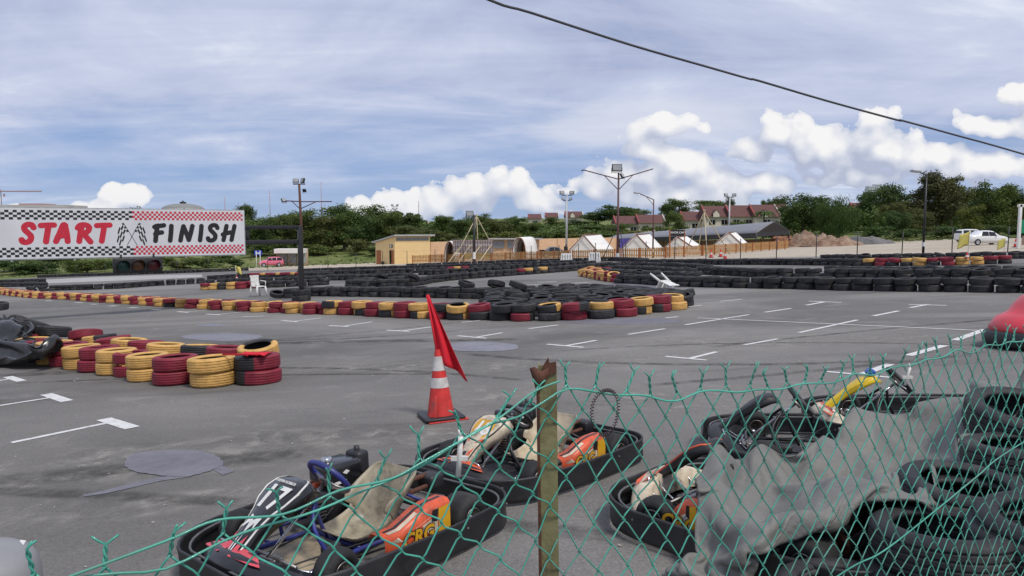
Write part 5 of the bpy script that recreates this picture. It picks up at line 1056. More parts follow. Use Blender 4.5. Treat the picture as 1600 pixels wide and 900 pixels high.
-4,-4,1,-1,-6,6,5,16,1,0,-3,-14,-5,-4,0,6,2,17,-6,-1,7,2,-23,-7,-5,-3,0,-7,5,4,2,2,-2,-3,-4,3,1,-3,3,-4,-3,-4,-2,5,0,6,1,-3,0,18,-3,-1,-28,1,-1,11,-2,-1,-4,16,-1,-2,-8,1,1,-8,-2,18,17,-2,-1,-16,-9,-7,2,5,1,14,10,-7,-3,-9,2,-16,-9,-1,-2,-8,1,7,-1,4,1,0,-4,-7,5,-3,6,-1,-5,-5,1,-4,4,2,3,1,0,-1,20,-2,-4,-29,-2,1,5,3,1,-7,16,-3,1,-4,1,-3,-11,3,27,15,1,2,-19,-26,5,0,1,11,16,2,-8,-3,4,-18,-14,-7,-4,-9,0,5,6,-6,5,0,-1,-4,1,-6,7,5,-3,-9,-3,-2,14,-4,-7,0,5,3,-1,21,-2,-4,-31,-3,2,2,2,-1,-1,18,-3,-3,-2,0,-2,-14,4,34,15,1,-3,-26,-11,-5,0,6,17,14,-1,-11,-7,6,-16,-20,-5,-7,-3,1,10,-1,-3,3,0,-4,1,-4,0,9,2,-5,-9,-6,-5,-2,3,8,-2,5,4,-2,24,-1,-3,-29,-9,3,0,3,-1,0,20,-5,-5,0,-1,-3,-14,4,40,15,5,-6,-34,-12,-3,3,12,21,9,-3,-20,-3,0,-9,-14,-5,-2,-3,6,7,-6,2,1,-4,0,-2,-4,5,9,1,-4,-7,-16,-1,-3,0,11,0,3,6,-4,25,1,0,-23,-17,3,2,-1,-2,0,22,9,-17,-3,-2,-1,-14,-1,43,20,6,-6,-39,-13,-2,4,21,18,3,-1,-16,-5,-4,-7,0,-1,-6,
1,7,-1,-5,7,-5,-1,-1,-4,-3,8,9,4,1,-5,-12,-7,-6,-6,7,4,0,7,-4,26,-2,5,-11,-16,-4,-1,-3,-5,-3,9,24,-17,-2,0,-1,-11,-8,40,27,8,-4,-42,-20,2,7,28,13,1,-5,-6,-6,-6,5,-4,-1,-9,10,0,-2,-4,1,0,2,-5,-4,-3,7,-2,6,16,-3,-7,-7,-9,-10,2,6,-2,7,-5,29,-5,1,-3,-10,-5,-2,-1,-1,-8,-3,32,-14,2,0,-1,-13,-17,33,31,14,-1,-42,-25,4,9,36,1,0,-1,0,-1,8,-3,-6,1,0,0,-1,-1,0,-3,3,-1,-5,-6,-3,10,7,-2,12,8,5,-13,-14,-14,0,4,-4,9,-5,28,0,-2,-3,-9,-2,5,6,-4,-7,-18,28,-18,4,2,3,-3,-29,21,32,23,0,-41,-26,7,8,41,2,5,-1,-2,6,1,-6,0,-2,1,0,0,-2,-5,5,-1,-1,2,12,8,2,3,1,-6,1,6,-9,-13,-18,-1,2,-3,9,0,18,4,0,-3,-11,5,-1,8,-2,2,-30,20,-14,3,4,3,9,-34,-1,29,41,-1,-43,-22,12,0,44,3,2,-1,4,0,-1,-2,-2,0,1,-1,0,-7,4,1,0,1,-6,1,1,1,7,15,-2,5,3,-7,-11,-13,-1,-3,-4,4,7,10,5,4,1,-25,-4,7,15,2,6,-31,12,-10,2,2,5,19,-26,-17,11,55,-1,-43,-17,21,-1,10,11,15,1,0,1,0,-3,0,1,1,-2,0,-7,8,-2,6,-9,-3,-2,-1,-1,2,5,9,17,0,-7,-12,-8,-1,-6,-4,2,11,6,5,
4,4,-19,-15,0,12,16,10,-32,6,-6,1,1,8,17,-6,-27,-9,62,-3,-43,-7,12,4,-2,-1,-1,2,-2,3,-4,1,1,0,1,-9,1,-1,9,-11,6,0,1,1,1,-9,0,1,5,26,-1,-10,-11,-5,-3,-4,2,-1,4,4,4,5,8,-8,-23,-3,6,19,16,-32,0,0,-1,-2,17,11,8,-24,-24,61,-11,-39,2,11,0,-2,-4,0,3,1,-1,0,1,2,0,-4,-4,-1,-2,8,1,0,0,1,-2,5,-1,-4,1,2,19,-2,-11,-9,-2,-5,-10,0,3,-2,1,0,3,4,8,-14,-5,3,17,21,-30,-5,0,0,0,10,11,19,-12,-39,61,-19,-34,12,3,1,-5,5,0,-1,-1,4,0,0,0,-1,-3,0,2,0,2,1,5,1,0,0,0,-3,-8,0,10,13,-6,-10,-3,2,-1,-5,3,11,2,2,0,1,-3,-5,-21,-7,3,11,26,-31,-3,0,1,0,7,-8,7,6,-22,57,-25,-27,19,-3,-7,2,6,-2,-1,3,1,1,0,-1,-1,0,0,1,4,1,-5,-3,0,1,3,3,0,-9,4,13,7,-11,-7,-1,1,1,0,-1,6,-1,-1,-3,-2,-2,4,-13,-10,5,3,31,-32,-1,-9,-9,26,-4,0,6,-4,0,41,-25,-16,3,-7,1,6,-2,-2,4,3,0,1,-1,-1,-1,1,0,-7,-3,-1,0,0,0,3,6,4,0,-6,9,10,0,-11,-5,1,1,-1,1,1,6,2,1,-1,-2,-6,-5,-8,-10,10,0,28,-35,-1,-9,-7,33,-5,-1,-19,0,19,38,-22,-13,-1,-3,1,3,-1,1,1,1,1,0,1,3,8,0,-3,
-5,-7,0,-1,-3,-5,2,7,5,-4,0,10,8,-6,-11,-3,2,1,1,-1,2,3,1,1,-1,0,-3,-7,-8,-9,11,3,24,-31,-4,-17,13,20,6,-15,-20,4,23,49,-12,4,-4,1,-5,5,-5,5,2,4,5,1,0,-13,-8,2,3,8,1,-1,1,-4,-11,2,7,4,-5,6,10,5,-10,-9,-1,2,-1,4,-2,3,-1,-3,3,0,-1,1,-4,-12,-8,10,5,21,-13,-11,-4,2,27,11,-24,-20,11,14,26,1,2,-8,1,1,3,-9,1,0,1,1,-3,4,7,1,3,2,1,1,-4,-4,0,-11,4,6,0,0,9,6,3,-11,-8,0,2,1,4,-1,-2,0,-1,1,1,-4,-5,0,-9,-5,13,8,8,-10,-11,3,-2,42,-7,-33,-10,-19,0,-1,-4,5,0,-2,-4,9,-1,2,-6,1,5,8,-4,6,2,-3,3,0,0,-2,-10,-5,-7,5,4,-1,3,9,6,1,-12,-6,0,1,3,1,-2,5,6,0,-3,-4,-4,-3,-3,-13,-4,13,14,-7,-5,3,-25,15,47,-6,-48,-2,8,-3,-1,2,1,-4,7,-10,1,0,17,2,0,-4,1,-5,5,6,-2,-1,0,2,-2,-9,-10,-1,6,1,2,5,8,4,0,-13,-4,1,1,2,4,5,0,0,1,-1,-2,-11,-8,0,-9,-3,16,14,-27,-1,11,-27,9,54,1,-43,-10,-2,0,-4,0,8,-9,6,4,-2,-6,5,5,-4,6,0,0,-8,-1,-9,7,9,8,-3,-10,-9,3,5,-1,5,4,8,3,0,-14,-3,0,3,6,1,-1,-3,-1,1,1,2,-6,-10,-4,-6,-2,14,17,-27,-4,8,-15,-1,35,
21,-3,-6,-2,5,2,-7,6,8,-2,-1,-1,-2,-1,8,6,-6,-4,-5,-5,1,-6,5,13,7,-5,-12,-5,5,4,-3,6,3,10,0,3,-16,-3,-2,8,0,2,5,0,0,0,0,-1,-6,-13,-10,1,1,-10,11,16,-7,-1,-19,-10,18,14,-10,2,-3,8,5,4,-13,7,8,1,-3,3,1,-7,6,-6,2,-12,0,-2,-2,7,12,3,-8,-10,-2,5,5,-3,5,0,12,-3,5,-15,-2,-4,6,1,5,5,1,0,1,0,1,-6,-11,-21,-7,25,7,-17,15,-1,-1,-7,-9,0,-6,-4,1,-2,9,-8,7,-8,6,7,5,-4,-9,-2,2,-1,-2,2,1,0,-4,-1,12,10,-1,-12,-7,1,4,4,-2,3,-1,13,-4,3,-15,-1,0,3,4,4,5,1,2,-1,-1,5,-4,-8,-16,-7,3,4,8,1,4,3,2,-7,-10,0,1,-3,1,7,-7,-1,0,4,3,-5,1,1,-4,1,5,1,1,-1,0,-1,0,12,6,-4,-13,-6,1,3,4,1,0,-2,11,1,2,-14,-6,5,3,3,2,10,2,5,-3,6,-1,-4,1,-21,-2,-5,-9,12,6,9,1,-2,-11,-5,3,5,-3,-1,-1,1,0,1,0,2,-1,-1,9,1,-5,2,-1,1,-1,-4,-1,9,9,2,-3,-12,-7,-1,0,3,2,1,-1,7,10,-1,-11,-7,3,7,2,4,2,-1,0,-1,4,0,-8,8,-2,-9,-15,7,-6,-1,5,7,-14,2,-4,2,3,-2,0,4,-1,-1,1,0,0,9,-7,4,-2,1,2,4,-3,1,-7,-3,15,7,-1,-1,-10,-6,-4,-4,0,1,0,2,3,16,1,-11,-7,0,14,0,4,-5,3,
-7,2,-1,6,-1,-5,10,-4,-26,-1,5,3,-3,-13,16,-2,-17,1,0,10,2,-1,-5,-1,1,8,-6,3,0,2,-2,1,-4,6,-3,0,-6,1,17,3,0,1,-3,-2,-1,-7,-5,-2,-3,-2,1,16,4,-13,-5,-5,2,12,7,4,-5,-3,15,6,-14,-2,-1,8,2,-15,-13,-2,7,2,-5,-4,0,-7,10,3,1,2,-2,-6,5,-8,-1,2,1,7,-1,-4,4,-6,-1,1,-1,-3,3,16,3,0,0,0,-1,2,-1,-2,-3,-5,-8,-4,13,8,-15,-5,-4,-5,9,22,3,-5,-1,3,14,-6,-11,-11,5,12,-5,-18,-16,5,-7,3,-7,0,-2,1,-5,0,5,7,-10,0,1,1,0,1,10,-2,-5,-1,-2,-2,-1,-1,-3,3,14,5,-1,4,-1,0,0,-1,0,0,-1,-6,-10,5,16,-15,-3,5,5,-3,15,-15,-4,-7,1,15,-7,12,-6,3,6,6,-6,0,3,-3,1,-5,-3,0,8,-8,3,-7,3,6,-3,-4,1,0,2,10,1,-3,-8,2,-3,-4,-1,-1,-1,10,8,0,2,3,-1,0,0,0,1,0,0,-5,-5,14,-6,-13,1,-9,15,12,-18,13,4,-13,2,-7,1,5,13,5,11,1,5,1,-6,-3,-2,-2,1,6,-9,7,0,-8,5,4,-9,1,0,2,0,4,1,-7,7,-8,-1,-2,-1,-1,3,0,6,0,9,2,0,1,1,0,1,0,-1,-5,5,0,-14,4,-8,27,7,-39,6,20,-1,3,-1,-10,-8,-5,9,-5,4,4,6,-4,3,-3,-10,-2,4,-7,0,4,4,-1,0,-6,1,0,8,-4,1,0,-5,10,-12,-1,-2,-1,0,5,0,
1,2,5,3,0,2,3,1,2,0,1,1,-3,3,-7,-4,-13,27,19,-38,-12,12,-2,-2,1,-5,4,-8,-6,0,1,7,5,-4,-8,-5,2,-3,2,6,3,-3,-1,7,3,-4,-5,-5,12,-2,-3,-3,-4,11,-9,-3,-1,-2,-3,0,7,-3,-1,7,6,1,2,0,2,3,2,1,2,-3,-9,-13,2,-2,17,18,-12,-8,-12,2,-3,-6,2,7,-1,-8,-1,7,3,-4,-3,9,-11,5,1,-5,-1,0,-1,0,3,6,6,-5,-7,13,-1,-2,-6,-4,9,-4,-4,1,-3,0,-3,-1,1,-1,0,6,-2,7,2,2,3,0,-3,-1,7,3,-3,-19,-10,15,7,-1,7,-3,-3,-8,-7,-2,-7,4,-6,6,-4,-1,8,-9,6,-8,0,-1,0,0,3,-1,0,1,2,7,-3,-3,12,-2,1,-4,-5,3,0,-5,0,-4,-3,2,0,-1,-1,1,6,-2,1,-1,-1,-2,10,3,-3,0,4,6,-5,-10,4,1,-2,3,2,2,0,-10,-13,14,-1,-9,1,7,-8,9,7,-8,-3,4,-3,1,-4,0,0,-2,0,4,2,-2,-1,11,-3,-1,1,-1,-1,0,-1,0,-4,1,-3,-8,3,-4,-1,2,0,1,0,8,-6,7,4,0,0,2,1,2,-6,9,-1,-7,3,3,-3,1,10,-12,5,-9,5,-6,6,0,-5,14,-9,-4,5,-4,4,0,-1,-2,-3,-3,6,2,-5,0,13,-1,-5,2,0,0,-2,0,-2,-2,-1,-2,-6,-2,-1,-2,3,3,0,3,6,-5,1,4,-2,1,3,2,3,-5,9,2,-5,-3,-6,4,-2,-5,-1,3,-1,0,13,-2,-7,3,9,-6,0,-3,-2,1,0,0,-1,0,-1,-7,4,-1,
0,11,2,-7,1,1,1,-2,2,-6,-3,3,-1,-4,-5,-2,-2,1,6,0,2,8,-1,-4,3,-1,0,1,-1,4,1,5,7,3,2,-3,-1,-6,0,5,-5,7,2,-8,9,0,3,-2,-9,6,-4,0,2,1,0,-1,0,0,-4,0,0,0,9,4,-7,-2,4,-3,0,4,1,0,0,1,1,-9,-6,-5,-2,0,1,3,8,2,-2,-1,1,-2,4,2,1,3,-2,2,3,3,-3,-2,6,-8,5,7,-4,-1,1,-4,5,3,-2,-2,1,-7,-1,3,4,-1,-1,3,-1,-5,0,0,-1,8,6,-5,-5,3,2,-4,1,1,2,1,0,4,-7,-4,-6,-4,1,-2,0,10,0,0,2,1,1,0,-2,-3,2,4,-1,0,-2,3,-6,4,2,1,-4,8,-10,5,-5,-3,14,-4,0,1,-6,2,-2,2,0,-4,-1,4,-1,0,0,-1,5,6,-4,-2,-1,0,2,0,-1,0,1,3,0,-3,-1,-8,-5,0,0,1,11,-4,0,3,0,-1,0,3,0,-2,4,0,-2,5,-5,1,5,-10,-2,2,6,-3,3,8,-12,4,1,0,0,-5,2,0,2,2,-4,2,0,0,0,-1,1,2,4,-6,-2,2,1,2,-1,0,0,2,0,1,-3,-1,-6,-3,0,-1,1,15,-10,3,0,1,1,-1,-1,1,0,2,]
SHEET_SHAPE = [-2918,11,13,16,18,20,21,21,21,21,9,0,10,13,11,11,12,14,12,13,11,11,12,13,6,6,15,23,34,30,-12,27,11,11,5,3,39,-1,-1,-2,0,0,-1,1,-1,-22,-9,16,7,0,1,0,-3,-5,-3,-3,0,-2,-1,3,-2,5,26,5,-22,-19,18,-5,15,-2,0,-3,51,1,2,1,-3,-6,-4,-2,2,-14,15,3,-10,-8,-9,-8,-2,2,3,2,-1,9,0,-3,26,-8,-5,-1,15,-14,18,-1,-13,-7,-8,-1,62,-3,5,3,10,-12,-14,27,-6,-9,10,5,-1,-6,-13,0,7,2,5,-7,-11,8,8,-5,-19,13,-20,-4,-2,11,-1,-27,-9,7,1,-2,72,-4,-6,9,-5,7,1,-47,10,17,-11,-5,13,18,13,-9,-1,2,4,3,-4,-9,-9,5,-8,-17,14,-4,-35,-17,7,21,-18,2,11,13,58,22,1,-24,-13,-4,4,1,-10,20,17,7,1,-6,3,-11,-4,-10,-13,7,-2,-12,-4,-4,4,5,-16,-28,2,17,7,13,34,4,7,2,17,-30,6,28,-7,4,4,23,13,9,-15,-12,-13,-5,1,20,-3,-1,-6,-15,4,-9,-3,-1,-3,-1,5,13,16,31,-5,-3,8,3,-2,-3,1,9,-9,-17,17,13,11,-3,-9,-9,-7,-11,0,1,-1,3,-2,0,4,4,12,10,3,0,3,17,-3,19,20,-15,0,7,-11,-15,-12,-5,-8,9,7,5,4,-1,-2,-4,-6,1,6,12,3,-2,-1,-2,3,3,1,3,-1,1,2,2,8,-2,7,0,2,12,-4,-18,
-6,-13,8,8,51,-4,-7,-7,-10,-3,-7,-3,4,5,1,0,5,6,-1,1,0,-1,0,-1,0,1,4,3,1,3,-1,4,-3,-18,-1,0,9,13,-6,10,12,-1,1,2,5,-3,-4,6,3,-2,3,2,-1,0,6,3,0,0,-1,0,-1,1,-1,0,1,0,0,-2,0,-14,-1,25,-16,10,20,-17,12,0,1,1,0,-6,10,1,-1,3,1,0,0,1,0,1,-1,1,0,0,0,0,0,0,0,-2,-3,-1,-15,23,7,-2,7,-12,-10,0,12,1,0,0,2,1,2,1,2,1,0,0,1,0,-1,-1,0,-1,0,0,0,-1,0,1,0,-2,-6,4,4,19,6,-35,5,8,-11,7,12,0,0,0,-4,11,1,1,0,0,0,0,-1,0,0,0,0,-1,-1,-1,0,1,0,0,-5,-1,7,-13,22,-16,1,14,-14,5,10,-18,12,-1,1,-1,7,0,0,-1,-1,0,-1,0,0,-1,1,0,0,1,0,1,0,-1,1,-6,4,17,-12,1,-4,4,-21,4,30,-14,-3,10,20,-5,-4,4,-2,1,0,0,0,0,0,0,0,0,0,-1,1,0,1,0,1,1,-1,5,1,-13,10,3,-4,1,-6,3,-3,-14,5,-8,9,7,6,0,0,-2,-1,0,1,-1,0,0,0,-1,-3,0,-1,1,0,1,0,0,1,1,1,4,-8,4,2,-15,8,-4,8,16,-30,-6,18,1,-2,-1,0,0,1,-1,-2,0,0,-1,0,2,3,0,0,-2,1,0,0,1,0,0,-3,-5,9,0,-11,3,5,3,-16,5,-2,2,12,-1,0,0,0,1,-1,0,0,0,1,1,0,1,0,3,2,2,0,1,0,-3,-1,-2,-4,-2,4,3,10,-3,3,-4,-9,-19,8,-1,10,-1,
1,0,0,-1,0,0,1,1,-1,1,1,1,1,0,2,2,2,1,1,4,1,2,5,1,-4,-4,-10,9,-24,-5,1,2,-6,-3,7,0,-1,1,0,1,0,0,0,0,0,1,1,0,1,1,1,1,0,1,2,0,0,-1,0,0,0,-3,-3,-26,11,2,4,-8,1,7,3,1,1,-1,1,0,1,0,0,0,2,0,0,1,1,1,-1,1,1,1,0,1,1,0,-2,-2,-3,-2,-9,20,-3,2,-24,4,0,3,1,1,-1,1,0,0,0,1,1,0,0,0,1,-1,0,0,2,1,2,1,1,1,-1,-1,-1,-3,0,-1,11,-4,2,-17,-5,4,2,3,0,-1,0,0,-1,0,0,0,1,0,0,0,-1,1,1,2,2,1,0,2,0,-1,1,0,1,2,1,2,-1,-1,-12,-5,-2,-2,19,-7,-4,0,0,-1,0,-1,0,-1,-1,1,-1,0,1,1,2,1,0,2,2,0,1,2,1,2,2,1,0,-1,-2,-9,-2,-5,1,4,0,14,-6,-1,0,-1,-2,-1,-3,-1,0,0,-1,0,1,1,0,2,3,2,1,2,5,2,2,1,-3,0,0,0,-2,-3,-2,0,-1,4,3,-3,-7,-6,-4,-2,-2,-2,-1,-1,-2,-2,1,3,1,4,-3,0,1,1,4,3,2,2,3,0,3,-2,1,1,0,1,2,1,0,-3,0,1,-9,-2,-3,-3,-3,-4,-3,-4,-2,-1,-1,-2,1,-1,9,2,-3,1,1,1,2,3,2,4,2,2,-4,2,5,4,3,5,-2,-5,-2,0,-8,1,-3,0,0,0,-5,-4,-8,-10,-1,-4,-2,0,0,4,8,-1,2,-1,1,2,2,3,3,4,4,-4,2,8,4,4,5,-4,-9,1,-11,3,1,-7,-2,0,-10,-6,-5,-2,-6,0,1,-1,0,1,2,7,1,3,-4,2,2,
2,3,3,6,4,-5,5,8,2,8,-1,-11,1,-14,0,2,3,-3,-9,10,0,-4,-12,-4,-7,-9,-1,1,1,2,3,4,3,5,-4,1,2,2,3,3,7,5,-5,8,4,-1,10,-4,-9,-9,-10,-1,0,-1,2,-6,6,-8,11,5,3,-7,-17,-9,0,1,2,3,3,3,4,-3,1,1,3,3,3,7,1,1,4,-1,2,8,-11,-10,6,-5,-6,-8,-1,3,-9,13,6,-1,0,-4,1,0,-16,0,-1,2,3,1,3,4,-1,0,1,3,3,3,6,-4,5,-1,0,3,2,-17,0,-1,-1,4,-2,-3,4,3,-1,-1,1,14,1,-18,9,-14,1,1,2,1,2,1,0,1,0,1,2,1,5,2,-1,1,-1,-1,4,3981,-2,-1,-1,-1,2,1,2,1,-5,-17,-16,-10,-5,-3,-3,-5,-11,-12,-13,-10,-10,-10,-8,-20,-23,-21,-15,-24,-3,1,5,-6,-15,-15,-14,-22,1,1,3,-1,2,4,-5,-12,-17,-1,6,13,4,-4,-8,-7,-1,0,3,1,0,0,0,1,3,-11,14,27,6,1,2,-26,-2,0,1,-31,2,-1,2,-3,1,-20,-9,-13,14,25,7,-20,-15,-6,1,0,2,2,3,5,0,5,6,12,24,18,-7,-6,-27,-12,-16,12,-2,-1,0,-35,0,-7,3,-8,5,14,-9,-12,3,-11,-12,13,10,2,2,-1,-5,-3,8,9,6,1,2,1,-17,12,-13,-20,19,-17,-10,-1,1,-1,-1,-42,1,9,-17,4,-13,-5,0,3,8,-13,-2,0,-1,15,20,6,2,7,1,-4,-2,-6,-16,-12,3,-13,-4,-6,-10,3,7,0,-3,1,
3,-75,-12,17,-1,-3,6,-7,14,5,-9,24,3,4,12,-24,-20,-3,6,3,-4,-5,-4,6,4,-2,-13,8,2,-17,1,7,-1,21,3,10,5,-76,31,-20,11,10,-19,-1,-8,10,-6,-16,3,-7,-10,12,6,4,2,1,-2,-2,0,-3,-2,3,9,-9,14,31,-17,9,3,-9,13,-5,-6,-63,-14,2,-6,-10,3,0,1,4,5,2,7,0,-3,2,-3,1,1,-2,-1,1,4,1,7,4,1,-2,-2,0,25,-8,-2,2,-14,-11,-3,-56,-2,-3,-3,1,0,2,2,6,-2,-2,-6,-1,1,-1,1,2,3,2,2,2,2,3,0,4,2,7,2,4,-6,-1,-19,-12,12,5,-1,1,-14,-9,-7,-9,5,-10,1,-4,-2,-3,1,3,2,1,1,2,1,2,2,2,1,1,5,3,4,1,-3,3,-16,-6,7,9,-2,16,0,-46,2,2,4,6,-11,5,-3,1,-2,4,2,0,1,3,3,2,2,2,2,1,2,-1,-2,0,1,-1,-3,-17,18,8,1,6,6,-26,6,-41,0,1,0,2,0,3,0,-1,4,0,0,1,1,2,0,1,1,1,2,1,1,1,0,0,-3,-1,-2,13,-11,19,-11,-9,-7,3,-1,-36,0,1,1,0,2,2,2,3,2,1,2,0,0,0,1,-1,0,0,1,1,1,0,0,0,-1,-4,-3,7,15,-29,27,-18,-8,17,6,-32,2,0,2,-2,7,3,4,1,0,0,-1,0,0,1,1,1,-1,-1,-1,1,0,1,0,-2,-4,4,6,-2,-3,1,-19,17,7,3,2,-26,0,0,1,8,1,-2,-2,-1,-1,0,0,-1,1,0,1,3,4,4,2,0,0,-1,-8,0,-2,6,2,9,-12,1,12,1,
-4,-8,6,-14,-5,-1,0,-2,2,3,3,1,1,1,0,0,-1,-2,-1,-2,0,0,0,0,-1,0,6,-1,7,0,-3,-8,-8,9,7,19,8,-2,-14,-7,8,3,2,0,-2,1,0,1,0,-1,0,-1,-2,-5,-5,-4,-4,-3,-1,-1,0,0,1,3,-1,3,1,-9,9,0,-1,-3,18,-5,2,-3,1,2,-1,1,1,-2,-2,-2,-1,-2,-1,1,5,4,-1,-3,-6,-4,-4,-2,1,1,2,7,0,-14,-4,4,9,1,6,-6,-8,9,2,-9,-1,-1,1,-1,-1,0,-1,0,0,1,1,0,-3,3,4,4,2,-1,-3,-2,-9,-4,6,-16,-3,7,9,0,4,4,-2,5,-11,5,-2,-5,-4,-1,-1,-1,0,-1,-1,0,-1,0,-1,0,0,-2,-1,-1,2,2,1,0,5,1,-10,8,3,-1,0,-2,-5,8,-6,-4,2,-2,7,-9,0,-1,-1,0,-1,-1,-1,-2,-2,-2,-1,-1,-2,-1,-1,-1,-2,-2,0,-1,-2,-1,1,0,2,2,-1,7,25,-13,-2,-6,1,2,2,-8,0,-1,0,-1,0,-1,-1,-2,-1,1,1,-2,0,-3,-3,-3,-2,-1,-2,-1,0,-1,0,1,2,4,6,13,-18,1,5,-3,0,2,0,-8,-1,1,0,1,-1,0,-1,0,0,-1,0,-1,-4,-3,-1,-1,-1,-2,-1,-1,0,2,2,5,4,2,-2,-10,1,4,-4,4,-1,1,0,-7,1,0,0,-1,0,1,1,-1,0,0,-1,-2,-2,0,-2,0,-2,-3,0,1,3,1,-1,-4,-3,-2,4,0,1,-2,2,3,9,-4,-6,-5,0,0,0,0,0,0,0,1,0,1,0,-1,-1,0,-2,-3,-1,1,-2,1,-4,-2,0,0,2,4,1,1,-8,
2,4,6,-6,0,3,-3,0,0,0,0,-1,0,1,1,0,0,1,3,0,-3,0,0,-1,-1,-1,2,-1,1,6,-6,-2,0,0,-7,0,1,1,1,-2,3,-3,10,-5,-2,-3,-1,0,-1,1,1,0,-1,3,8,8,-4,-4,-3,-2,-2,1,-3,3,1,1,2,-8,-2,-1,0,0,-2,-1,-1,0,0,-1,8,11,-1,1,1,0,0,-2,-1,3,2,-3,-4,-1,13,1,-6,-3,-3,-3,-3,-1,-1,-4,9,0,-12,-2,4,-2,-1,-3,-3,2,-4,-1,14,1,12,4,3,4,2,1,-1,-6,1,-3,-4,-3,-6,4,11,-6,0,-4,-3,-5,-4,-2,-3,10,0,-13,0,2,-3,-4,-6,-1,0,-1,15,0,1,10,7,6,-1,0,0,2,-3,1,2,-1,-2,-2,-6,6,-2,-1,-8,-1,-3,-6,-4,-2,9,0,-15,3,-1,-4,-6,-3,2,0,18,0,-1,0,5,7,15,4,2,0,-1,-3,-9,-5,1,-2,0,0,0,-1,1,-9,-2,-3,-4,-4,0,7,0,-13,2,-5,-2,-4,-2,5,26,-5,0,1,1,3,2,13,1,7,4,1,-1,-9,-11,-1,-3,-2,-1,-2,-1,2,-6,-1,-3,-3,-4,2,5,-4,-5,-4,-2,-4,-1,1,15,6,1,0,-3,1,4,0,11,6,2,1,-2,0,-2,-14,-3,-2,-1,0,-3,-1,2,-4,0,-3,-3,-2,3,3,-8,-1,-2,0,-5,-1,1,2,3,2,5,1,1,5,4,0,1,2,5,-1,-5,2,-12,0,-2,-1,-2,0,-2,1,-2,-1,-1,-1,1,1,0,-4,-2,-1,1,-6,74,-5,-6,-4,-6,-5,-3,-5,-6,2,9,14,13,-11,-12,-12,-11,-4,
1,4,10,10,12,11,2,3,-9,-8,-13,-3,-5,9,2,4,6,8,-24,1,-1,-5,1,-1,-3,4,8,4,3,-7,-17,-1,4,9,16,11,6,6,0,1,-4,-18,1,-5,-2,2,12,2,-1,-5,-7,1,1,-13,-34,2,4,3,-5,-8,13,-2,-6,-10,3,-1,7,16,18,13,3,-1,-3,-4,-2,-6,-6,-1,-19,4,-1,-5,-10,-1,6,7,10,1,-13,-1,-39,3,4,8,-4,2,3,-6,20,2,0,11,6,8,5,-3,-12,-8,0,-3,-4,-16,-11,3,9,-17,3,4,2,2,17,3,1,-9,9,5,-32,-1,-5,-1,17,13,0,20,17,6,3,-3,-12,-17,-17,-9,5,1,-1,3,-10,-2,-2,-8,-1,4,2,6,19,19,-18,-11,-1,6,0,5,9,6,-5,15,17,-7,12,5,5,1,-49,1,1,-8,-9,3,-7,-10,-12,-9,-2,2,12,11,-3,0,5,22,3,-10,9,-2,-4,3,3,1,35,-16,14,5,14,28,-10,-7,-39,-10,19,-25,-12,0,2,-12,-1,1,-1,-5,0,7,-11,-3,27,22,6,-14,-6,3,-3,-3,2,-3,-1,-1,39,19,9,-8,-24,-19,-14,-13,-8,-13,-5,-9,2,6,1,5,1,4,7,14,12,0,5,14,-1,-5,-4,-3,-4,-11,-1,-5,7,-2,-3,-1,33,-6,-11,-12,-13,-10,-7,-10,-9,2,5,23,21,-1,0,-1,2,4,2,-6,-2,11,12,-1,-12,-2,2,-9,-13,-4,-3,15,-2,-7,3,3,-18,-4,-5,-4,1,-7,7,-3,7,10,19,-1,-11,8,0,0,8,4,4,
2,0,-5,-8,-11,-2,-3,-1,7,8,-10,-5,-1,13,2,2,-6,-14,-3,-4,-3,-3,18,-13,12,11,-3,-9,-5,0,-3,5,5,-4,0,-1,1,0,0,2,4,1,1,4,8,-8,-2,-5,9,-15,19,-1,2,-10,1,1,4,11,-15,10,1,-4,7,0,0,1,2,1,1,-1,-4,-3,-3,-2,-1,1,2,2,5,6,-11,-9,-8,11,6,-8,-13,5,1,-4,1,6,2,-3,1,3,3,3,2,1,2,0,0,0,-2,-2,-2,-2,-2,-1,0,0,1,1,5,-28,-14,19,9,16,-5,1,-4,-5,20,0,2,3,5,-9,10,3,1,1,0,1,-1,1,-1,1,0,-2,-2,-2,-3,-1,-1,0,0,7,-24,3,-1,1,19,-9,20,-5,-3,-12,-22,3,5,2,0,4,-1,-1,-2,-3,-3,-3,-1,-2,1,1,3,5,4,1,2,0,-1,0,-4,-18,-1,5,5,-6,6,0,-5,16,5,-3,-8,-7,-1,0,1,2,-2,-5,-3,-1,-1,1,-1,1,1,2,3,4,5,5,1,1,-1,1,-3,-2,1,-1,4,7,-11,12,-11,-12,9,9,0,20,-6,-8,-9,-5,-3,-2,0,0,1,-1,2,0,-2,-2,1,1,2,3,5,3,2,-4,0,0,1,-1,2,-10,21,-13,1,6,-7,16,19,-13,0,-2,-1,0,-1,1,-1,-1,0,1,0,0,0,2,-1,-2,0,0,1,0,0,-3,-1,-3,0,3,7,37,-19,-4,-20,16,9,13,-1,-15,0,0,-1,-1,1,-1,0,0,-1,0,-1,1,2,-3,-2,0,-2,-1,-2,0,-1,3,-5,14,15,16,7,-25,-7,-1,17,1,18,-10,-4,-13,0,0,0,0,-1,0,
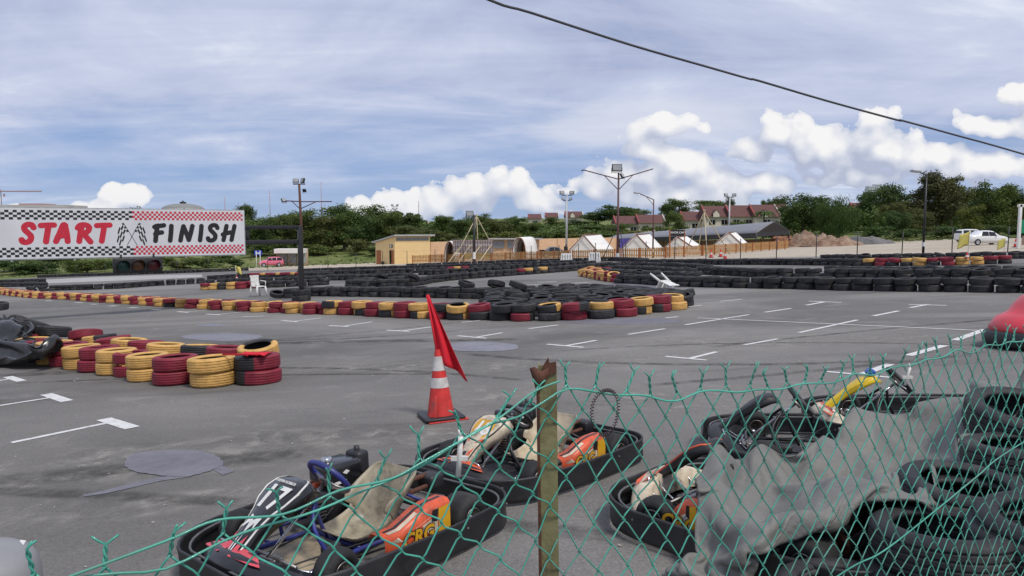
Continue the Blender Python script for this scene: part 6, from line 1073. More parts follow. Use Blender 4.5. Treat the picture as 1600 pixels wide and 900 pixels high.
0,-1,0,-1,0,-1,0,1,-1,-2,-2,-2,-2,-2,1,1,9,2,3,0,-2,1,13,21,3,1,-11,-13,-13,-9,-1,0,-1,0,1,0,0,2,1,2,2,1,0,-1,0,-1,0,0,2,1,1,3,3,-2,-1,-1,2,12,14,-5,-6,-10,-12,-1,-5,-6,0,-1,1,0,-1,1,2,2,4,5,5,0,2,0,-1,-2,-2,-1,-1,1,1,0,2,3,3,4,4,3,-24,-5,-5,3,2,-3,1,-1,0,0,-2,0,0,1,1,2,3,2,2,2,-4,-2,0,3,2,1,0,1,4,4,2,5,2,0,-3,-23,-4,-3,4,-5,2,1,1,2,0,-1,0,-1,1,-1,0,1,0,2,2,-2,0,3,2,0,1,-1,4,4,5,1,1,-4,-6,-9,-12,1,3,3,-1,-4,-6,4,7,6,-1,0,1,0,-1,0,-4,-1,0,1,2,1,2,0,-1,-1,-3,7,0,4,-4,-2,-1,-6,-7,-4,-1,-1,13,0,-3,-4,5,-3,4,7,0,1,0,0,0,-3,0,-3,-4,1,-1,7,0,-1,-1,-2,-1,-1,1,-6,-1,0,1,-3,0,-1,0,6,2,-1,-1,0,1,-5,0,-9,3,2,2,2,2,4,3,-1,-4,-13,-7,0,3,3,2,3,4,-5,-2,0,-1,1,1,3,0,1,-1,0,-1,0,2,-1,0,-3,0,-18,11,-1,-1,-1,-1,0,-1,0,0,0,-4,-6,0,4,3,1,1,1,0,-1,0,0,-1,8,2,1,2,-4,-3,0,2,2,-3,10,-7,-20,-2,14,6,4,1,-4,-3,-4,-4,0,-3,-4,-2,-4,1,6,0,4,7,-3,-2,-3,-1,0,11,1,1,0,-6,-1,1,10,-6,7,1,-21,-3,-2,8,7,6,0,0,0,0,-4,1,3,0,-1,-4,
-6,2,3,-1,11,0,-6,-6,-2,0,11,2,-1,-3,-4,1,3,5,-3,10,-16,-3,-5,-5,0,9,13,-1,-1,4,-1,11,3,1,-7,-4,-1,-3,-2,-1,-2,10,0,-2,-7,-3,1,9,1,-2,-5,-1,2,11,-5,8,2,-5,-6,-6,-2,-7,5,9,6,-6,7,-6,3,5,12,-5,-7,-2,-4,-1,0,-2,13,0,-4,-8,-3,4,7,-2,-4,-2,1,1,11,-5,15,-2,-2,-4,-11,-3,-8,9,-7,10,3,-1,-4,-5,2,19,-1,-10,-3,-2,0,-1,0,9,-2,-3,-5,-2,5,4,-4,-3,1,1,0,3,-5,3,2,3,5,-2,-2,-10,15,4,0,-1,-5,-1,-11,-2,16,-4,-6,-2,-1,0,0,3,2,-2,-3,-1,3,1,0,-4,0,1,1,2,]
out = settled(TARP_SHAPE, 60, 46, 300)
tp = MB().grid(out).build('tarpaulin', MT['tarp'])
sm_ = tp.modifiers.new('soften', 'SUBSURF'); sm_.levels = sm_.render_levels = 1
md = tp.modifiers.new('thickness', 'SOLIDIFY'); md.thickness = .005
tag(tp, 'large creased grey tarpaulin thrown over the parked karts', 'tarpaulin')
# shiny black plastic sheet on the far heap of tyres
MT['black_sheet'] = mat('shiny_black_plastic_sheet', (0.022, 0.023, 0.024), 0.2, var=0.3, scale=5, dirt=(0.07, 0.072, 0.075), dirt_amt=0.5, bmp=0.05, bscale=7)
out = settled(SHEET_SHAPE, 36, 34, 250)
bs = MB().grid(out).build('plastic_sheet', MT['black_sheet'])
bs.modifiers.new('soften', 'SUBSURF').render_levels = 1
tag(bs, 'shiny black plastic sheet crumpled over a heap of tyres', 'plastic sheet')

# ------------------------------------------------------------------ traffic cone with red flag
cp = G(686, 661); cp.y += .22; cp.z = plane_z(cp.x, cp.y)
cn = thing('traffic_cone', 'red and white traffic cone with torn base collar holding a flag', 'traffic cone', cp, rot=basis(.35))
MB().rbox((0, 0, .028), (.43, .43, .035), .012).build('rubber_base', MT['black_plastic'], cn)
MB().rbox((.02, -.01, .008), (.43, .43, .014), .004, rz=.06).build('red_base_plate', MT['cone_red'], cn)
def cone_r(z): return .145 - (.145 - .032) * (z - .045) / .70
def band(z0, z1, m, nm, dr=0.0):
    n = 4
    prof = [(cone_r(z0 + (z1 - z0) * k / n) + dr, z0 + (z1 - z0) * k / n) for k in range(n + 1)]
    return MB().lathe(prof, 32).build(nm, m, cn)
band(.045, .745, MT['cone_red'], 'cone_body')
band(.34, .445, MT['cone_white'], 'reflective_band', .002)
band(.52, .67, MT['cone_white'], 'reflective_band', .002)
MB().grid([[(.165 * math.cos(q), .165 * math.sin(q) * 1.0, z) for q in [3.6 + .09 * k for k in range(8)]] if z < .1 else [((.15 - .03 * (z - .05) / .1 + .02) * math.cos(q), (.15 - .03 * (z - .05) / .1 + .02) * math.sin(q), z + .03 * math.sin(5 * q)) for q in [3.6 + .09 * k for k in range(8)]] for z in (.045, .11, .18, .24)]).build('torn_collar', MT['cone_red'], cn)
fl = thing('marshal_flag', 'bright red flag furled on a pole stuck in the big cone', 'flag', cp + Vector((0, 0, .0)), .0, group=None)
tipv = Vector((-.14, .02, 1.32)); basev = Vector((-.005, 0, .60))
MB().tube([basev - Vector((0, 0, .1)), tipv], .011, 8).build('flag_pole', MT['fabric_red'], fl)
rows = []
for i in range(15):
    t = i / 14
    p0 = tipv.lerp(basev - Vector((0, 0, .1)), t * .82)
    ln = .02 + .33 * t ** 1.1
    r = []
    for j in range(15):
        s = j / 14
        drop = .16 * s * t + .05 * math.sin(s * 3) * t - .12 * s * (1 - t) * t
        fold = .04 * math.sin(s * 9 + t * 2.0) * (.3 + t) * (.35 + s)
        r.append((p0.x + ln * s * .92, p0.y + fold, p0.z - drop * .8 - .10 * s * s * t + .012 * math.sin(s * 9 + t * 3)))
    rows.append(r)
c_ = MB().grid(rows).build('flag_cloth', MT['fabric_red'], fl); c_.modifiers.new('thickness', 'SOLIDIFY').thickness = .003
# second red flag lying across the row end
a, b = G(348, 556, .43), G(400, 556, .45)
f2 = thing('marshal_flag', 'red flag lying rolled on the end of the near painted row', 'flag', a, 0)
MB().tube([(0, 0, .02), tuple(b - a + Vector((.05, 0, .02)))], .012, 8).build('flag_pole', MT['fabric_red'], f2)
rows = [[((b - a).x * (.45 + .055 * j) , -.10 + .04 * i + .02 * math.sin(j), .015 + .025 * abs(math.sin(i * 1.3 + j * .8))) for j in range(13)] for i in range(7)]
MB().grid(rows).build('flag_cloth', MT['fabric_red'], f2).modifiers.new('thickness', 'SOLIDIFY').thickness = .004

# ------------------------------------------------------------------ chain-link fence
FB = Vector((.0706, 1.4)); FA = rad(55); FD = Vector((math.sin(FA), math.cos(FA))); FN = Vector((FD.y, -FD.x))
TOPPX = [(-400, 1010), (-200, 960), (-60, 925), (40, 893), (220, 880), (303, 850), (425, 806), (585, 748), (690, 692), (748, 658), (815, 628), (872, 598), (940, 600), (1037, 614), (1110, 608), (1230, 598), (1340, 582), (1420, 564), (1500, 546), (1560, 534), (1600, 527), (1700, 514), (1900, 500)]
TOPZ = []
for u, v in TOPPX:
    s = (u - 800) / F_PX
    t = (s * FB.y - FB.x) / (FD.x - s * FD.y)
    if FB.y + FD.y * t < .45: continue
    TOPZ.append((t, Pd(u, v, FB.y + FD.y * t).z))
TOPZ.sort()
tmin, tmax = TOPZ[0][0], min(TOPZ[-1][0], 3.4)
def fpos(t, z, n=0.0):
    sag = .03 * math.sin(t * 2.3 + 1) + .02 * mn.noise(Vector((t * 3, z * 2.5, 0)))
    q = FB + FD * (t + .013 * mn.noise(Vector((t * 6, z * 6, 4)))) + FN * (n + sag * (1.9 - z) * .6 + .012 * mn.noise(Vector((t * 9, z * 5, 8))))
    return Vector((q.x, q.y, z + .013 * mn.noise(Vector((t * 7, z * 7, 6)))))
fence = thing('chain_link_fence', 'green plastic coated chain-link fence with a twisted, sagging top', 'fence', (0, 0, 0))
cw, rh, wr = .04, .0475, .00178
wm = MB()
nW = int((tmax - tmin) / cw)
rng = random.Random(5)
stub = MB()
for i in range(nW):
    t0 = tmin + i * cw
    pts = []
    ztop = lerp_table(TOPZ, t0 + cw / 2)
    zb = plane_z(FB.x + FD.x * t0, FB.y + FD.y * t0) + .02
    nr = int((ztop - zb) / rh)
    for j in range(nr + 1):
        rgt = (i + j) % 2
        x = t0 + (cw if rgt else 0.0)
        zz = lerp_table(TOPZ, x) - j * rh * (1 + .06 * mn.noise(Vector((t0 * 2, j * .2, 3))))
        sgn = 1 if rgt else -1
        # little hooked bend where two wires interlock
        pts.append(fpos(x - sgn * .007, zz + .009, wr * .9 * sgn))
        pts.append(fpos(x + sgn * .0012, zz, wr * 1.5 * sgn))
        pts.append(fpos(x - sgn * .007, zz - .009, -wr * .9 * sgn))
    wm.tube(pts[1:], wr, 5)
# twisted barbs above every second knot, wires splayed at the tips
k = 0
t = tmin + cw * 2
while t < tmax:
    zz = lerp_table(TOPZ, t)
    tilt = Vector((FD.x, FD.y, 0)) * rng.gauss(-.002, .010); fwd = Vector((FN.x, FN.y, 0)) * rng.gauss(0, .006)
    hgt = rng.uniform(.030, .045)
    b0 = fpos(t, zz - .004)
    for ph in (0, pi):
        pts = []
        for q in range(13):
            s = q / 12
            c = b0 + Vector((0, 0, hgt * s)) + tilt * s + fwd * s
            a = ph + s * 2.6 * pi
            pts.append(c + (Vector((FD.x, FD.y, 0)) * math.cos(a) + Vector((FN.x, FN.y, 0)) * math.sin(a)) * wr * 1.05)
        sg = 1 if ph == 0 else -1
        e = pts[-1]
        dx = Vector((FD.x, FD.y, 0)) * sg * rng.uniform(.010, .017)
        if rng.random() < .2: dx *= -.4
        pts += [e + dx * .5 + Vector((0, 0, .006)), e + dx + Vector((0, 0, rng.uniform(.008, .018)))]
        stub.tube(pts, wr * .95, 5)
    t += cw * 2
wm.add(stub.v, stub.f, 0, True)
o = wm.build('wire_mesh', MT['fence_green'], fence)
tw = MB()
tp_ = [fpos(t_, lerp_table(TOPZ, t_) - .012 + .004 * math.sin(t_ * 31), .006) for t_ in [tmin + (tmax - tmin) * k / 160 for k in range(161)]]
tw.tube(tp_, .0022, 6)
tw.build('tension_wire', MT['fence_green'], fence)
def ft(u): s = (u - 800) / F_PX; return (s * FB.y - FB.x) / (FD.x - s * FD.y)
tw = MB()
TW = [(900, 1180), (1180, 990), (1340, 890), (1400, 860), (1480, 802), (1545, 745), (1600, 702), (1760, 600)]
pts = []
for u, v in TW:
    t_ = ft(u); p = Pd(u, v, FB.y + FD.y * t_); pts.append(fpos(t_, p.z, .006))
tw.tube(crom(pts, 6), .0022, 6).build('tension_wire', MT['fence_green'], fence)
# slack strand across the slumped end
SL = [(-60, 950), (60, 905), (240, 845), (330, 812), (430, 800), (520, 762), (600, 742), (660, 712), (760, 655), (830, 606), (866, 592)]
pts = []
for u, v in SL:
    t_ = ft(u); p = Pd(u, v, FB.y + FD.y * t_); pts.append(fpos(t_, p.z, .014))
MB().tube(crom(pts, 5), .0022, 6).build('tension_wire', MT['fence_green'], fence)
# angle-iron post
MT['post_paint'] = mat('olive_post_paint', (0.20, 0.185, 0.085), 0.65, var=0.3, scale=14, dirt=(0.10, 0.042, 0.028), dirt_amt=0.95, bmp=0.25, bscale=50)
pm = MB()
pz0 = plane_z(FB.x, FB.y); a = .036
M = Matrix.Translation((FB.x - .002, FB.y + .01, 1.87)) @ Matrix.Rotation(rad(-3), 4, 'Z') @ Matrix.Rotation(rad(-.9), 4, 'Y') @ Matrix.Translation((0, 0, -1.87))
pm.prism([(-a / 2, 0), (a / 2, 0), (a / 2, .004), (-a / 2 + .004, .004), (-a / 2 + .004, .036), (-a / 2, .036)], pz0 - .1, 1.872, M=M)
post = pm.build('post', MT['post_paint'], fence)
fl_ = MB()
for (x0, z0, x1, z1) in ((-.022, 1.868, -.014, 1.83),):
    fl_.grid([[(-.033, -.004, 1.868), (-.024, -.012, 1.872), (-.012, -.006, 1.862), (.002, -.002, 1.868)], [(-.026, -.004, 1.845), (-.018, -.010, 1.848), (-.010, -.006, 1.846), (.0, -.003, 1.85)], [(-.021, -.003, 1.825), (-.019, -.005, 1.825), (-.014, -.004, 1.828), (-.006, -.003, 1.838)]], M)
fl_.add([(-.008, -.001, 1.872), (.002, -.001, 1.889), (.004, -.001, 1.878), (.017, -.001, 1.880), (.017, -.001, 1.858), (-.008, -.001, 1.85)], [(0, 1, 2, 3, 4, 5)], 0, False, M)
f_ = fl_.build('rusty_post_cap', MT['rust'], post); f_.modifiers.new('thickness', 'SOLIDIFY').thickness = .003
MB().box((0, 0, 1.1), (.006, .008, 1.5), M=M @ Matrix.Translation((-a / 2 - .001, .002, 0))).build('rusty_edge', MT['rust'], post)
# wire coil hung on the mesh
cc = fpos(ft(936), Pd(936, 640, FB.y + FD.y * ft(936)).z, .012)
pts = []
for k in range(440):
    s = k / 439; a_ = -2.0 + 5.35 * s * 1.05; q = s * 2 * pi * 40
    wob = 1 + .04 * math.sin(a_ * 3)
    rx, rz = .036 * wob, .046 * wob
    ctr = cc + Vector((FD.x, FD.y, 0)) * (rx * math.cos(a_)) + Vector((0, 0, rz * math.sin(a_)))
    rd = (Vector((FD.x, FD.y, 0)) * math.cos(a_) + Vector((0, 0, 1)) * math.sin(a_))
    pts.append(ctr + rd * .0032 * math.cos(q) + Vector((FN.x, FN.y, 0)) * .0032 * math.sin(q))
MT['coil'] = mat('dark_red_wire', (0.035, 0.013, 0.014), 0.5, var=0.3)
tag(MB().tube(pts, .0009, 5).build('wire_coil', MT['coil']), 'ring of dark curly wire hooked on the fence beside the post', 'wire coil')
for u, v, u2, v2, lab in ((716, 744, 720, 682, 'white plastic strip tied upright to the fence left of the post'), (1414, 602, 1422, 574, 'small white plastic strip tied on the fence before the tilted kart wheel')):
    t_ = ft(u); dd = FB.y + FD.y * t_
    p, q = Pd(u, v, dd - .012), Pd(u2, v2, dd - .012)
    MB_ = MB().tube([p, p.lerp(q, .5), q], .005 if u < 900 else .004, 6)
    w_ = p.lerp(q, .45); MB_.box(tuple(w_), (.03, .006, .008)); MB_.tube([q, q + Vector((-.004, 0, .012))], .002, 5)
    tag(MB_.build('plastic_strip', MT['white_plastic']), lab, 'plastic strip')
# overhead cable
cpts = [(560, -95, 4.2), (765, 0, 4.9), (830, 20, 5.15), (985, 70, 5.7), (1100, 103, 6.1), (1170, 123, 6.4), (1185, 126, 6.45), (1290, 157, 6.9), (1400, 187, 7.3), (1412, 189, 7.35), (1500, 213, 7.8), (1600, 241, 8.3), (1900, 330, 10)]
MT['cable'] = mat('grey_cable', (0.07, 0.07, 0.075), 0.6, var=0.2)
cw_ = [Pd(*q) for q in cpts]
cw_ = [cw_[0] + (cw_[0] - cw_[1]).normalized() * k + Vector((0, 0, .012 * k * k)) for k in (9, 6, 3)] + cw_ + [cw_[-1] + (cw_[-1] - cw_[-2]).normalized() * k + Vector((0, 0, .012 * k * k)) for k in (4, 8, 12)]
tag(MB().tube(crom(cw_, 4), .0095, 8).build('overhead_cable', MT['cable']), 'dark cable slung across the sky above the track', 'cable')
# ------------------------------------------------------------------ start / finish gantry
GP = G(471, 470)
GANG = math.atan2(.595, .804)
gt = thing('start_gantry', 'black steel gantry of square tube holding the start finish banner', 'gantry', GP, GANG)
zb = -GP.z
post = MB().rbox((0, 0, 1.45), (.16, .16, 2.98), .012).build('post', MT['black_paint'], gt)
MB().box((0, 0, .02), (.34, .34, .03)).tube([(-.09, -.09, .35), (-.16, -.1, .42), (-.2, -.1, .36), (-.2, -.1, .05)], .014, 6).build('base_plate', MT['black_paint'], post)
MB().rbox((-5.9, 0, 2.86), (11.6, .13, .15), .01).build('top_beam', MT['black_paint'], gt)
MB().rbox((-5.9, .0, 2.30), (11.6, .13, .17), .01).build('lower_beam', MT['black_paint'], gt)
MB().rbox((-2.0, .02, 2.58), (.12, .12, .5), .01).tube([(-1.95, 0, 2.3), (-2.05, -.02, 2.55), (-2.25, -.02, 2.75)], .05, 8).build('bracket', MT['black_paint'], gt)
gl = -11.7; lg = GP + Vector((math.cos(GANG), math.sin(GANG), 0)) * gl
MB().rbox((gl, 0, 1.2), (.16, .16, 4.0), .012).build('post', MT['black_paint'], gt)
# banner: local x runs along the beam, -y faces the track
KR, KL = 2.16, 10.9
Z1, Z0 = 2.725 - GP.z, 1.13 - GP.z
bn = thing('banner', 'white banner reading START FINISH with black and red checker borders', 'banner', GP, GANG)
BY = -.16
m, ntb, bb = nodes_of('banner_vinyl'); co = coord(ntb)
f = noise(ntb, mapv(ntb, co, (1, 1, .6)), 1.4, 4, 0.5)
L(ntb, ramp(ntb, f, [(0.3, (0.60, 0.60, 0.62)), (0.7, (0.68, 0.68, 0.70))]), bb.inputs['Base Color']); bb.inputs['Roughness'].default_value = 0.45
bump(ntb, bb, noise(ntb, mapv(ntb, co, (.8, 1, .25)), 2.2, 3, 0.5), 0.35, 0.05)
MT['banner'] = m
pn = MB().box(((-KR - KL) / 2, BY, (Z0 + Z1) / 2), (KL - KR, .03, Z1 - Z0)).build('banner_sheet', MT['banner'], bn)
fr_ = MB()
for zz in (Z0 - .015, Z1 + .015): fr_.box(((-KR - KL) / 2, BY + .02, zz), (KL - KR + .06, .045, .03))
fr_.box((-KR + .015, BY + .02, (Z0 + Z1) / 2), (.03, .045, Z1 - Z0))
for k in range(6): fr_.box((-2.5 - 1.7 * k, BY + .03, Z1 + .05), (.05, .05, .07)); fr_.box((-2.5 - 1.7 * k, BY + .03, Z0 - .05), (.05, .05, .07))
fr_.build('banner_frame', MT['grey_metal'], bn)
def kx(u):
    """distance along the banner for a survey column"""
    s = (u - 800) / F_PX
    k = (GP.x - s * GP.y) / (math.cos(GANG) - s * math.sin(GANG))
    return -k
def flat(mb, pts, y): mb.add([(x, y, z) for x, z in pts], [tuple(range(len(pts)))])
YF = BY - .0185
split = kx(208)
for zs, up in ((Z0, 1), (Z1, -1)):
    blk_, red_ = MB(), MB(); w = .108
    for c in range(80):
        for r in range(4):
            if (c + r) % 2 == 0:
                xa = split - (c + 1) * w; xb = xa + w
                if xa < -KL: continue
                za = zs + up * (.06 + r * .075)
                z_a, z_b = sorted((za, za + up * .075)); flat(blk_, [(xa, z_a), (xb, z_a), (xb, z_b), (xa, z_b)], YF)
    w = .073
    for c in range(80):
        for r in range(4):
            if (c + r) % 2 == 0:
                xa = split + c * w; xb = xa + w
                if xb > -KR - .02: continue
                za = zs + up * (.06 + r * .075)
                z_a, z_b = sorted((za, za + up * .075)); flat(red_, [(xa, z_a), (xb, z_a), (xb, z_b), (xa, z_b)], YF)
    blk_.build('black_checker', MT['lettering_black'], bn); red_.build('red_checker', MT['lettering_red'], bn)
def stroke(mb, pts, w, y):
    P = crom([Vector((a, 0, b)) for a, b in pts], 6) if len(pts) > 2 else [Vector((a, 0, b)) for a, b in pts]
    lft, rgt = [], []
    for i, p in enumerate(P):
        t = (P[min(i + 1, len(P) - 1)] - P[max(i - 1, 0)]).normalized(); n = Vector((-t.z, 0, t.x))
        lft.append(p + n * w); rgt.append(p - n * w)
    for i in range(len(P) - 1):
        mb.add([(q.x, y, q.z) for q in (lft[i], lft[i + 1], rgt[i + 1], rgt[i])], [(3, 2, 1, 0)])
    for p, t in ((P[0], P[0] - P[1]), (P[-1], P[-1] - P[-2])):
        a0 = math.atan2(t.z, t.x)
        arc = [p + Vector((math.cos(a0 + q), 0, math.sin(a0 + q))) * w for q in [-pi / 2 + pi * k / 8 for k in range(9)]]
        mb.add([(q.x, y - .0004, q.z) for q in arc], [tuple(range(9))])
LET = {
 'S': [[(.92, .82), (.80, .97), (.5, .98), (.30, .86), (.34, .68), (.55, .52), (.72, .34), (.64, .12), (.38, .03), (.14, .06), (.08, .17)]],
 'T': [[(.08, .93), (.5, .95), (1.0, .96)], [(.60, .88), (.50, .5), (.38, .05)]],
 'A': [[(.05, .06), (.28, .42), (.60, .95), (.75, .93)], [(.72, .94), (.82, .5), (.86, .06)], [(.16, .28), (.4, .36), (.72, .38)]],
 'R': [[(.38, .86), (.28, .5), (.18, .05)], [(.12, .80), (.3, .95), (.62, .97), (.86, .86), (.82, .66), (.62, .54), (.42, .50)], [(.48, .48), (.7, .25), (.92, .02)]],
 'F': [[(.42, .90), (.30, .5), (.2, .04)], [(.16, .88), (.4, .95), (.70, .95), (1.0, .98)], [(.22, .46), (.5, .52), (.8, .55)]],
 'I': [[(.62, .94), (.52, .5), (.38, .05)]],
 'N': [[(.14, .05), (.24, .5), (.36, .92)], [(.36, .90), (.52, .5), (.66, .10)], [(.66, .08), (.80, .5), (.92, .94)]],
 'H': [[(.40, .94), (.28, .5), (.16, .05)], [(.96, .94), (.84, .5), (.72, .05)], [(.12, .40), (.45, .50), (.86, .54)]],
}
def word(chars, xs_, z0, z1, w, m_):
    for n_, (ch, (ua, ub)) in enumerate(zip(chars, xs_)):
        xa, xb = kx(ua), kx(ub); s_ = (xb - xa); mbx = MB()
        for k, st_ in enumerate(LET[ch]):
            stroke(mbx, [(xa + w + (s_ - 2 * w) * px_, z0 + w + (z1 - z0 - 2 * w) * pz_) for px_, pz_ in st_], w, YF - .001 * k)
        mbx.build('letter', m_, bn)
zt_, zb_ = 2.30 - GP.z, 1.555 - GP.z
word('START', [(28, 61), (59, 91), (82, 114), (115, 148), (146, 177)], zb_ - .005, zt_ + .005, .086, MT['lettering_red'])
word('FINISH', [(235, 260), (257, 276), (274, 306), (303, 323), (319, 344), (341, 370)], zb_ - .0, zt_ - .02, .078, MT['lettering_black'])
fg = MB()
cx = kx(206)
for s in (-1, 1):
    stroke(fg, [(cx - s * .15, 1.52 - GP.z), (cx + s * .24, 2.27 - GP.z)], .008, YF - .0005 - .0008 * (s + 1))
    for r in range(5):
        for c in range(4):
            if (r + c) % 2: continue
            def fp(a, b):   # flag cloth param: a along pole, b away from it
                x = cx + s * (.24 - .15 * a) + s * (.31 * b) * .85 - s * .01
                z = 2.26 - GP.z - .30 * a - .46 * b * b - .05 * b + .04 * math.sin(b * 5 + a)
                return (x, z)
            q = [fp(r / 5, c / 4), fp(r / 5, (c + 1) / 4), fp((r + 1) / 5, (c + 1) / 4), fp((r + 1) / 5, c / 4)]
            flat(fg, q if s > 0 else q[::-1], YF - .0005)
fg.build('crossed_flags', MT['lettering_black'], bn)
# traffic light hung below the banner
tl = thing('traffic_light', 'black horizontal traffic light with green, amber and red lenses', 'traffic light', GP, GANG)
xa, xb = kx(174), kx(251); xm = (xa + xb) / 2
tz = 1.13 - GP.z - .29
MB().rbox((xm, -.22, tz), (xb - xa, .14, .50), .03).build('housing', MT['black_plastic'], tl)
MB().box((xm - .5, -.2, tz + .30), (.05, .05, .14)).box((xm + .5, -.2, tz + .30), (.05, .05, .14)).build('hanger', MT['black_paint'], tl)
for k, (nm, c) in enumerate((('green', (.004, .05, .035)), ('amber', (.12, .045, .012)), ('red', (.10, .006, .01)))):
    x = xm + (k - 1) * (xb - xa) * .31
    MTl = mat(nm + '_lens', c, 0.25, var=.2, scale=20)
    T = Matrix.Translation((x, -.295, tz)) @ Matrix.Rotation(pi / 2, 4, 'X')
    MB().lathe([(.001, .03), (.10, .022), (.17, .002), (.185, 0)], 24, M=T).build('lens', MTl, tl)
    rows = []
    for q in [rad(-30) + rad(240) * j / 16 for j in range(17)]:
        ln_ = .05 + .22 * max(0, math.sin(q) * .5 + .5)
        rows.append([(x + .20 * math.cos(q), -.29, tz + .20 * math.sin(q)), (x + .20 * math.cos(q), -.29 - ln_, tz + .195 * math.sin(q) - .03 * ln_)])
    MB().grid(rows).build('visor', MT['black_plastic'], tl).modifiers.new('thickness', 'SOLIDIFY').thickness = .008

# ------------------------------------------------------------------ lamps and poles
def at(u, dist):
    x = (u - 800) / F_PX * dist
    return Vector((x, dist, H(x, dist)))
def zpx(v, dist): return Pd(800, v, dist).z
def flood(parent, p, yaw, pitch, s=1.0):
    M = Matrix.Translation(p) @ Matrix.Rotation(yaw, 4, 'Z') @ Matrix.Rotation(pitch, 4, 'X')
    b = MB().rbox((0, 0, 0), (.42 * s, .12 * s, .30 * s), .02, M=M).build('floodlight', MT['black_plastic'], parent)
    MB().box((0, -.064 * s, 0), (.36 * s, .006, .24 * s), M=M).build('lamp_glass', MT['lamp_face'], b)
    MB().tube([M @ Vector((-.22 * s, 0, 0)), M @ Vector((-.22 * s, .05 * s, -.2 * s)), M @ Vector((.22 * s, .05 * s, -.2 * s)), M @ Vector((.22 * s, 0, 0))], .014 * s, 5).build('bracket', MT['black_paint'], b)
def pole_root(name, label, u, dist, cat, group='lamp posts around the track'):
    p = at(u, dist); return thing(name, label, cat, p, 0, group), p
# lamp mast beside the gantry
dl = 30.5; r_, p = pole_root('lamp_post', 'thin rusty lamp post with cross arm rising behind the gantry', 472, dl, 'lamp post')
zt = zpx(287, dl) - p.z
MB().tube([(0, 0, -.2), (0, 0, zt * .6), (-.05, 0, zt)], [.06, .055, .045], 10).build('pole', MT['rust'], r_)
za = zpx(315, dl) - p.z
MB().tube([(-.62, 0, za + .03), (.02, 0, za), (1.28, 0, za + .0)], .022, 6).tube([(-.02, 0, za - .32), (-.36, 0, za + .01)], .018, 6).tube([(.02, 0, za - .28), (.62, 0, za - .01)], .018, 6).build('cross_arm', MT['maroon'], r_)
MB().tube([(-.3, 0, zt - .02), (.2, 0, zt - .02)], .02, 6).build('top_bar', MT['black_paint'], r_)
flood(r_, (-.17, -.04, zt + .12), .2, -.3, .55); flood(r_, (.10, 0, zt + .12), -.9, -.2, .7); flood(r_, (.16, 0, zt - .28), 2.6, -.3, .45); flood(r_, (-.70, 0, za + .05), 1.0, -.5, .55)
# big Y lamp
dl = 69; r_, p = pole_root('lamp_post', 'tall dark lamp post with two raised arms and a big floodlight', 965, dl, 'lamp post')
zt = zpx(270, dl) - p.z; za = zpx(280, dl) - p.z
MB().tube([(0, 0, -.3), (0, 0, 1.0), (0, 0, zt)], [.13, .12, .08], 10).build('pole', MT['maroon'], r_)
MB().lathe([(.15, 0), (.15, .75)], 12).build('white_collar', MT['white_paint'], r_)
arm = MB()
for s, ln_, up in ((-1, 3.25, .85), (1, 3.2, .95)):
    arm.tube([(0, 0, za), (s * ln_, 0, za + up)], .05, 7).tube([(0, 0, za - 1.0), (s * 1.35, 0, za + up * .42)], .04, 6)
arm.tube([(-3.25, 0, za + .85), (-3.45, 0, za + .78)], .06, 6).build('arms', MT['maroon'], r_)
flood(r_, (-.18, -.1, zt + .45), 0, -.12, 2.2); flood(r_, (.35, 0, zt - .28), 1.0, -.5, 1.4)
MB().tube([(-1.3, 0, 3.1), (-.2, 0, 3.0), (0, 0, 3.0)], .03, 5).tube([(.2, -.3, 2.9), (.55, -.5, 0)], .04, 6).tube([(-.5, -.3, 2.3), (-1.7, -.6, -.2)], .04, 6).build('stay', MT['black_paint'], r_)
def hook(u, dist, vt, vb, al, label, glass='floodlight', m='maroon'):
    r_, p = pole_root('lamp_post', label, u, dist, 'lamp post'); zt = zpx(vt, dist) - p.z
    MB().tube([(0, 0, -.3), (0, 0, zt)], [.09, .06], 9).build('pole', MT[m], r_)
    MB().tube([(0, 0, zt), (-al, 0, zt + al * .42)], .045, 7).tube([(0, 0, zt - .55), (-al * .5, 0, zt + al * .18)], .03, 6).build('arm', MT[m], r_)
    MB().rbox((-al - .3, 0, zt + al * .42 + .08), (.62, .45, .16), .03, ry=.12).build('lamp_head', MT['grey_metal'], r_)
    MB().lathe([(.11, .6), (.11, .9)], 10).build('white_collar', MT['white_paint'], r_)
hook(1020, 76, 312, 403, 1.45, 'dark lamp post with one bent arm beside the taller one')
hook(1442, 53, 274, 398, .5, 'single dark lamp post with short arm before the big trees', m='black_paint')
def tower(u, dist, vt, label, m='grey_metal', n=2):
    r_, p = pole_root('lamp_post', label, u, dist, 'lamp post'); zt = zpx(vt, dist) - p.z
    MB().tube([(0, 0, -.3), (0, 0, zt)], [.16, .11], 9).build('pole', MT[m], r_)
    MB().tube([(-.7, 0, zt - .1), (.7, 0, zt - .1)], .05, 6).tube([(-.5, 0, zt - .8), (.5, 0, zt - .8)], .05, 6).build('cross_bar', MT['black_paint'], r_)
    for k in range(n):
        flood(r_, (-.65 + 1.3 * k / max(1, n - 1), -.1, zt + .25), .4 - .8 * k, -.3, 1.5)
        flood(r_, (-.5 + 1.0 * k / max(1, n - 1), -.1, zt - .55), .4 - .8 * k, -.3, 1.0)
tower(885, 98, 304, 'pale grey floodlight mast behind the dome tent')
tower(1138, 118, 307, 'pale grey floodlight mast behind the black canopy')
tower(618, 190, 322, 'small distant floodlight mast above the left trees', n=2)
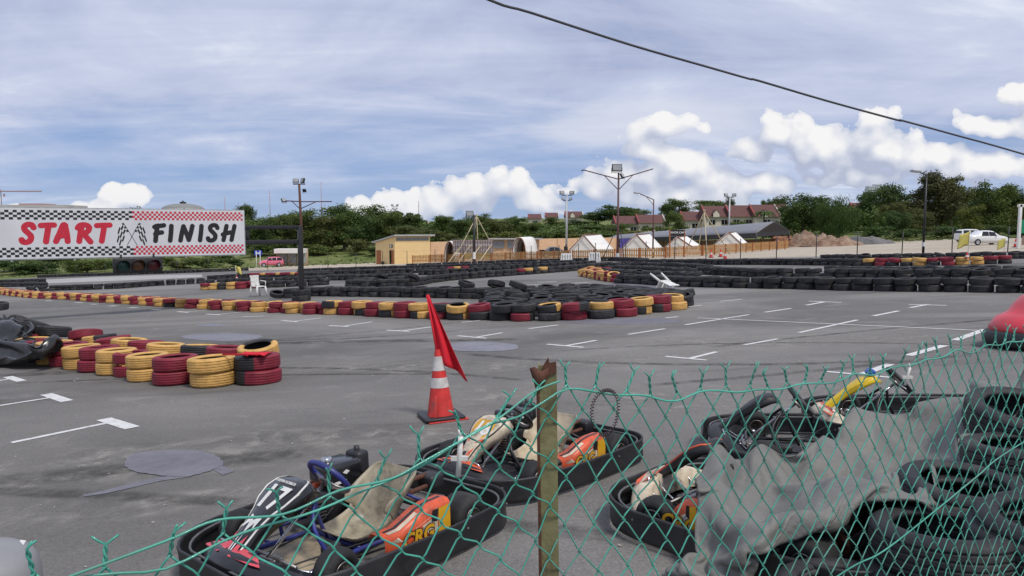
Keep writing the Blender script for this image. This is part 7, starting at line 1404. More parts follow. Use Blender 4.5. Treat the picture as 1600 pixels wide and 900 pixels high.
# dark pole with lamp box by the timber screen
r_, p = pole_root('lamp_post', 'dark pole with square lamp box beside the timber tripod', 741, 84, 'lamp post')
zt = zpx(336, 84) - p.z
MB().tube([(0, 0, -.2), (0, 0, zt)], .13, 8).build('pole', MT['black_paint'], r_)
MB().lathe([(.17, .5), (.17, 1.3)], 10).build('white_collar', MT['white_paint'], r_)
flood(r_, (-.5, 0, zt + .15), .1, -.1, 2.0)
MT['bamboo'] = mat('bamboo_pole', (0.50, 0.42, 0.27), 0.6, var=.2)
def tripod(u, dist, vt, feet, label, r=.05):
    p = at(u, dist); t = thing('pole_tripod', label, 'tripod', p, 0, 'timber pole tripods'); zt = zpx(vt, dist) - p.z
    for (uf, df, vf) in feet:
        q = at(uf, df); q.z = max(q.z, 0 + q.z); top = Vector((0, 0, zt)); ft_ = q - p
        MB().tube([ft_ + (ft_ - top) * .0, top + (top - ft_) * .04], r, 6).build('pole', MT['bamboo'], t)
    return t
tripod(745, 86, 338, [(706, 83, 0), (748, 86, 0), (782, 88, 0), (735, 92, 0)], 'pale pole tripod standing behind the ribbed timber screen')
tripod(1099, 76, 331, [(1068, 80, 0), (1105, 72, 0), (1140, 79, 0), (1090, 86, 0)], 'pale pole tripod standing over the picket fence')
# ------------------------------------------------------------------ buildings of the camp
MT['yellow_wall'] = mat('pale_yellow_render', (0.78, 0.56, 0.27), 0.8, var=.05, scale=1.0)
MT['peach_wall'] = mat('peach_boarding', (0.66, 0.43, 0.26), 0.8, var=.08, scale=1.5)
MT['roof_grey'] = mat('pale_roof_sheet', (0.40, 0.40, 0.39), 0.6, var=.1, scale=2)
MT['door_orange'] = mat('orange_brown_door', (0.33, 0.11, 0.03), 0.6, var=.15)
MT['wood'] = mat('warm_timber', (0.44, 0.235, 0.085), 0.65, var=.28, scale=3)
MT['louvre'] = mat('louvre_grey', (0.20, 0.21, 0.22), 0.5, var=.2)
C0 = at(617, 100); C1 = at(672, 103); C2 = at(587, 104)
base_z = min(C0.z, C1.z, C2.z)
hut = thing('toilet_block', 'pale yellow hut with sloping roof and orange doors', 'hut', (C0.x, C0.y, base_z))
v1 = (C1 - C0); v2 = (C2 - C0); v1.z = v2.z = 0
hh, hl = zpx(370, 100) - base_z, zpx(379, 104) - base_z
def wall4(a, b, za0, za1): return [(a.x, a.y, 0), (b.x, b.y, 0), (b.x, b.y, za1), (a.x, a.y, za0)]
mb = MB(); O = Vector((0, 0, 0)); v3 = v1 + v2
for a, b, z0, z1 in ((O, v1, hh, hh), (v2, O, hl, hh), (v3, v2, hl, hl), (v1, v3, hh, hl)): mb.add(wall4(a, b, z0, z1), [(0, 1, 2, 3)])
mb.build('walls', MT['yellow_wall'], hut)
e1, e2 = v1.normalized(), v2.normalized()
def roofpt(a, b, dz): q = O + e1 * a + e2 * b; k = b / v2.length; return (q.x, q.y, hh + (hl - hh) * k + dz)
mb = MB(); cs = [(-.3, -.5), (v1.length + .5, -.5), (v1.length + .5, v2.length + .6), (-.3, v2.length + .6)]
mb.add([roofpt(a, b, .02) for a, b in cs] + [roofpt(a, b, .22) for a, b in cs], [(3, 2, 1, 0), (4, 5, 6, 7), (0, 1, 5, 4), (1, 2, 6, 5), (2, 3, 7, 6), (3, 0, 4, 7)])
mb.build('roof', MT['roof_grey'], hut)
def on_wall(a, dirv, s0, s1, z0, z1, off, nm, m, parent=hut, th=.05):
    n = Vector((dirv.y, -dirv.x, 0)).normalized()
    if n.y > 0: n = -n
    p0, p1 = a + dirv * s0, a + dirv * s1
    mb = MB(); vs = []
    for o_ in (off, off + th): vs += [tuple(p0 + n * o_ + Vector((0, 0, z0))), tuple(p1 + n * o_ + Vector((0, 0, z0))), tuple(p1 + n * o_ + Vector((0, 0, z1))), tuple(p0 + n * o_ + Vector((0, 0, z1)))]
    mb.add(vs, [(0, 1, 2, 3), (7, 6, 5, 4), (0, 4, 5, 1), (1, 5, 6, 2), (2, 6, 7, 3), (3, 7, 4, 0)])
    return mb.build(nm, m, parent)
on_wall(O, e2, .25, 1.35, 0, 2.1, .003, 'door', MT['door_orange']); on_wall(O, e2, .85, 1.25, 0, 2.0, .06, 'dark_opening', MT['glass_dark'])
on_wall(O, e2, v2.length - 1.5, v2.length - .3, 0, 2.0, .003, 'door', MT['door_orange'])
on_wall(O, e2, .55, 1.3, 2.45, 2.85, .003, 'wall_sign', MT['glass_dark']); on_wall(O, e2, .75, 1.05, 2.5, 2.8, .06, 'sign_figure', MT['white_paint'])
for k in range(4):
    w_ = (v1.length - .4) / 4; on_wall(O, e1, .2 + k * w_ + .04, .2 + (k + 1) * w_ - .04, hh - .55, hh - .12, .003, 'louvre_vent', MT['louvre'])
on_wall(O, e2, 2.3, 2.7, .02, .5, .3, 'bin', MT['black_plastic'], th=.3)
def wallrun(name, label, cat, ua, da, ub, db, vt_a, vt_b, m, th=.15, below=.3):
    a, b = at(ua, da), at(ub, db); o = thing(name, label, cat, a)
    zt0, zt1 = zpx(vt_a, da), zpx(vt_b, db)
    d_ = (b - a); d_.z = 0; n = Vector((d_.y, -d_.x, 0)).normalized() * th
    vs = []
    for off in (Vector((0, 0, 0)), n): vs += [tuple(off + Vector((0, 0, -below))), tuple(off + d_ + Vector((0, 0, b.z - a.z - below))), tuple(off + d_ + Vector((0, 0, zt1 - a.z))), tuple(off + Vector((0, 0, zt0 - a.z)))]
    MB().add(vs, [(0, 1, 2, 3), (7, 6, 5, 4), (0, 4, 5, 1), (1, 5, 6, 2), (2, 6, 7, 3), (3, 7, 4, 0)]).build('boarding', m, o)
    pm_ = MB(); L_ = d_.length; e = d_.normalized(); nn = int(L_ / 3)
    for k in range(nn + 1):
        q = e * (L_ * k / nn); zt_q = zt0 + (zt1 - zt0) * k / nn - a.z
        pm_.box((q.x + n.x * 1.4, q.y + n.y * 1.4, zt_q / 2), (.10, .10, zt_q + .1))
    pm_.build('wall_posts', m, o)
    return o
wallrun('boundary_wall', 'long peach boarded wall behind the camp tents', 'wall', 838, 112, 962, 118, 373, 371, MT['peach_wall'])
wallrun('boundary_wall', 'short peach wall joining the yellow hut', 'wall', 672, 104, 716, 106, 378, 377, MT['peach_wall'])
sb = wallrun('site_cabin', 'low cream cabin with grey windows between the domed tents', 'cabin', 768, 108, 842, 108, 374, 374, MT['peach_wall'])
a = at(768, 108)
MB().box((3.5, -.3, zpx(373, 108) - a.z), (8.0, 1.2, .18)).build('roof', MT['roof_grey'], sb)
for k in range(3): MB().box((1.0 + k * 2.2, -.35, zpx(382, 108) - a.z), (1.7, .05, 1.1)).build('window', MT['louvre'], sb)
# ribbed timber screen with raking braces
a, b = at(708, 86), at(770, 86); MT['panel_grey'] = mat('weathered_panel', (0.55, 0.49, 0.48), 0.8, var=.12)
MT['rib'] = mat('dark_rib', (0.22, 0.15, 0.13), 0.7, var=.2)
scn = thing('timber_screen', 'grey panel screen with dark ribs held up by pale raking braces', 'screen', a)
w_ = b.x - a.x; z0, z1 = zpx(395, 86) - a.z, zpx(375, 86) - a.z
MB().box((w_ / 2, 0, (z0 + z1) / 2), (w_, .06, z1 - z0)).build('panel', MT['panel_grey'], scn)
mb = MB()
for k in range(17): mb.box((w_ * k / 16, -.07, (z0 + z1) / 2 + .05), (.06, .05, z1 - z0 + .1 + .2 * (k % 3 == 0)))
for zz in (.15, .5, .92): mb.box((w_ / 2, -.14, z0 + (z1 - z0) * zz), (w_ + .2, .06, .09))
mb.build('ribs', MT['rib'], scn)
mb = MB()
for k in range(5): mb.box((w_ * k / 4, .0, z0 / 2), (.1, .1, z0 + .1))
mb.build('legs', MT['rib'], scn)
for k in range(4): MB().tube([(w_ * (.18 + .26 * k), -.15, z1 - .6 - .2 * (k == 0)), (w_ * (-.12 + .25 * k), -2.6, 0)], .06, 6).build('brace', MT['bamboo'], scn)
# picket fence of the camp
def picket(pts, label, h=.98):
    P = [at(u, d_) for u, d_ in pts]; o = thing('picket_fence', label, 'fence', P[0], 0)
    pk, rl, po = MB(), MB(), MB()
    for a, b in zip(P, P[1:]):
        d_ = b - a; L_ = Vector((d_.x, d_.y, 0)).length; n = int(L_ / .22); an = math.atan2(d_.y, d_.x)
        for k in range(n):
            q = a + d_ * (k / n) - P[0]; hh_ = h * R_.uniform(.97, 1.03)
            pk.box((q.x, q.y, q.z + .1 + hh_ / 2), (.135, .025, hh_), rz=an)
        for zz in (.35, .82): rl.box(tuple((a + b) / 2 - P[0] + Vector((0, .04, zz))), (L_, .04, .09), rz=an)
        for k in range(int(L_ / 2.6) + 1):
            q = a + d_ * min(1, k * 2.6 / L_) - P[0]; po.box((q.x, q.y - .05, q.z + h * .55), (.13, .1, h * 1.16), rz=an)
    pk.build('pickets', MT['wood'], o); rl.build('rails', MT['wood'], o); po.build('fence_posts', MT['door_orange'], o)
picket([(645, 99), (672, 98), (720, 93), (790, 88), (845, 84), (893, 79)], 'warm timber picket fence running past the screen and domed tents')
picket([(895, 79), (960, 76), (1040, 74), (1098, 77)], 'warm timber picket fence before the three joined tents')
picket([(1098, 77), (1175, 86), (1232, 95)], 'warm timber picket fence running out to the canopy end')
# tents
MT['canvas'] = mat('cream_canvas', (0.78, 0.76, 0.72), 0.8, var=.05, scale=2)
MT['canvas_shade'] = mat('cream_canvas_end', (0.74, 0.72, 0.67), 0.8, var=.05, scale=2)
MT['pole_wood'] = mat('tent_pole', (0.20, 0.08, 0.05), 0.6, var=.2)
def tent(u0, u1, ua, va, ub, dist, label, depth=4.6, vr=None):
    """ridge tent: gable end u0..u1 with apex (ua,va) facing us, ridge running back to column ub"""
    p = at((u0 + u1) / 2, dist); o = thing('ridge_tent', label, 'tent', p, 0, 'cream ridge tents of the camp')
    s = dist / F_PX
    g0, g1, ap = (u0 - ua) * s, (u1 - ua) * s, zpx(va, dist) - p.z
    x_ap = (ua - (u0 + u1) / 2) * s
    dx = (ub - ua) * s
    base = 1.1
    A, B, C_ = Vector((x_ap + g0, 0, base)), Vector((x_ap + g1, 0, base)), Vector((x_ap, 0, ap))
    off = Vector((dx * (dist + depth) / dist, depth, 0)); off2 = off
    A2, B2, C2_ = A + off, B + off, C_ + off
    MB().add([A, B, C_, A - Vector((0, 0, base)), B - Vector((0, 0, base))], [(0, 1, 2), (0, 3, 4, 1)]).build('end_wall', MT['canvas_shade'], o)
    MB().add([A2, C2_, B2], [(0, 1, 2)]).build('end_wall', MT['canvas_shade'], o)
    dn = Vector((0, 0, .12))
    def sag(P0, P1, Q0, Q1, n=6):
        rows = []
        for i in range(n + 1):
            t = i / n; r = []
            for j in range(n + 1):
                w = j / n; q = P0.lerp(P1, t).lerp(Q0.lerp(Q1, t), w); r.append((q.x, q.y, q.z - .14 * math.sin(pi * w) * math.sin(pi * t) + .03))
            rows.append(r)
        return rows
    ov = (B - C_).normalized() * .25; ov2 = (A - C_).normalized() * .25; fwd = -off.normalized() * .06
    MB().grid(sag(C_ + fwd, C2_, B + ov + fwd, B2 + ov)).grid(sag(A + ov2 + fwd, A2 + ov2, C_ + fwd, C2_)).build('roof_sheet', MT['canvas'], o).modifiers.new('thickness', 'SOLIDIFY').thickness = .02
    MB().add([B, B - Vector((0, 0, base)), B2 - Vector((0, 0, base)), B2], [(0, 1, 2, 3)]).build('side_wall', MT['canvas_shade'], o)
    e = Vector((0, -.32, 0))
    MB().tube([C_ + e, B + (B - C_) * .12 + e], .055, 6).tube([C_ + e, A + (A - C_) * .05 + e], .055, 6).tube([C_ + Vector((0, -.35, .02)), C2_], .05, 6).build('frame_poles', MT['pole_wood'], o)
tent(890, 931, 911, 367, 944, 82, 'first ridge tent beside the white floodlight mast', vr=0)
tent(972, 1013, 993, 366, 1025, 79, 'ridge tent behind the two dark lamp posts')
tent(1041, 1078, 1057, 370, 1086, 82, 'ridge tent behind the small black hanging sign')
tent(1117, 1156, 1137, 363, 1165, 88, 'last ridge tent beside the end of the black canopy')
def dome(u0, u1, vt, dist, u2, label, curve=True):
    p = at((u0 + u1) / 2, dist); o = thing('dome_tent', label, 'tent', p, 0, 'arched canvas tents of the camp'); s = dist / F_PX
    hw = (u1 - u0) * s / 2; ht = zpx(vt, dist) - p.z; dx = (u2 - u1) * s; dp = 5.0
    arc = [(hw * math.copysign(abs(math.cos(q)) ** .8, math.cos(q)), ht * max(0, math.sin(q)) ** .85) for q in [pi * k / 16 for k in range(17)]]
    rows = [[(x + dx * t, dp * t, z) for x, z in arc] for t in (0, .33, .66, 1)]
    MB().grid(rows).build('canvas_vault', MT['canvas'], o).modifiers.new('thickness', 'SOLIDIFY').thickness = .03
    MB().add([(x + dx * .8, dp * .8, z * .98) for x, z in arc], [tuple(range(17))]).build('back_wall', MT['peach_wall'], o)
    for t in (0, .4, .75): MB().tube([(x * .97 + dx * t, dp * t, z * .97) for x, z in arc], .05, 6).build('hoop', MT['pole_wood'], o)
dome(800, 822, 371, 89, 842, 'large arched canvas tent open at one end')
dome(694, 710, 377, 94, 716, 'small arched tent half hidden by the timber screen')
# black canopy hall
cn_ = thing('canopy_hall', 'long dark grey sheet roof on posts behind the tents', 'canopy', at(1180, 100))
O_ = at(1180, 100)
E0, E1 = Pd(1182, 364, 98), Pd(948, 374, 142); Rg0, Rg1 = Pd(1210, 346, 102), Pd(962, 367, 146)
Bk0 = Pd(1233, 360, 107); Bk1 = Rg1 + (Bk0 - Rg0)
MT['dark_sheet'] = mat('dark_roof_sheet', (0.17, 0.17, 0.18), 0.4, var=.2, scale=1.2)
nn = 40; rows_a, rows_b = [], []
for k in range(nn + 1):
    t = k / nn; bulge = .10 * abs(math.sin(t * pi * 10))
    e, r_g, bk = E0.lerp(E1, t) - O_, Rg0.lerp(Rg1, t) - O_, Bk0.lerp(Bk1, t) - O_
    rows_a.append([tuple(e.lerp(r_g, w) + Vector((0, 0, bulge * math.sin(pi * w) + .06 * math.sin(pi * w) - .15 * (1 - w) * 0))) for w in (0, .25, .5, .75, 1)])
    rows_b.append([tuple(r_g.lerp(bk, w) + Vector((0, 0, .06 * math.sin(pi * w)))) for w in (0, .33, .66, 1)])
MB().grid(rows_a, None, 0, True).grid(rows_b, None, 0, True).build('roof_sheet', MT['dark_sheet'], cn_).modifiers.new('thickness', 'SOLIDIFY').thickness = .05
fa = MB()
e, e1_, rg_, bk = E0 - O_, E1 - O_, Rg0 - O_, Bk0 - O_
fa.add([e, bk, rg_ + Vector((0, 0, .02))], [(0, 1, 2)])
fa.add([e, e - Vector((0, 0, .7)), e1_ - Vector((0, 0, .7)), e1_], [(0, 1, 2, 3)]); fa.add([e, bk, bk - Vector((0, 0, .55)), e - Vector((0, 0, .55))], [(0, 1, 2, 3)])
fa.build('valance', MT['black_paint'], cn_)
for k in range(9):
    t = k / 8; q = E0.lerp(E1, t); gz = H(q.x, q.y)
    MB().tube([(q.x - O_.x, q.y - O_.y, gz - O_.z), tuple(q - O_)], .08, 6).build('post', MT['black_paint'], cn_)
for q in (Bk0, Bk1): MB().tube([(q.x - O_.x, q.y - O_.y, H(q.x, q.y) - O_.z), tuple(q - O_)], .08, 6).build('post', MT['black_paint'], cn_)
wallrun('boundary_wall', 'shaded pale wall under the black canopy', 'wall', 985, 135, 1215, 106, 378, 373, MT['peach_wall'])
MT['pile_boards'] = mat('reddish_brick_pile', (0.34, 0.17, 0.10), 0.8, var=.4, scale=6)
tp2 = at(976, 84); MT['purple'] = mat('violet_cloth', (0.09, 0.07, 0.30), .8, var=.1)
pc = MB().grid([[(x * .55 + .03 * math.sin(z * 5), .1 * math.sin(x * 3 + z), z * (zpx(373, 84) - tp2.z) / 3) for x in (-1, -.5, 0, .5, 1)] for z in (0, 1, 2, 3)]).build('hanging_cloth', MT['purple']); pc.location = tp2
tag(pc, 'violet cloth hanging between the first two ridge tents', 'cloth')
p = at(1208, 103); q = at(1232, 108)
bp = MB()
for k in range(60):
    t = R_.random(); bp.rbox((t * (q.x - p.x), t * (q.y - p.y) + R_.uniform(-.3, .3), .2 + R_.random() * (zpx(372, 104) - p.z)), (.7, .5, .28), .04, rz=R_.uniform(-.3, .3))
o = bp.build('brick_pile', MT['pile_boards']); o.location = p; tag(o, 'stacked reddish blocks under the end of the black canopy', 'block pile')
# hanging camp sign
dS = 74; p = at(1046, dS); sg = thing('camp_sign', 'small black hanging sign with pale lettering over the pickets', 'sign', p); s = dS / F_PX
zt, z0 = zpx(359, dS) - p.z, zpx(369, dS) - p.z
MB().box((12 * s, 0, (zt + z0) / 2), (24 * s, .06, zt - z0)).build('board', MT['black_paint'], sg)
MB().box((0, 0, zt / 2), (.12, .12, zt + .05)).build('post', MT['door_orange'], sg); MB().box((23 * s, 0, zt / 2), (.09, .09, zt)).build('post', MT['door_orange'], sg)
F = Matrix(((1, 0, 0), (0, 0, 1), (0, -1, 0))).transposed().to_4x4(); F = Matrix((Vector((1, 0, 0)), Vector((0, 0, 1)), Vector((0, -1, 0)))).transposed().to_4x4()
F.translation = (12.5 * s, -.034, (zt + z0) / 2 + .04)
text_mb('SAVOR CAMP', .27, F, bold=.006, depth=.002).build('lettering', MT['white_paint'], sg)
# ------------------------------------------------------------------ cars
def car(name, label, p, hd, m, Ln=4.4, hgt=1.46, hatch=False, van=False):
    o = thing(name, label, 'car', p, hd); k = Ln / 4.4; hz = hgt / 1.46
    st = [(-2.2, .62, .30, .62, .70, 0), (-2.12, .74, .24, .80, .92, 0), (-1.85, .82, .2, .86, 1.0, 0), (-1.25, .85, .2, .88, 1.03, 0), (-.72, .86, .2, .88, 1.42, 1), (.0, .86, .2, .87, 1.46, 1), (.38, .86, .2, .86, 1.42, 1), (1.05, .85, .2, .84, .97, 0), (1.75, .80, .22, .76, .86, 0), (2.12, .70, .26, .62, .68, 0), (2.2, .58, .32, .55, .58, 0)]
    if hatch: st[0:5] = [(-2.2, .66, .30, .75, .90, 0), (-2.12, .76, .24, .88, 1.0, 0), (-1.95, .82, .2, .90, 1.36, 1), (-1.5, .85, .2, .9, 1.44, 1), (-.72, .86, .2, .9, 1.47, 1)]
    rows, cab = [], []
    for x, w, zb_, zs, zr, c in st:
        rw = w * (.76 if c else .94)
        sec = [(0, zb_), (w * .9, zb_), (w, (zb_ + zs) / 2), (w * .985, zs), (rw, zr - .05), (rw * .75, zr), (0, zr + .015)]
        full = [(-y, z) for y, z in sec[:0:-1]] + sec
        rows.append([(x * k, y * k, z * hz) for y, z in full])
    MB().grid(rows).add(rows[0], [tuple(range(len(rows[0])))]).add(rows[-1], [tuple(range(len(rows[0])))[::-1]]).build('body', m, o)
    # glazing follows the body between belt line and roof edge
    for s_ in (-1, 1):
        for (xa, xb) in ([(-.95, -.18), (-.12, .62)] if not hatch else [(-1.9, -1.0), (-.92, -.15), (-.08, .62)]):
            def zl(x, top): return (.93 if not top else (1.36 if -.8 < x < .4 else (1.36 - (.42 * (x - .4) / .55 if x > .4 else .42 * (-.8 - x) / .5 * (0 if hatch else 1)))))
            pts = [(xa, zl(xa, 0)), (xb, zl(xb, 0)), (xb - (.12 if xb > .5 else 0), max(1.0, zl(xb - .12, 1))), (xa + (.2 if xa < -.8 and not hatch else 0), max(1.0, zl(xa + .2, 1)))]
            MB().add([(x * k, s_ * (.86 - (z - .88) * .36) * k + s_ * .012, z * hz) for x, z in pts], [(0, 1, 2, 3)]).build('window', MT['glass_dark'], o)
    MB().add([(.50 * k, y * k, 1.37 * hz) for y in (-.58, .58)] + [(1.02 * k, y * k, 1.0 * hz) for y in (.74, -.74)], [(0, 1, 2, 3)]).build('windscreen', MT['glass_dark'], o)
    if hatch: MB().add([(-2.07 * k, y * k, 1.30 * hz) for y in (-.6, .6)] + [(-2.15 * k, y * k, 1.0 * hz) for y in (.68, -.68)], [(0, 1, 2, 3)]).build('rear_window', MT['glass_dark'], o)
    for x in (-1.32, 1.34):
        for s_ in (-1, 1):
            T = Matrix.Translation((x * k, s_ * .80 * k, .31)) @ Matrix.Rotation(-s_ * pi / 2, 4, 'X')
            w_ = MB().lathe([(.20, -.09), (.30, -.09), (.32, -.04), (.32, .05), (.30, .09), (.2, .09)], 20, True, M=T).build('wheel', MT['rubber'], o)
            MB().lathe([(.001, .05), (.06, .07), (.19, .06), (.205, .075), (.21, .0)], 16, M=T).build('rim', MT['grey_metal'], w_)
    for s_ in (-1, 1):
        MB().rbox((2.1 * k, s_ * .55 * k, .63 * hz), (.14, .30, .12), .03).build('headlight', MT['lamp_face'], o)
        MB().rbox((-2.14 * k, s_ * .60 * k, .82 * hz), (.08, .24, .16), .03).build('tail_light', MT['cone_red'], o)
        MB().rbox((.62 * k, s_ * .93 * k, .98 * hz), (.14, .16, .11), .03).build('mirror', m, o)
    return o
MT['car_white'] = mat('white_car_paint', (0.75, 0.75, 0.74), 0.25, var=.03, coat=.5)
MT['car_pink'] = mat('pink_car_paint', (0.72, 0.16, 0.25), 0.25, var=.04, coat=.5)
MT['car_grey'] = mat('dark_grey_car_paint', (0.06, 0.065, 0.07), 0.25, var=.04, coat=.5)
car('parked_car', 'white saloon car standing on the pale gravel', at(1537, 75), rad(4), MT['car_white'])
car('parked_car', 'white hatchback half hidden behind the white saloon', at(1517, 92), rad(8), MT['car_white'], 4.0, 1.6, True)
car('parked_car', 'pink hatchback beside the blue sign', at(423, 118) + Vector((0, 0, .1)), rad(205), MT['car_pink'], 3.8, 1.5, True)
car('parked_car', 'dark grey car behind the pickets beside the bending person', at(866, 104), rad(10), MT['car_grey'])
# ------------------------------------------------------------------ small things at the far side
# kiosk, blue sign, chairs, barriers, cones, flags
p = at(455, 121); ks = thing('site_kiosk', 'beige cabin with glazed front beside the pink car', 'kiosk', p, .1); s = 121 / F_PX
hk = zpx(389, 121) - p.z
MB().rbox((0, 1.2, hk / 2), (44 * s, 2.6, hk), .05).build('cabin_body', MT['peach_wall'], ks)
MB().box((0, -.25, hk - .3), (45 * s, 3.0, .7)).build('fascia', MT['canvas_shade'], ks)
for k in range(3): MB().box((-1.2 + k * 1.5, -.13, hk * .45), (1.3, .04, hk * .55)).build('window', MT['lamp_face'], ks)
gf = MB()
for x in (-1.9, -.4, 1.1, 2.1): gf.box((x, -1.2, hk * .38), (.1, .08, hk * .76))
gf.box((.1, -1.2, hk * .74), (4.1, .08, .1)).box((.1, -1.2, .3), (4.1, .08, .08))
MT['dark_green'] = mat('dark_green_frame', (0.015, 0.05, 0.04), 0.5)
gf.tube([(-1.8, -1.2, .3), (-.4, -1.2, hk * .7)], .03, 5).tube([(-.4, -1.2, .3), (-1.8, -1.2, hk * .7)], .03, 5).tube([(-.3, -1.2, .3), (1.1, -1.2, hk * .7)], .03, 5).build('gate_frame', MT['dark_green'], ks)
MT['sign_blue'] = mat('blue_sign_face', (0.02, 0.06, 0.42), 0.4, var=.05)
p = at(403.5, 112); bs_ = thing('road_sign', 'blue rectangular sign on two pale posts', 'sign', p); s = 112 / F_PX
z1, z0 = zpx(391.5, 112) - p.z, zpx(398.5, 112) - p.z
MB().box((0, 0, (z1 + z0) / 2), (12 * s, .06, z1 - z0)).build('board', MT['sign_blue'], bs_)
MB().box((0, -.034, (z1 + z0) / 2), (8 * s, .004, .10)).box((0, -.034, z0 + .2), (5 * s, .004, .07)).build('pale_band', MT['white_paint'], bs_)
for x in (-3, 3): MB().tube([(x * s, 0, 0), (x * s, 0, z1)], .06, 6).build('post', MT['white_paint'], bs_)
def chair(label, p, rot=None, rotz=0, s=1.0):
    o = thing('plastic_chair', label, 'chair', p, rotz, 'white plastic chairs by the track', rot=rot)
    MB().rbox((0, 0, .43 * s), (.46 * s, .46 * s, .03), .015).build('seat', MT['white_plastic'], o)
    mb = MB()
    for k in range(6): mb.box((-.17 * s + .068 * k * s, .235 * s, .66 * s), (.04 * s, .02, .42 * s), rx=-.15)
    mb.box((0, .238 * s, .66 * s), (.40 * s, .012, .42 * s), rx=-.15).box((0, .27 * s, .86 * s), (.44 * s, .025, .08 * s), rx=-.15).box((0, .22 * s, .50 * s), (.44 * s, .025, .05 * s)); mb.build('backrest', MT['white_plastic'], o)
    for x in (-1, 1):
        for y in (-1, 1): MB().tube([(x * .20 * s, y * .20 * s, .43 * s), (x * .25 * s, y * .25 * s, 0)], [.045 * s, .03 * s], 6).build('leg', MT['white_plastic'], o)
        MB().tube([(x * .23 * s, -.18 * s, .43 * s), (x * .25 * s, -.17 * s, .64 * s), (x * .25 * s, .22 * s, .66 * s)], .02 * s, 6).build('arm', MT['white_plastic'], o)
p = G(404, 463); chair('white plastic chair standing behind the painted barrier', p, rotz=.95, s=1.05)
p = G(1030, 441, .42) + Vector((0, 1.0, 0)); chair('white plastic chair tipped over on the black tyres', p, rot=(Matrix.Rotation(.6, 3, 'Z') @ Matrix.Rotation(2.0, 3, 'X')), s=1.05)
def barrier(u, dist, label):
    o = thing('water_barrier', label, 'barrier', at(u, dist), 0, 'white plastic barriers'); 
    MB().grid([[(x, y * w, z) for y, w in ((-.25, 1), (.25, 1))] for x, z, w in ((-.55, 0, 1), (-.5, .95, .5))]).grid([]) if False else None
    pr = [(-.62, 0), (-.56, .25), (-.48, .9), (.48, .9), (.56, .25), (.62, 0)]
    rows = []
    for y, k in ((-.24, .0), (-.24, 1), (.24, 1), (.24, 0)): rows.append([(x, y * (1 if z < .3 else .5), z) for x, z in pr])
    MB().grid(rows[1:3], None, 0, False).add(rows[1], [tuple(range(6))]).add(rows[2], [tuple(range(6))[::-1]]).build('moulded_body', MT['white_plastic'], o)
    mb = MB()
    for k in range(4): mb.box((-.36 + .24 * k, -.20, .5), (.05, .1, .6))
    mb.build('recess_ribs', MT['grey_metal'], o)
barrier(885, 70, 'white plastic barrier before the pickets by the mast'); barrier(929, 70, 'white plastic barrier beside the tall lamp post')
def small_cone(u, dist, label, h=.75):
    o = thing('traffic_cone', label, 'traffic cone', at(u, dist), 0, 'small far traffic cones')
    MB().rbox((0, 0, .03), (.42, .42, .05), .01).build('base', MT['black_plastic'], o)
    MB().lathe([(.17, .05), (.04, h)], 14).build('cone_body', MT['cone_red'], o); MB().lathe([(.125, .3), (.09, .48)], 14).build('reflective_band', MT['cone_white'], o)
    return o
small_cone(1111, 68, 'orange cone before the pickets under the tripod'); small_cone(1126, 69, 'orange cone further along before the last tent'); small_cone(1133, 60, 'low orange cone nearest the third tyre row', .6); small_cone(1586, 62, 'orange cone at the foot of the white frame')
MT['fabric_yellow'] = mat('yellow_flag_cloth', (0.58, 0.50, 0.12), 0.8, var=.1)
def yflag(u, v, up, label, sgn, sc=1.0, vtop=0):
    g = G(u, v, up); o = thing('marshal_flag', label, 'flag', g, 0, 'yellow marshal flags')
    MB().tube([(0, 0, -.1), (sgn * .10 * sc, 0, 1.25 * sc)], .014, 6).build('flag_pole', MT['white_plastic'], o)
    MB().lathe([(.09, 0), (.02, .28)], 12).build('cone_foot', MT['cone_red'], o); MB().lathe([(.088, .05), (.066, .13)], 12).build('white_band', MT['white_plastic'], o)
    rows = []
    for i in range(8):
        t = i / 7
        r = [(sgn * (.05 + .05 * t) * sc + sgn * (-1) * s_ * (.55 - .1 * t) * sc, .06 * math.sin(s_ * 6 + t * 2), (.62 + .62 * t - .22 * s_ * (1 + .2 * math.sin(t * 4))) * sc) for s_ in [j / 8 for j in range(9)]]
        rows.append(r)
    MB().grid(rows).build('flag_cloth', MT['fabric_yellow'], o).modifiers.new('thickness', 'SOLIDIFY').thickness = .004
yflag(370, 436, .2, 'yellow flag on the painted row behind the chair', -1, .8); yflag(1511, 403, .35, 'yellow flag on the tyre row before the white cars', 1, 1.05); yflag(1568, 400, .0, 'yellow flag lower at the bumper of the white car', 1, .9)
# white goal-like frame with green board
p = at(1590, 58); gfr = thing('entrance_frame', 'white steel frame with green board at the frame edge', 'frame', p); s = 58 / F_PX
zt = zpx(319, 58) - p.z
MB().rbox((0, 0, zt / 2), (.2, .2, zt), .02).build('post', MT['white_paint'], gfr); MB().rbox((1.9, 0, zt - .12), (4.2, .2, .22), .02).build('top_bar', MT['white_paint'], gfr); MB().rbox((3.9, 0, zt / 2), (.28, .28, zt), .02).build('post', MT['white_paint'], gfr)
MT['sign_green'] = mat('green_board', (0.0, 0.22, 0.10), 0.45, var=.05)
MB().box((1.6, .05, zpx(354, 58) - p.z), (2.9, .06, 1.05)).build('green_board', MT['sign_green'], gfr); MB().box((1.6, .05, zpx(376, 58) - p.z), (2.6, .05, .7)).build('lower_board', MT['rib'], gfr)
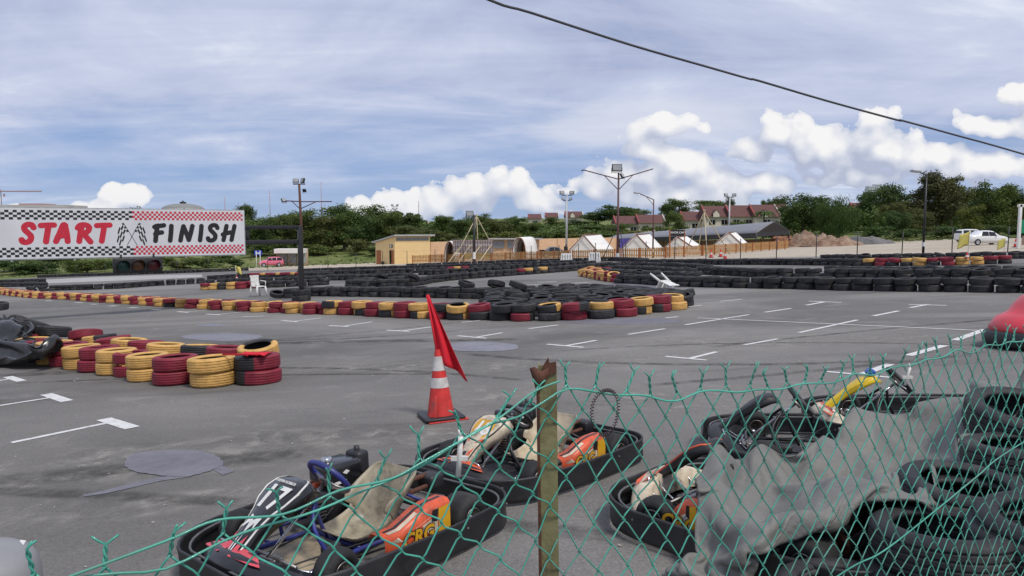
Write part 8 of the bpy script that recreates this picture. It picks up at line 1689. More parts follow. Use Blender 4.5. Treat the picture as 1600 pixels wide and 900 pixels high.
# wire fence along the far edge of the asphalt
wf = thing('wire_fence', 'thin dark post and wire fence along the far track edge', 'fence', (0, 0, 0))
WP = [(20, 112), (70, 108), (118, 105), (163, 102), (214, 100), (276, 98), (325, 96), (375, 94), (418, 92), (468, 90), (512, 88), (556, 86), (598, 84), (636, 82), (680, 81), (725, 80), (797, 78), (830, 74), (873, 71), (904, 70), (930, 69), (978, 68), (1009, 66), (1054, 64), (1103, 62), (1157, 60), (1213, 58), (1275, 56), (1339, 54), (1409, 53), (1487, 52), (1574, 51), (1660, 51)]
tops = []
for u, d_ in WP:
    p = at(u, d_); p.z = plane_z(p.x, p.y); hgt = 1.75 * R_.uniform(.93, 1.06)
    MB().tube([p, p + Vector((R_.uniform(-.03, .03), 0, hgt))], .035, 6).build('post', MT['black_paint'], wf); tops.append((p, hgt))
for fr__ in (.55, .93):
    MB().tube([p + Vector((0, 0, h_ * fr__)) for p, h_ in tops], .0045, 4).build('wire', MT['black_paint'], wf)
# people in the camp
MT['skin'] = mat('skin', (0.30, 0.17, 0.11), 0.6, var=.05); MT['black_cloth'] = mat('black_clothing', (0.015, 0.015, 0.017), 0.85, var=.2)
def person(label, p, bend, rz):
    o = thing('person', label, 'person', p, rz)
    me = bpy.data.meshes.new('person_body')
    if bend:
        V = [(0, 0, .92), (.20, 0, 1.12), (.38, 0, 1.16), (.50, 0, 1.13), (.60, 0, 1.08), (.0, .11, .88), (.03, .13, .47), (-.02, .13, .05), (.14, .13, .03), (0, -.11, .88), (.05, -.13, .47), (0, -.13, .05), (.16, -.13, .03), (.38, .19, 1.10), (.42, .22, .82), (.50, .2, .58), (.38, -.19, 1.10), (.44, -.22, .82), (.52, -.2, .58)]
    else:
        V = [(0, 0, .95), (0, 0, 1.2), (0, 0, 1.42), (.01, 0, 1.52), (.02, 0, 1.64), (0, .1, .90), (.02, .11, .48), (0, .12, .05), (.14, .13, .03), (0, -.1, .90), (.02, -.11, .48), (0, -.12, .05), (.14, -.13, .03), (0, .2, 1.40), (.02, .25, 1.12), (.08, .25, .86), (0, -.2, 1.40), (.02, -.25, 1.12), (.08, -.25, .86)]
    E = [(0, 1), (1, 2), (2, 3), (3, 4), (0, 5), (5, 6), (6, 7), (7, 8), (0, 9), (9, 10), (10, 11), (11, 12), (2, 13), (13, 14), (14, 15), (2, 16), (16, 17), (17, 18)]
    Rr = [.15, .14, .16, .065, .11, .10, .07, .05, .045, .10, .07, .05, .045, .07, .05, .035, .07, .05, .035]
    me.from_pydata(V, E, []); bo = bpy.data.objects.new('body', me); COL.objects.link(bo); bo.parent = o
    bo.modifiers.new('skin', 'SKIN')
    for k, sv in enumerate(me.skin_vertices[0].data): sv.radius = (Rr[k], Rr[k]); sv.use_root = (k == 0)
    ss = bo.modifiers.new('smooth', 'SUBSURF'); ss.levels = ss.render_levels = 1
    me.materials.append(MT['black_cloth'])
    hx = V[4]; MB().ball((hx[0] + .02, 0, hx[2] + .02), .105, 10, sc=(1, .85, 1.15)).build('hair', MT['black_cloth'], o)
person('person in black bending forward behind the pickets', at(852, 90), True, pi); person('person in dark clothes standing upright by the white mast', at(884, 96), False, -1.2)
# distant landmarks
MT['concrete_grey'] = mat('pale_far_concrete', (0.50, 0.47, 0.46), 0.8, var=.08, scale=.2)
MT['crane_red'] = mat('faded_crane_paint', (0.40, 0.22, 0.20), 0.6, var=.1)
D = 420; p = at(3, D); cr_ = thing('tower_crane', 'faint red tower crane above the banner', 'crane', p); s = D / F_PX
zt = zpx(296, D) - p.z
mb = MB()
for dx, dy in ((-.9, -.9), (.9, -.9), (.9, .9), (-.9, .9)): mb.box((dx, dy, zt / 2), (.3, .3, zt))
for k in range(int(zt / 2)): mb.tube([(-.9, -.9, k * 2), (.9, -.9, k * 2 + 2)], .1, 4)
mb.build('mast', MT['crane_red'], cr_)
MB().box((30 * s, 0, zpx(299, D) - p.z), (74 * s, .9, .55)).build('jib', MT['crane_red'], cr_); MB().box((0, 0, zt + 1.2), (1.2, 1.2, 3)).box((9 * s, 0, zpx(305, D) - p.z), (.6, .6, 1.6)).build('cab_and_hook', MT['crane_red'], cr_)
D = 380; p = at(50, D); ub = thing('unfinished_building', 'pale concrete building shell under construction behind the banner', 'building', p); s = D / F_PX
zt = zpx(320, D) - p.z
MB().box((0, 10, zt / 2), (112 * s, 20, zt)).build('walls', MT['concrete_grey'], ub)
for k in range(9): MB().box((-48 * s + k * 12 * s, -.1, zt - 2.2), (8 * s, .3, 1.6)).build('opening', MT['louvre'], ub)
MB().box((-6 * s, 10, zt + .4), (36 * s, 12, .8)).build('parapet', MT['crane_red'], ub)
D = 240; p = at(289, D); dm = thing('domed_hall', 'grey domed roof showing above the banner', 'domed building', p); s = D / F_PX
zt = zpx(318, D) - p.z; zd = zpx(327.5, D) - p.z
MT['dome_grey'] = mat('grey_dome_sheet', (0.22, 0.22, 0.21), 0.6, var=.15)
MB().lathe([(31 * s * math.cos(q), zd + (zt - zd) * math.sin(q)) for q in [pi / 2 * k / 10 for k in range(11)]], 32).build('dome', MT['dome_grey'], dm)
MB().lathe([(32 * s, 0), (32 * s, zd - .2), (33 * s, zd), (31 * s, zd + .15)], 32).build('drum', MT['concrete_grey'], dm); MB().lathe([(.9, 0), (1.1, .4), (.4, .6), (.05, 1.0)], 10, M=Matrix.Translation((0, 0, zt))).build('vent', MT['black_paint'], dm)
D = 900; p = at(1364, D); tb_ = thing('apartment_tower', 'pale high-rise apartments rising beyond the trees', 'tower block', p); s = D / F_PX
MT['tower'] = mat('pale_tower', (0.55, 0.58, 0.60), 0.8, var=.05, scale=.1)
for k, (du, v, w_) in enumerate(((-9, 291, 9), (1, 288, 8), (10, 291, 8))):
    zt = zpx(v, D) - p.z
    MB().box((du * s, 0, zt / 2), (w_ * s, 10, zt)).build('tower_wing', MT['tower'], tb_)
    mb = MB()
    for f_ in range(8):
        for c in range(3): mb.box(((du - w_ * .3 + c * w_ * .3) * s, -5.1, zt - 2 - f_ * 3.2), (1.2, .2, 1.5))
    mb.build('windows', MT['louvre'], tb_)
for u, d_, vt, lab in ((354, 300, 308, 'thin pale radio mast above the end of the banner'), (424, 320, 297, 'thin radio mast beyond the gantry trees'), (504, 300, 284, 'tallest thin radio mast beside the lamp post'), (655, 260, 314, 'thin radio mast right of the yellow hut trees')):
    p = at(u, d_); o = thing('radio_mast', lab, 'mast', p, 0, 'radio masts on the skyline'); zt = zpx(vt, d_) - p.z
    MB().tube([(0, 0, 0), (0, 0, zt)], [.16, .09], 5).build('mast_tube', MT['crane_red'], o); MB().box((0, 0, zt * .8), (.7, .1, .1)).build('aerial', MT['grey_metal'], o)
# terraced houses with red roofs
MT['roof_red'] = mat('brown_red_tiles', (0.115, 0.045, 0.038), 0.75, var=.25, scale=1.2)
MT['roof_edge'] = mat('bright_red_verge', (0.38, 0.07, 0.06), 0.7, var=.15)
MT['house_wall'] = mat('cream_house_wall', (0.62, 0.56, 0.46), 0.8, var=.06, scale=.5)
def house(u0, u1, dist, vr, ve, vb, label, gable=False, slope=0):
    p = at((u0 + u1) / 2, dist); o = thing('terraced_house', label, 'house', (p.x, p.y, zpx(vb, dist) - 3.0), 0, 'terraced houses on the rise'); s = dist / F_PX; O_ = o.location.z
    w = (u1 - u0) * s; ze, zr = zpx(ve, dist) - O_, zpx(vr, dist) - O_; dep = 9.0
    MB().box((0, dep / 2, ze / 2), (w, dep, ze)).build('walls', MT['house_wall'], o)
    sh = slope
    mb = MB().add([(-w / 2 - .2, -.7, ze - .1), (w / 2 + .2, -.7, ze - .1), (w / 2 + .2, dep / 2, zr), (-w / 2 - .2, dep / 2, zr), (w / 2 + .2, dep + .5, ze), (-w / 2 - .2, dep + .5, ze)], [(0, 1, 2, 3), (3, 2, 4, 5), (1, 4, 2), (0, 3, 5)])
    rf = mb.build('roof', MT['roof_red'], o)
    for sx in (-1, 1): MB().tube([(sx * (w / 2 + .15), -.75, ze), (sx * (w / 2 + .15), dep / 2, zr + .12)], .18, 5).build('verge', MT['house_wall'] if sx > 0 else MT['roof_edge'], rf)
    n = max(1, int(w / 3.2))
    for k in range(n):
        x = -w / 2 + w * (k + .5) / n
        f_ = MB().box((x, -.06, ze - 1.5), (1.5, .12, 1.3)).build('window', MT['glass_dark'], o); MB().box((x, -.14, ze - 1.5), (.08, .04, 1.3)).box((x, -.14, ze - .85), (1.6, .06, .1)).build('window_frame', MT['white_paint'], f_)
    if gable:
        gx = -w * .12; gw = w * .13
        MB().add([(gx - gw, -.9, ze - .2), (gx + gw, -.9, ze - .2), (gx + gw, -.9, ze + .7), (gx, -.9, ze + .7 + gw * 1.1), (gx - gw, -.9, ze + .7)], [(0, 1, 2, 3, 4)]).build('gable_front', MT['house_wall'], o)
        gl_ = MB().add([(gx - gw * 1.2, -1.0, ze + .55), (gx, -1.0, ze + .85 + gw * 1.1), (gx, 3.5, ze + .85 + gw * 1.1), (gx - gw * 1.2, 2.2, ze + .55)], [(0, 1, 2, 3)]).add([(gx + gw * 1.2, -1.0, ze + .55), (gx, -1.0, ze + .85 + gw * 1.1), (gx, 3.5, ze + .85 + gw * 1.1), (gx + gw * 1.2, 2.2, ze + .55)], [(3, 2, 1, 0)])
        gl_.build('gable_roof', MT['roof_red'], o)
house(962, 998, 205, 337, 349, 358, 'low red roofed house at the left end of the terrace')
house(998, 1038, 203, 335, 348, 358, 'red roofed house behind the bent-arm lamp post')
house(1068, 1102, 200, 330, 344, 354, 'red roofed house behind the pole tripod')
house(1102, 1140, 196, 321, 338, 350, 'red roofed house with white gable front', True)
house(1140, 1178, 194, 320, 338, 350, 'tall red roofed house beside the floodlight mast')
house(1178, 1216, 192, 319, 338, 350, 'red roofed house behind the palm', True)
house(1216, 1234, 196, 318, 336, 350, 'red roof peeping between palm and dark trees')
house(826, 846, 270, 334, 341, 350, 'small far red roofed house on the hill crest'); house(853, 872, 275, 332, 339, 350, 'second small far house along the hill crest'); house(884, 910, 262, 330, 339, 352, 'far red roofed house highest on the hill crest', True)
house(1336, 1382, 215, 316, 334, 358, 'pale house glimpsed between the big trees', True)
house(650, 668, 250, 346, 352, 362, 'brown roof showing among the trees behind the hut')
p = at(1368, 128)
# spoil heaps
def heap(u0, u1, dist, vt, label, m, seed):
    p = at((u0 + u1) / 2, dist); s = dist / F_PX; w = (u1 - u0) * s / 2; h = zpx(vt, dist) - p.z
    rows = []
    for i in range(41):
        x = -1 + 2 * i / 40; r = []
        for j in range(17):
            y = -1 + 2 * j / 16
            k = max(0, 1 - (abs(x) ** 2.4 + abs(y) ** 2.2)) ** .75
            z = h * k * (.72 + .5 * mn.noise(Vector((x * 3.2 + seed, y * 2, seed)))) + .28 * k ** .4 * mn.noise(Vector((x * 14 + seed, y * 9, 2)))
            r.append((x * w, y * 4.5, max(-.15, z - .1)))
        rows.append(r)
    o = MB().grid(rows, flip=True).build('spoil_heap', m); o.location = p
    return tag(o, label, 'spoil heap', 'heaps of excavated earth')
heap(1222, 1300, 112, 357, 'reddish earth heap beside the black canopy end', MT['earth'], 1.3)
heap(1262, 1345, 104, 365, 'low brown earth heap in front of the hanging trees', MT['earth'], 5.1)
MT['gravel_dark'] = ground_mat('dark_gravel', [(0.36, (0.10, 0.10, 0.10)), (0.55, (0.17, 0.165, 0.16)), (0.7, (0.30, 0.27, 0.24))], 0.5, 2.5, bscale=3, bstr=.9)
heap(1320, 1392, 108, 367, 'grey gravel heap tapering to the grass', MT['gravel_dark'], 9.4)
# ------------------------------------------------------------------ trees
def leaf_mat(name, c, var=.35):
    m, nt, b = nodes_of(name); co = coord(nt); oi = N(nt, 'ShaderNodeObjectInfo'); ge = N(nt, 'ShaderNodeNewGeometry')
    f = noise(nt, co, .9, 4, .6); g = ge.outputs['Random Per Island']
    c1 = ramp(nt, f, [(0.32, tuple(x * (1 - var) for x in c)), (0.7, (c[0] * 1.45, c[1] * 1.25, c[2] * .95))])
    hs = N(nt, 'ShaderNodeHueSaturation'); L(nt, c1, hs.inputs['Color'])
    v = N(nt, 'ShaderNodeMapRange'); L(nt, g, v.inputs[0]); v.inputs[3].default_value = .7; v.inputs[4].default_value = 1.35; L(nt, v.outputs[0], hs.inputs['Value'])
    h = N(nt, 'ShaderNodeMapRange'); L(nt, oi.outputs['Random'], h.inputs[0]); h.inputs[3].default_value = .485; h.inputs[4].default_value = .512; L(nt, h.outputs[0], hs.inputs['Hue'])
    L(nt, hs.outputs[0], b.inputs['Base Color']); b.inputs['Roughness'].default_value = .6; b.inputs['Specular IOR Level'].default_value = .25
    tr = N(nt, 'ShaderNodeBsdfTranslucent'); L(nt, hs.outputs[0], tr.inputs[0]); ms = N(nt, 'ShaderNodeMixShader'); ms.inputs[0].default_value = .32
    L(nt, b.outputs[0], ms.inputs[1]); L(nt, tr.outputs[0], ms.inputs[2]); L(nt, ms.outputs[0], nt.nodes['Material Output'].inputs[0])
    return m
LM = {'dark': leaf_mat('dark_foliage', (0.064, 0.112, 0.035)), 'mid': leaf_mat('mid_foliage', (0.090, 0.142, 0.040)), 'olive': leaf_mat('olive_foliage', (0.098, 0.122, 0.042)), 'light': leaf_mat('light_foliage', (0.125, 0.150, 0.036)), 'feather': leaf_mat('feathery_foliage', (0.062, 0.112, 0.032)), 'brown': leaf_mat('dull_brown_foliage', (0.075, 0.085, 0.036))}
def crown_mesh(seed, kind, h=10.0, w=8.0, n=8500, leaf=.29):
    """crown from z=.18h to h made of many leaf sprays on limbs' ends"""
    r = random.Random(seed); vs, fs = [], []
    lobes = []
    nl = {'round': 24, 'tall': 26, 'spread': 26, 'weep': 22, 'bush': 14, 'pine': 18}[kind]
    for k in range(nl):
        if kind == 'spread': z = h * r.uniform(.55, .93); rr = w * .5 * r.uniform(.1, .92) * math.sqrt(max(.1, 1 - ((z / h - .62) / .45) ** 2)); s = w * r.uniform(.13, .22); fl = .55
        elif kind == 'tall': z = h * r.uniform(.25, .93); rr = w * .5 * r.uniform(.0, .72) * (1.15 - abs(z / h - .5) * 1.3); s = w * r.uniform(.15, .25); fl = .9
        elif kind == 'bush': z = h * r.uniform(.2, .8); rr = w * .5 * r.uniform(0, .75); s = w * r.uniform(.16, .26); fl = .8 * h / w
        elif kind == 'pine': z = h * (.2 + .75 * k / nl); rr = w * .5 * r.uniform(.2, .8) * (1.1 - z / h); s = w * r.uniform(.12, .2); fl = .5
        else: z = h * r.uniform(.22, .90); rr = w * .5 * r.uniform(.05, .82) * math.sqrt(max(.12, 1 - ((z / h - .55) / .52) ** 2)); s = w * r.uniform(.13, .23); fl = .85
        a = r.uniform(0, 6.28); lobes.append((rr * math.cos(a), rr * math.sin(a), z, s, fl))
    tot = sum(l[3] ** 2 for l in lobes)
    for (x, y, z, s, fl) in lobes:
        m_ = int(n * s * s / tot); ph = [r.uniform(0, 6.3) for _ in range(4)]
        for _ in range(m_):
            u = r.uniform(-1, 1); a = r.uniform(0, 6.283); q = math.sqrt(1 - u * u)
            d = Vector((q * math.cos(a), q * math.sin(a), u))
            lump = 1 + .22 * math.sin(4 * a + ph[0]) * math.sin(3 * u * 2 + ph[1]) + .15 * math.sin(9 * a + ph[2] + 5 * u)
            rad_ = s * lump * (r.random() ** .35) * r.uniform(.82, 1.08)
            if u < -.3 and r.random() < .45: continue
            c = Vector((x, y, z)) + Vector((d.x * rad_, d.y * rad_, d.z * rad_ * fl))
            if kind == 'weep':
                c.z -= s * .5 * r.random() * (1 + abs(d.x) + abs(d.y))
            nrm = (d + Vector((r.gauss(0, .55), r.gauss(0, .55), r.gauss(.25, .5)))).normalized()
            t = nrm.orthogonal().normalized(); t = Matrix.Rotation(r.uniform(0, 6.28), 3, nrm) @ t
            b = nrm.cross(t); ls = leaf * r.uniform(.55, 1.25)
            if kind == 'weep': t = (t * .3 + Vector((0, 0, -1))).normalized(); b = nrm.cross(t).normalized() * .38; t = t * 1.5
            o = len(vs)
            vs += [c - t * ls * .6, c + b * ls * .42 + t * ls * .05, c + t * ls * .7 + nrm * ls * -.12, c - b * ls * .42 + t * ls * .05]
            fs.append((o, o + 1, o + 2, o + 3))
    me = bpy.data.meshes.new('crown'); me.from_pydata([tuple(v) for v in vs], [], fs); me.update()
    return me, lobes
def trunk_mesh(lobes, h, r0=.22, seed=1):
    r = random.Random(seed); mb = MB()
    top = h * .62
    mb.tube([(0, 0, -.8), (.03, 0, h * .1), (.08, .04, h * .3), (.0, .02, top)], [r0 * 1.4, r0, r0 * .8, r0 * .3], 8)
    for (x, y, z, s, fl) in lobes[:10]:
        z0 = min(z * .65, top * .85); mb.tube([(.05, .02, z0), (x * .45, y * .45, (z0 + z) * .52), (x * .9, y * .9, z)], [r0 * .42, r0 * .28, r0 * .08], 6)
    return mb.mesh('trunk', [MT['bark']])
VAR = {}
for kind, seeds, kw in (('round', (1, 2, 3, 21), {}), ('tall', (4, 5, 6), dict(w=7.0)), ('spread', (7, 8, 22), dict(w=10.0)), ('weep', (9, 10), dict(n=9000, w=9.0)), ('bush', (11, 12, 13), dict(h=3.0, w=4.2, n=2400, leaf=.22)), ('pine', (14, 15), dict(w=6.0))):
    VAR[kind] = []
    for sd_ in seeds:
        me, lb = crown_mesh(sd_, kind, **kw); VAR[kind].append((me, trunk_mesh(lb, kw.get('h', 10.0), .12 if kind == 'bush' else .22, sd_), kw.get('h', 10.0), kw.get('w', 8.0)))
CM = {}
def tree(kind, u, dist, vt, wpx, leafk, label, name='broadleaf_tree', group='trees beyond the track', vi=None, cat='tree'):
    p = at(u, dist); zt = zpx(vt, dist) - p.z; w = wpx * dist / F_PX
    k = R_.randrange(len(VAR[kind])) if vi is None else vi
    me, tm, h0, w0 = VAR[kind][k]
    key = (kind, k, leafk)
    if key not in CM:
        m2 = me.copy(); m2.materials.clear(); m2.materials.append(LM[leafk]); CM[key] = m2
    o = thing(name, label, cat, p, R_.uniform(0, 6.28), group)
    for nm, mesh in (('crown', CM[key]), ('trunk', tm)):
        c = bpy.data.objects.new(nm, mesh); COL.objects.link(c); c.parent = o; c.scale = (w / w0, w / w0, max(.5, zt) / h0)
    return o
T_ = [
 ('bush', 20, 128, 402, 60, 'dark', 'dark shrub under the start end of the banner'), ('bush', 52, 124, 404, 36, 'mid', 'rounded shrub below the word START'), ('weep', 112, 126, 396, 44, 'feather', 'drooping willow-like bush below the banner'), ('bush', 158, 130, 405, 40, 'light', 'pale shrub beside the willow-like bush'),
 ('bush', 262, 132, 398, 40, 'mid', 'leafy shrub right of the traffic light'), ('bush', 300, 134, 400, 50, 'light', 'light green shrub below the word FINISH'), ('bush', 345, 134, 397, 46, 'mid', 'leafy shrub below the banner end'), ('bush', 200, 140, 398, 60, 'dark', 'dark hedge-like shrub behind the traffic light'), ('bush', 85, 142, 398, 70, 'dark', 'dark shrub in the gap below the banner'),
 ('round', 208, 210, 319, 34, 'mid', 'tree top peeping above the checkered banner edge'), ('round', 388, 190, 318, 38, 'dark', 'dark round tree top beside the banner end'),
 ('round', 425, 165, 333, 66, 'mid', 'tree behind the gantry arm'), ('round', 470, 172, 322, 60, 'mid', 'tree directly behind the lamp post'), ('tall', 505, 168, 343, 50, 'dark', 'dark tree filling the dip past the lamp post'), ('round', 542, 160, 317, 80, 'mid', 'largest rounded tree of the wood near the gantry'), ('round', 520, 150, 350, 64, 'mid', 'lower leafy tree before the largest rounded one'), ('tall', 590, 165, 323, 66, 'dark', 'dark layered tree left of the far floodlight mast'), ('pine', 622, 160, 327, 40, 'dark', 'spiky dark tree beside the far floodlight mast'), ('pine', 640, 160, 330, 36, 'dark', 'second spiky dark tree behind the yellow hut'), ('pine', 652, 165, 332, 30, 'mid', 'third spiky tree at the end of the wood'),
 ('spread', 560, 148, 358, 60, 'olive', 'grey green spreading tree in front of the wood'), ('round', 405, 150, 337, 56, 'mid', 'leafy tree low behind the gantry bracket'), ('tall', 428, 147, 342, 50, 'dark', 'dark narrow tree behind the gantry beams'), ('round', 452, 146, 334, 60, 'mid', 'full leafy tree between beams and lamp post'), ('round', 486, 145, 329, 62, 'mid', 'full leafy tree just right of the lamp post'), ('tall', 512, 143, 338, 54, 'olive', 'grey green tree beside the full leafy one'), ('round', 538, 144, 326, 66, 'mid', 'bright leafy tree in front of the largest one'), ('round', 574, 143, 330, 60, 'dark', 'dark full tree left of the hut'), ('round', 608, 146, 327, 58, 'mid', 'leafy tree rising over the hut roof'), ('round', 640, 150, 334, 50, 'dark', 'dark tree over the right end of the hut'), ('bush', 30, 122, 406, 70, 'dark', 'wide dark shrub at the banner start'), ('bush', 72, 123, 408, 50, 'dark', 'low dark shrub beside the wide one'), ('bush', 135, 124, 404, 50, 'mid', 'leafy shrub right of the willow-like bush'), ('bush', 185, 124, 405, 44, 'dark', 'dark shrub left of the traffic light'), ('bush', 320, 124, 402, 60, 'mid', 'wide leafy shrub below the checker border'), ('bush', 280, 123, 406, 44, 'olive', 'olive shrub beside the traffic light'), ('bush', 370, 126, 402, 40, 'dark', 'dark shrub below the banner corner'),
 ('bush', 440, 140, 372, 60, 'mid', 'low leafy growth behind the beige cabin'), ('bush', 495, 138, 380, 70, 'mid', 'low leafy growth past the gantry post'), ('bush', 556, 136, 372, 46, 'olive', 'tiered pale shrub just left of the hut'), ('bush', 400, 140, 378, 60, 'dark', 'low dark growth behind the blue sign'), ('bush', 590, 134, 384, 40, 'dark', 'dark shrub at the hut corner'), ('round', 460, 150, 352, 60, 'dark', 'shadowed tree low in the wood'), ('round', 600, 146, 352, 60, 'olive', 'pale tree above the hut roof'), ('spread', 640, 142, 353, 70, 'olive', 'grey green tree spreading over the hut roof'),
 ('bush', 670, 140, 366, 50, 'dark', 'dark shrub right of the hut roof'), ('round', 690, 175, 336, 50, 'mid', 'tree behind the radio mast'), ('round', 715, 165, 343, 46, 'dark', 'dark tree left of the timber tripod'), ('round', 745, 172, 332, 56, 'mid', 'tree behind the timber tripod'), ('round', 775, 168, 341, 54, 'olive', 'grey green tree right of the tripod'), ('round', 805, 175, 337, 54, 'mid', 'rounded tree above the site cabin'), ('round', 832, 168, 346, 50, 'mid', 'leafy tree above the arched tent'), ('bush', 735, 140, 362, 76, 'mid', 'broad shrub behind the timber screen'), ('bush', 790, 142, 360, 80, 'light', 'pale fern-like growth behind the cabin'), ('bush', 840, 145, 360, 70, 'mid', 'leafy shrub above the arched tent'), ('bush', 700, 142, 358, 60, 'olive', 'grey green shrub left of the screen'),
 ('round', 798, 200, 336, 30, 'mid', 'distant tree below the little houses'), ('bush', 875, 180, 356, 80, 'mid', 'shrub mass below the crest houses'), ('bush', 915, 170, 362, 90, 'light', 'light green slope growth behind the peach wall'), ('bush', 955, 165, 360, 70, 'mid', 'shrub behind the peach wall end'), ('round', 862, 230, 338, 36, 'mid', 'tree between the crest houses'), ('round', 905, 225, 343, 50, 'dark', 'dark tree under the highest crest house'), ('spread', 935, 230, 330, 60, 'dark', 'dark spreading tree on the crest'), ('spread', 962, 225, 319, 70, 'dark', 'tall dark crest tree behind the big lamp post'), ('spread', 990, 228, 325, 50, 'mid', 'crest tree right of the big lamp post'), ('round', 920, 190, 352, 60, 'mid', 'mid slope tree behind the pale mast'), ('round', 965, 180, 348, 50, 'mid', 'tree at the left end of the terrace'),
 ('round', 1060, 245, 308, 54, 'mid', 'large tree above the terrace roofs'), ('spread', 1108, 245, 313, 60, 'mid', 'broad tree above the white gable'), ('round', 1040, 240, 318, 36, 'dark', 'smaller dark tree above the terrace'), ('round', 1057, 160, 327, 42, 'mid', 'round leafy tree in front of the terrace'), ('tall', 1138, 240, 309, 22, 'dark', 'narrow tree behind the floodlight mast'), ('bush', 1150, 150, 343, 30, 'mid', 'shrub in front of the terrace wall'), ('bush', 1205, 150, 347, 44, 'mid', 'shrub at the foot of the palm'), ('bush', 1030, 155, 352, 60, 'mid', 'low growth below the terrace'), ('bush', 990, 155, 358, 70, 'light', 'pale growth behind the canopy'),
 ('round', 1197, 260, 309, 24, 'dark', 'dark tree top over the roof ridge'), ('round', 1215, 250, 308, 30, 'olive', 'olive tree top beside the dark trees'),
 ('round', 1252, 150, 300, 84, 'dark', 'very dark dense tree beside the terrace end'), ('tall', 1228, 148, 322, 44, 'dark', 'dark tree leaning over the canopy end'), ('weep', 1310, 138, 306, 84, 'feather', 'feathery hanging tree behind the earth heaps'), ('weep', 1286, 140, 318, 50, 'feather', 'smaller feathery tree beside the hanging one'), ('round', 1352, 190, 301, 40, 'dark', 'dark tree below the high-rise'), ('spread', 1388, 170, 288, 74, 'dark', 'broad dark tree right of the high-rise'), ('spread', 1405, 150, 312, 66, 'olive', 'olive spreading tree before the broad dark one'), ('tall', 1440, 155, 284, 60, 'brown', 'dull green tree behind the short-arm lamp post'), ('tall', 1462, 150, 270, 80, 'brown', 'tallest brownish green tree of the far side'), ('spread', 1484, 158, 271, 60, 'olive', 'thin olive crown with bare twigs beside the tallest tree'), ('round', 1430, 140, 330, 60, 'olive', 'lower olive tree behind the gravel heap'), ('round', 1395, 138, 328, 46, 'dark', 'dark lower tree behind the grey heap'), ('round', 1512, 132, 317, 46, 'light', 'yellow green rounded tree above the white cars'),
 ('round', 1545, 160, 281, 80, 'mid', 'large leafy tree above the white cars'), ('round', 1520, 170, 292, 46, 'dark', 'dark tree between the tallest and the leafy one'), ('round', 1578, 165, 287, 66, 'dark', 'dark leafy tree beside the white frame'), ('round', 1605, 140, 312, 56, 'light', 'light green tree behind the white frame'), ('round', 1640, 160, 300, 80, 'mid', 'leafy tree beyond the white frame'), ('bush', 1470, 132, 352, 60, 'dark', 'dark shrub behind the lamp foot'), ('bush', 1545, 136, 350, 60, 'dark', 'dark shrub behind the white saloon'), ('bush', 1365, 130, 352, 50, 'feather', 'ferny shrub behind the earth heap'), ('bush', 1410, 132, 355, 50, 'dark', 'dark shrub left of the lamp foot'), ('bush', 1270, 126, 362, 22, 'mid', 'small shrub on the heap'), ('bush', 1588, 138, 352, 50, 'dark', 'dark shrub behind the green board'), ('bush', 1232, 124, 356, 20, 'olive', 'thin growth beside the canopy end'),
]
for kind, u, dd, vt, wp, lk, lab in T_:
    tree(kind, u, dd, vt, wp, lk, lab, {'bush': 'shrub', 'weep': 'weeping_tree', 'pine': 'spiky_tree'}.get(kind, 'broadleaf_tree'), 'shrubs beyond the track' if kind == 'bush' else 'trees beyond the track', cat='shrub' if kind == 'bush' else 'tree')
# the wood behind fills in as one mass
WOOD = MB(); 
rw = random.Random(11); wm_ = bpy.data.meshes.new('far_wood'); vs, fs = [], []
for u in range(-260, 1900, 9):
    for row_ in range(2):
        dd = rw.uniform(200, 245) if row_ else rw.uniform(175, 200)
        vt = lerp_table([(-260, 335), (0, 345), (380, 338), (560, 332), (690, 346), (860, 352), (960, 345), (1050, 345), (1180, 345), (1250, 318), (1400, 308), (1480, 300), (1600, 305), (1900, 310)], u) + rw.uniform(-3, 8) + 6 * (1 - row_)
        if 970 < u < 1230: continue
        p = at(u + rw.uniform(-5, 5), dd); h = zpx(vt, dd) - p.z; s = rw.uniform(2.6, 4.2)
        for _ in range(170):
            d = Vector((rw.gauss(0, 1), rw.gauss(0, 1), rw.gauss(0, 1))).normalized(); c = p + Vector((d.x * s, d.y * s, h * .5 + d.z * h * .5 * rw.uniform(.6, 1)))
            n_ = (d + Vector((rw.gauss(0, .5), rw.gauss(0, .5), rw.gauss(.3, .5)))).normalized(); t = n_.orthogonal().normalized(); b = n_.cross(t); ls = rw.uniform(.3, .7); o = len(vs)
            vs += [tuple(c - t * ls), tuple(c + b * ls * .7), tuple(c + t * ls), tuple(c - b * ls * .7)]; fs.append((o, o + 1, o + 2, o + 3))
wm_.from_pydata(vs, [], fs); wm_.materials.append(LM['mid']); wm_.update()
wo_ = bpy.data.objects.new('woodland', wm_); COL.objects.link(wo_); tag(wo_, 'dark woodland closing the view behind the nearer trees', 'woodland', kind='stuff')
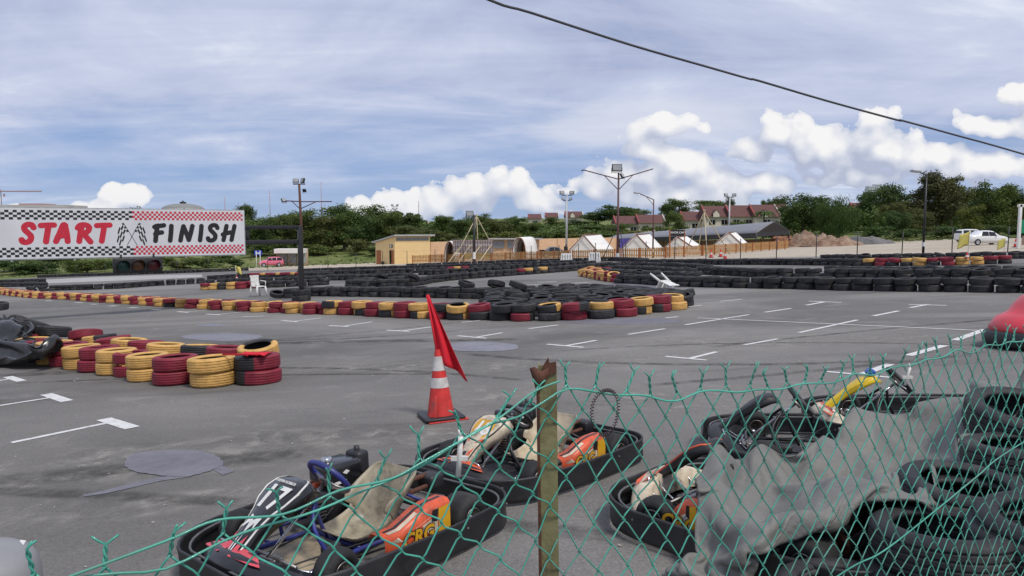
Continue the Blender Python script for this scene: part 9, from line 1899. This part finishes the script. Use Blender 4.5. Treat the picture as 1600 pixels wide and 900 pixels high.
# palm beside the terrace
p = at(1191, 150); pl = thing('palm_tree', 'drooping palm in front of the terraced houses', 'palm', p); zt = zpx(333, 150) - p.z
MB().tube([(0, 0, -.5), (.1, 0, zt * .5), (.15, 0, zt)], [.2, .15, .12], 8).build('trunk', MT['bark'], pl)
mb = MB()
for k in range(16):
    a = k * 2.399; L_ = 2.6; pr = None
    for j in range(9):
        t = j / 8; c = Vector((.15 + math.cos(a) * L_ * t, math.sin(a) * L_ * t, zt + .9 * math.sin(t * 2.2) * (1 - .2 * (k % 3)) - 1.6 * t * t)); w = .34 * math.sin(pi * (.12 + .85 * t)); n = Vector((-math.sin(a), math.cos(a), 0)) * w
        q = (c - n - Vector((0, 0, .5 * w)), c, c + n - Vector((0, 0, .5 * w)))
        if pr: mb.add([*pr, *q], [(0, 1, 4, 3), (1, 2, 5, 4)])
        pr = q
mb.build('crown', LM['feather'], pl)
# tufts of rough grass on the banks
gr = MB(); rg = random.Random(3); vs, fs = [], []
for _ in range(1800):
    if rg.random() < .7: u, dd = rg.uniform(-40, 650), rg.uniform(112, 150)
    else: u, dd = rg.uniform(1380, 1640), rg.uniform(118, 150)
    p = at(u, dd); a = rg.uniform(0, 3.14); w = rg.uniform(.15, .4); h = rg.uniform(.06, .22) * (1.8 if rg.random() < .06 else 1); o = len(vs)
    dx = Vector((math.cos(a) * w, math.sin(a) * w, 0)); vs += [tuple(p - dx), tuple(p + dx), tuple(p + dx * .4 + Vector((0, 0, h))), tuple(p - dx * .6 + Vector((0, 0, h * .8)))]; fs.append((o, o + 1, o + 2, o + 3))
gm = bpy.data.meshes.new('grass_tufts'); gm.from_pydata(vs, [], fs); gm.materials.append(LM['olive']); gm.update()
go = bpy.data.objects.new('grass_tufts', gm); COL.objects.link(go); tag(go, 'rough grass growing on the banks beyond the track', 'grass', kind='stuff')
# litter: pale chips and a few dead leaves on the asphalt
vs, fs = [], []
for _ in range(220):
    x, y = rg.uniform(-7, 6), rg.uniform(2.6, 13); s = rg.choice([.006, .008, .012, .016]) ; a = rg.uniform(0, 6.28); z = plane_z(x, y); o = len(vs)
    for k in range(5): q = a + k * 1.257; vs.append((x + s * math.cos(q) * rg.uniform(.6, 1.3), y + s * math.sin(q) * rg.uniform(.6, 1.3), z + .004 + s * .3 * (k % 2)))
    fs.append(tuple(range(o, o + 5)))
lm_ = bpy.data.meshes.new('litter'); lm_.from_pydata(vs, [], fs); lm_.materials.append(mat('pale_chips', (.34, .32, .29), .8, var=.4, scale=3)); lm_.update()
lo = bpy.data.objects.new('litter', lm_); COL.objects.link(lo); tag(lo, 'pale stone chips and crumbs scattered over the asphalt', 'chips', kind='stuff')
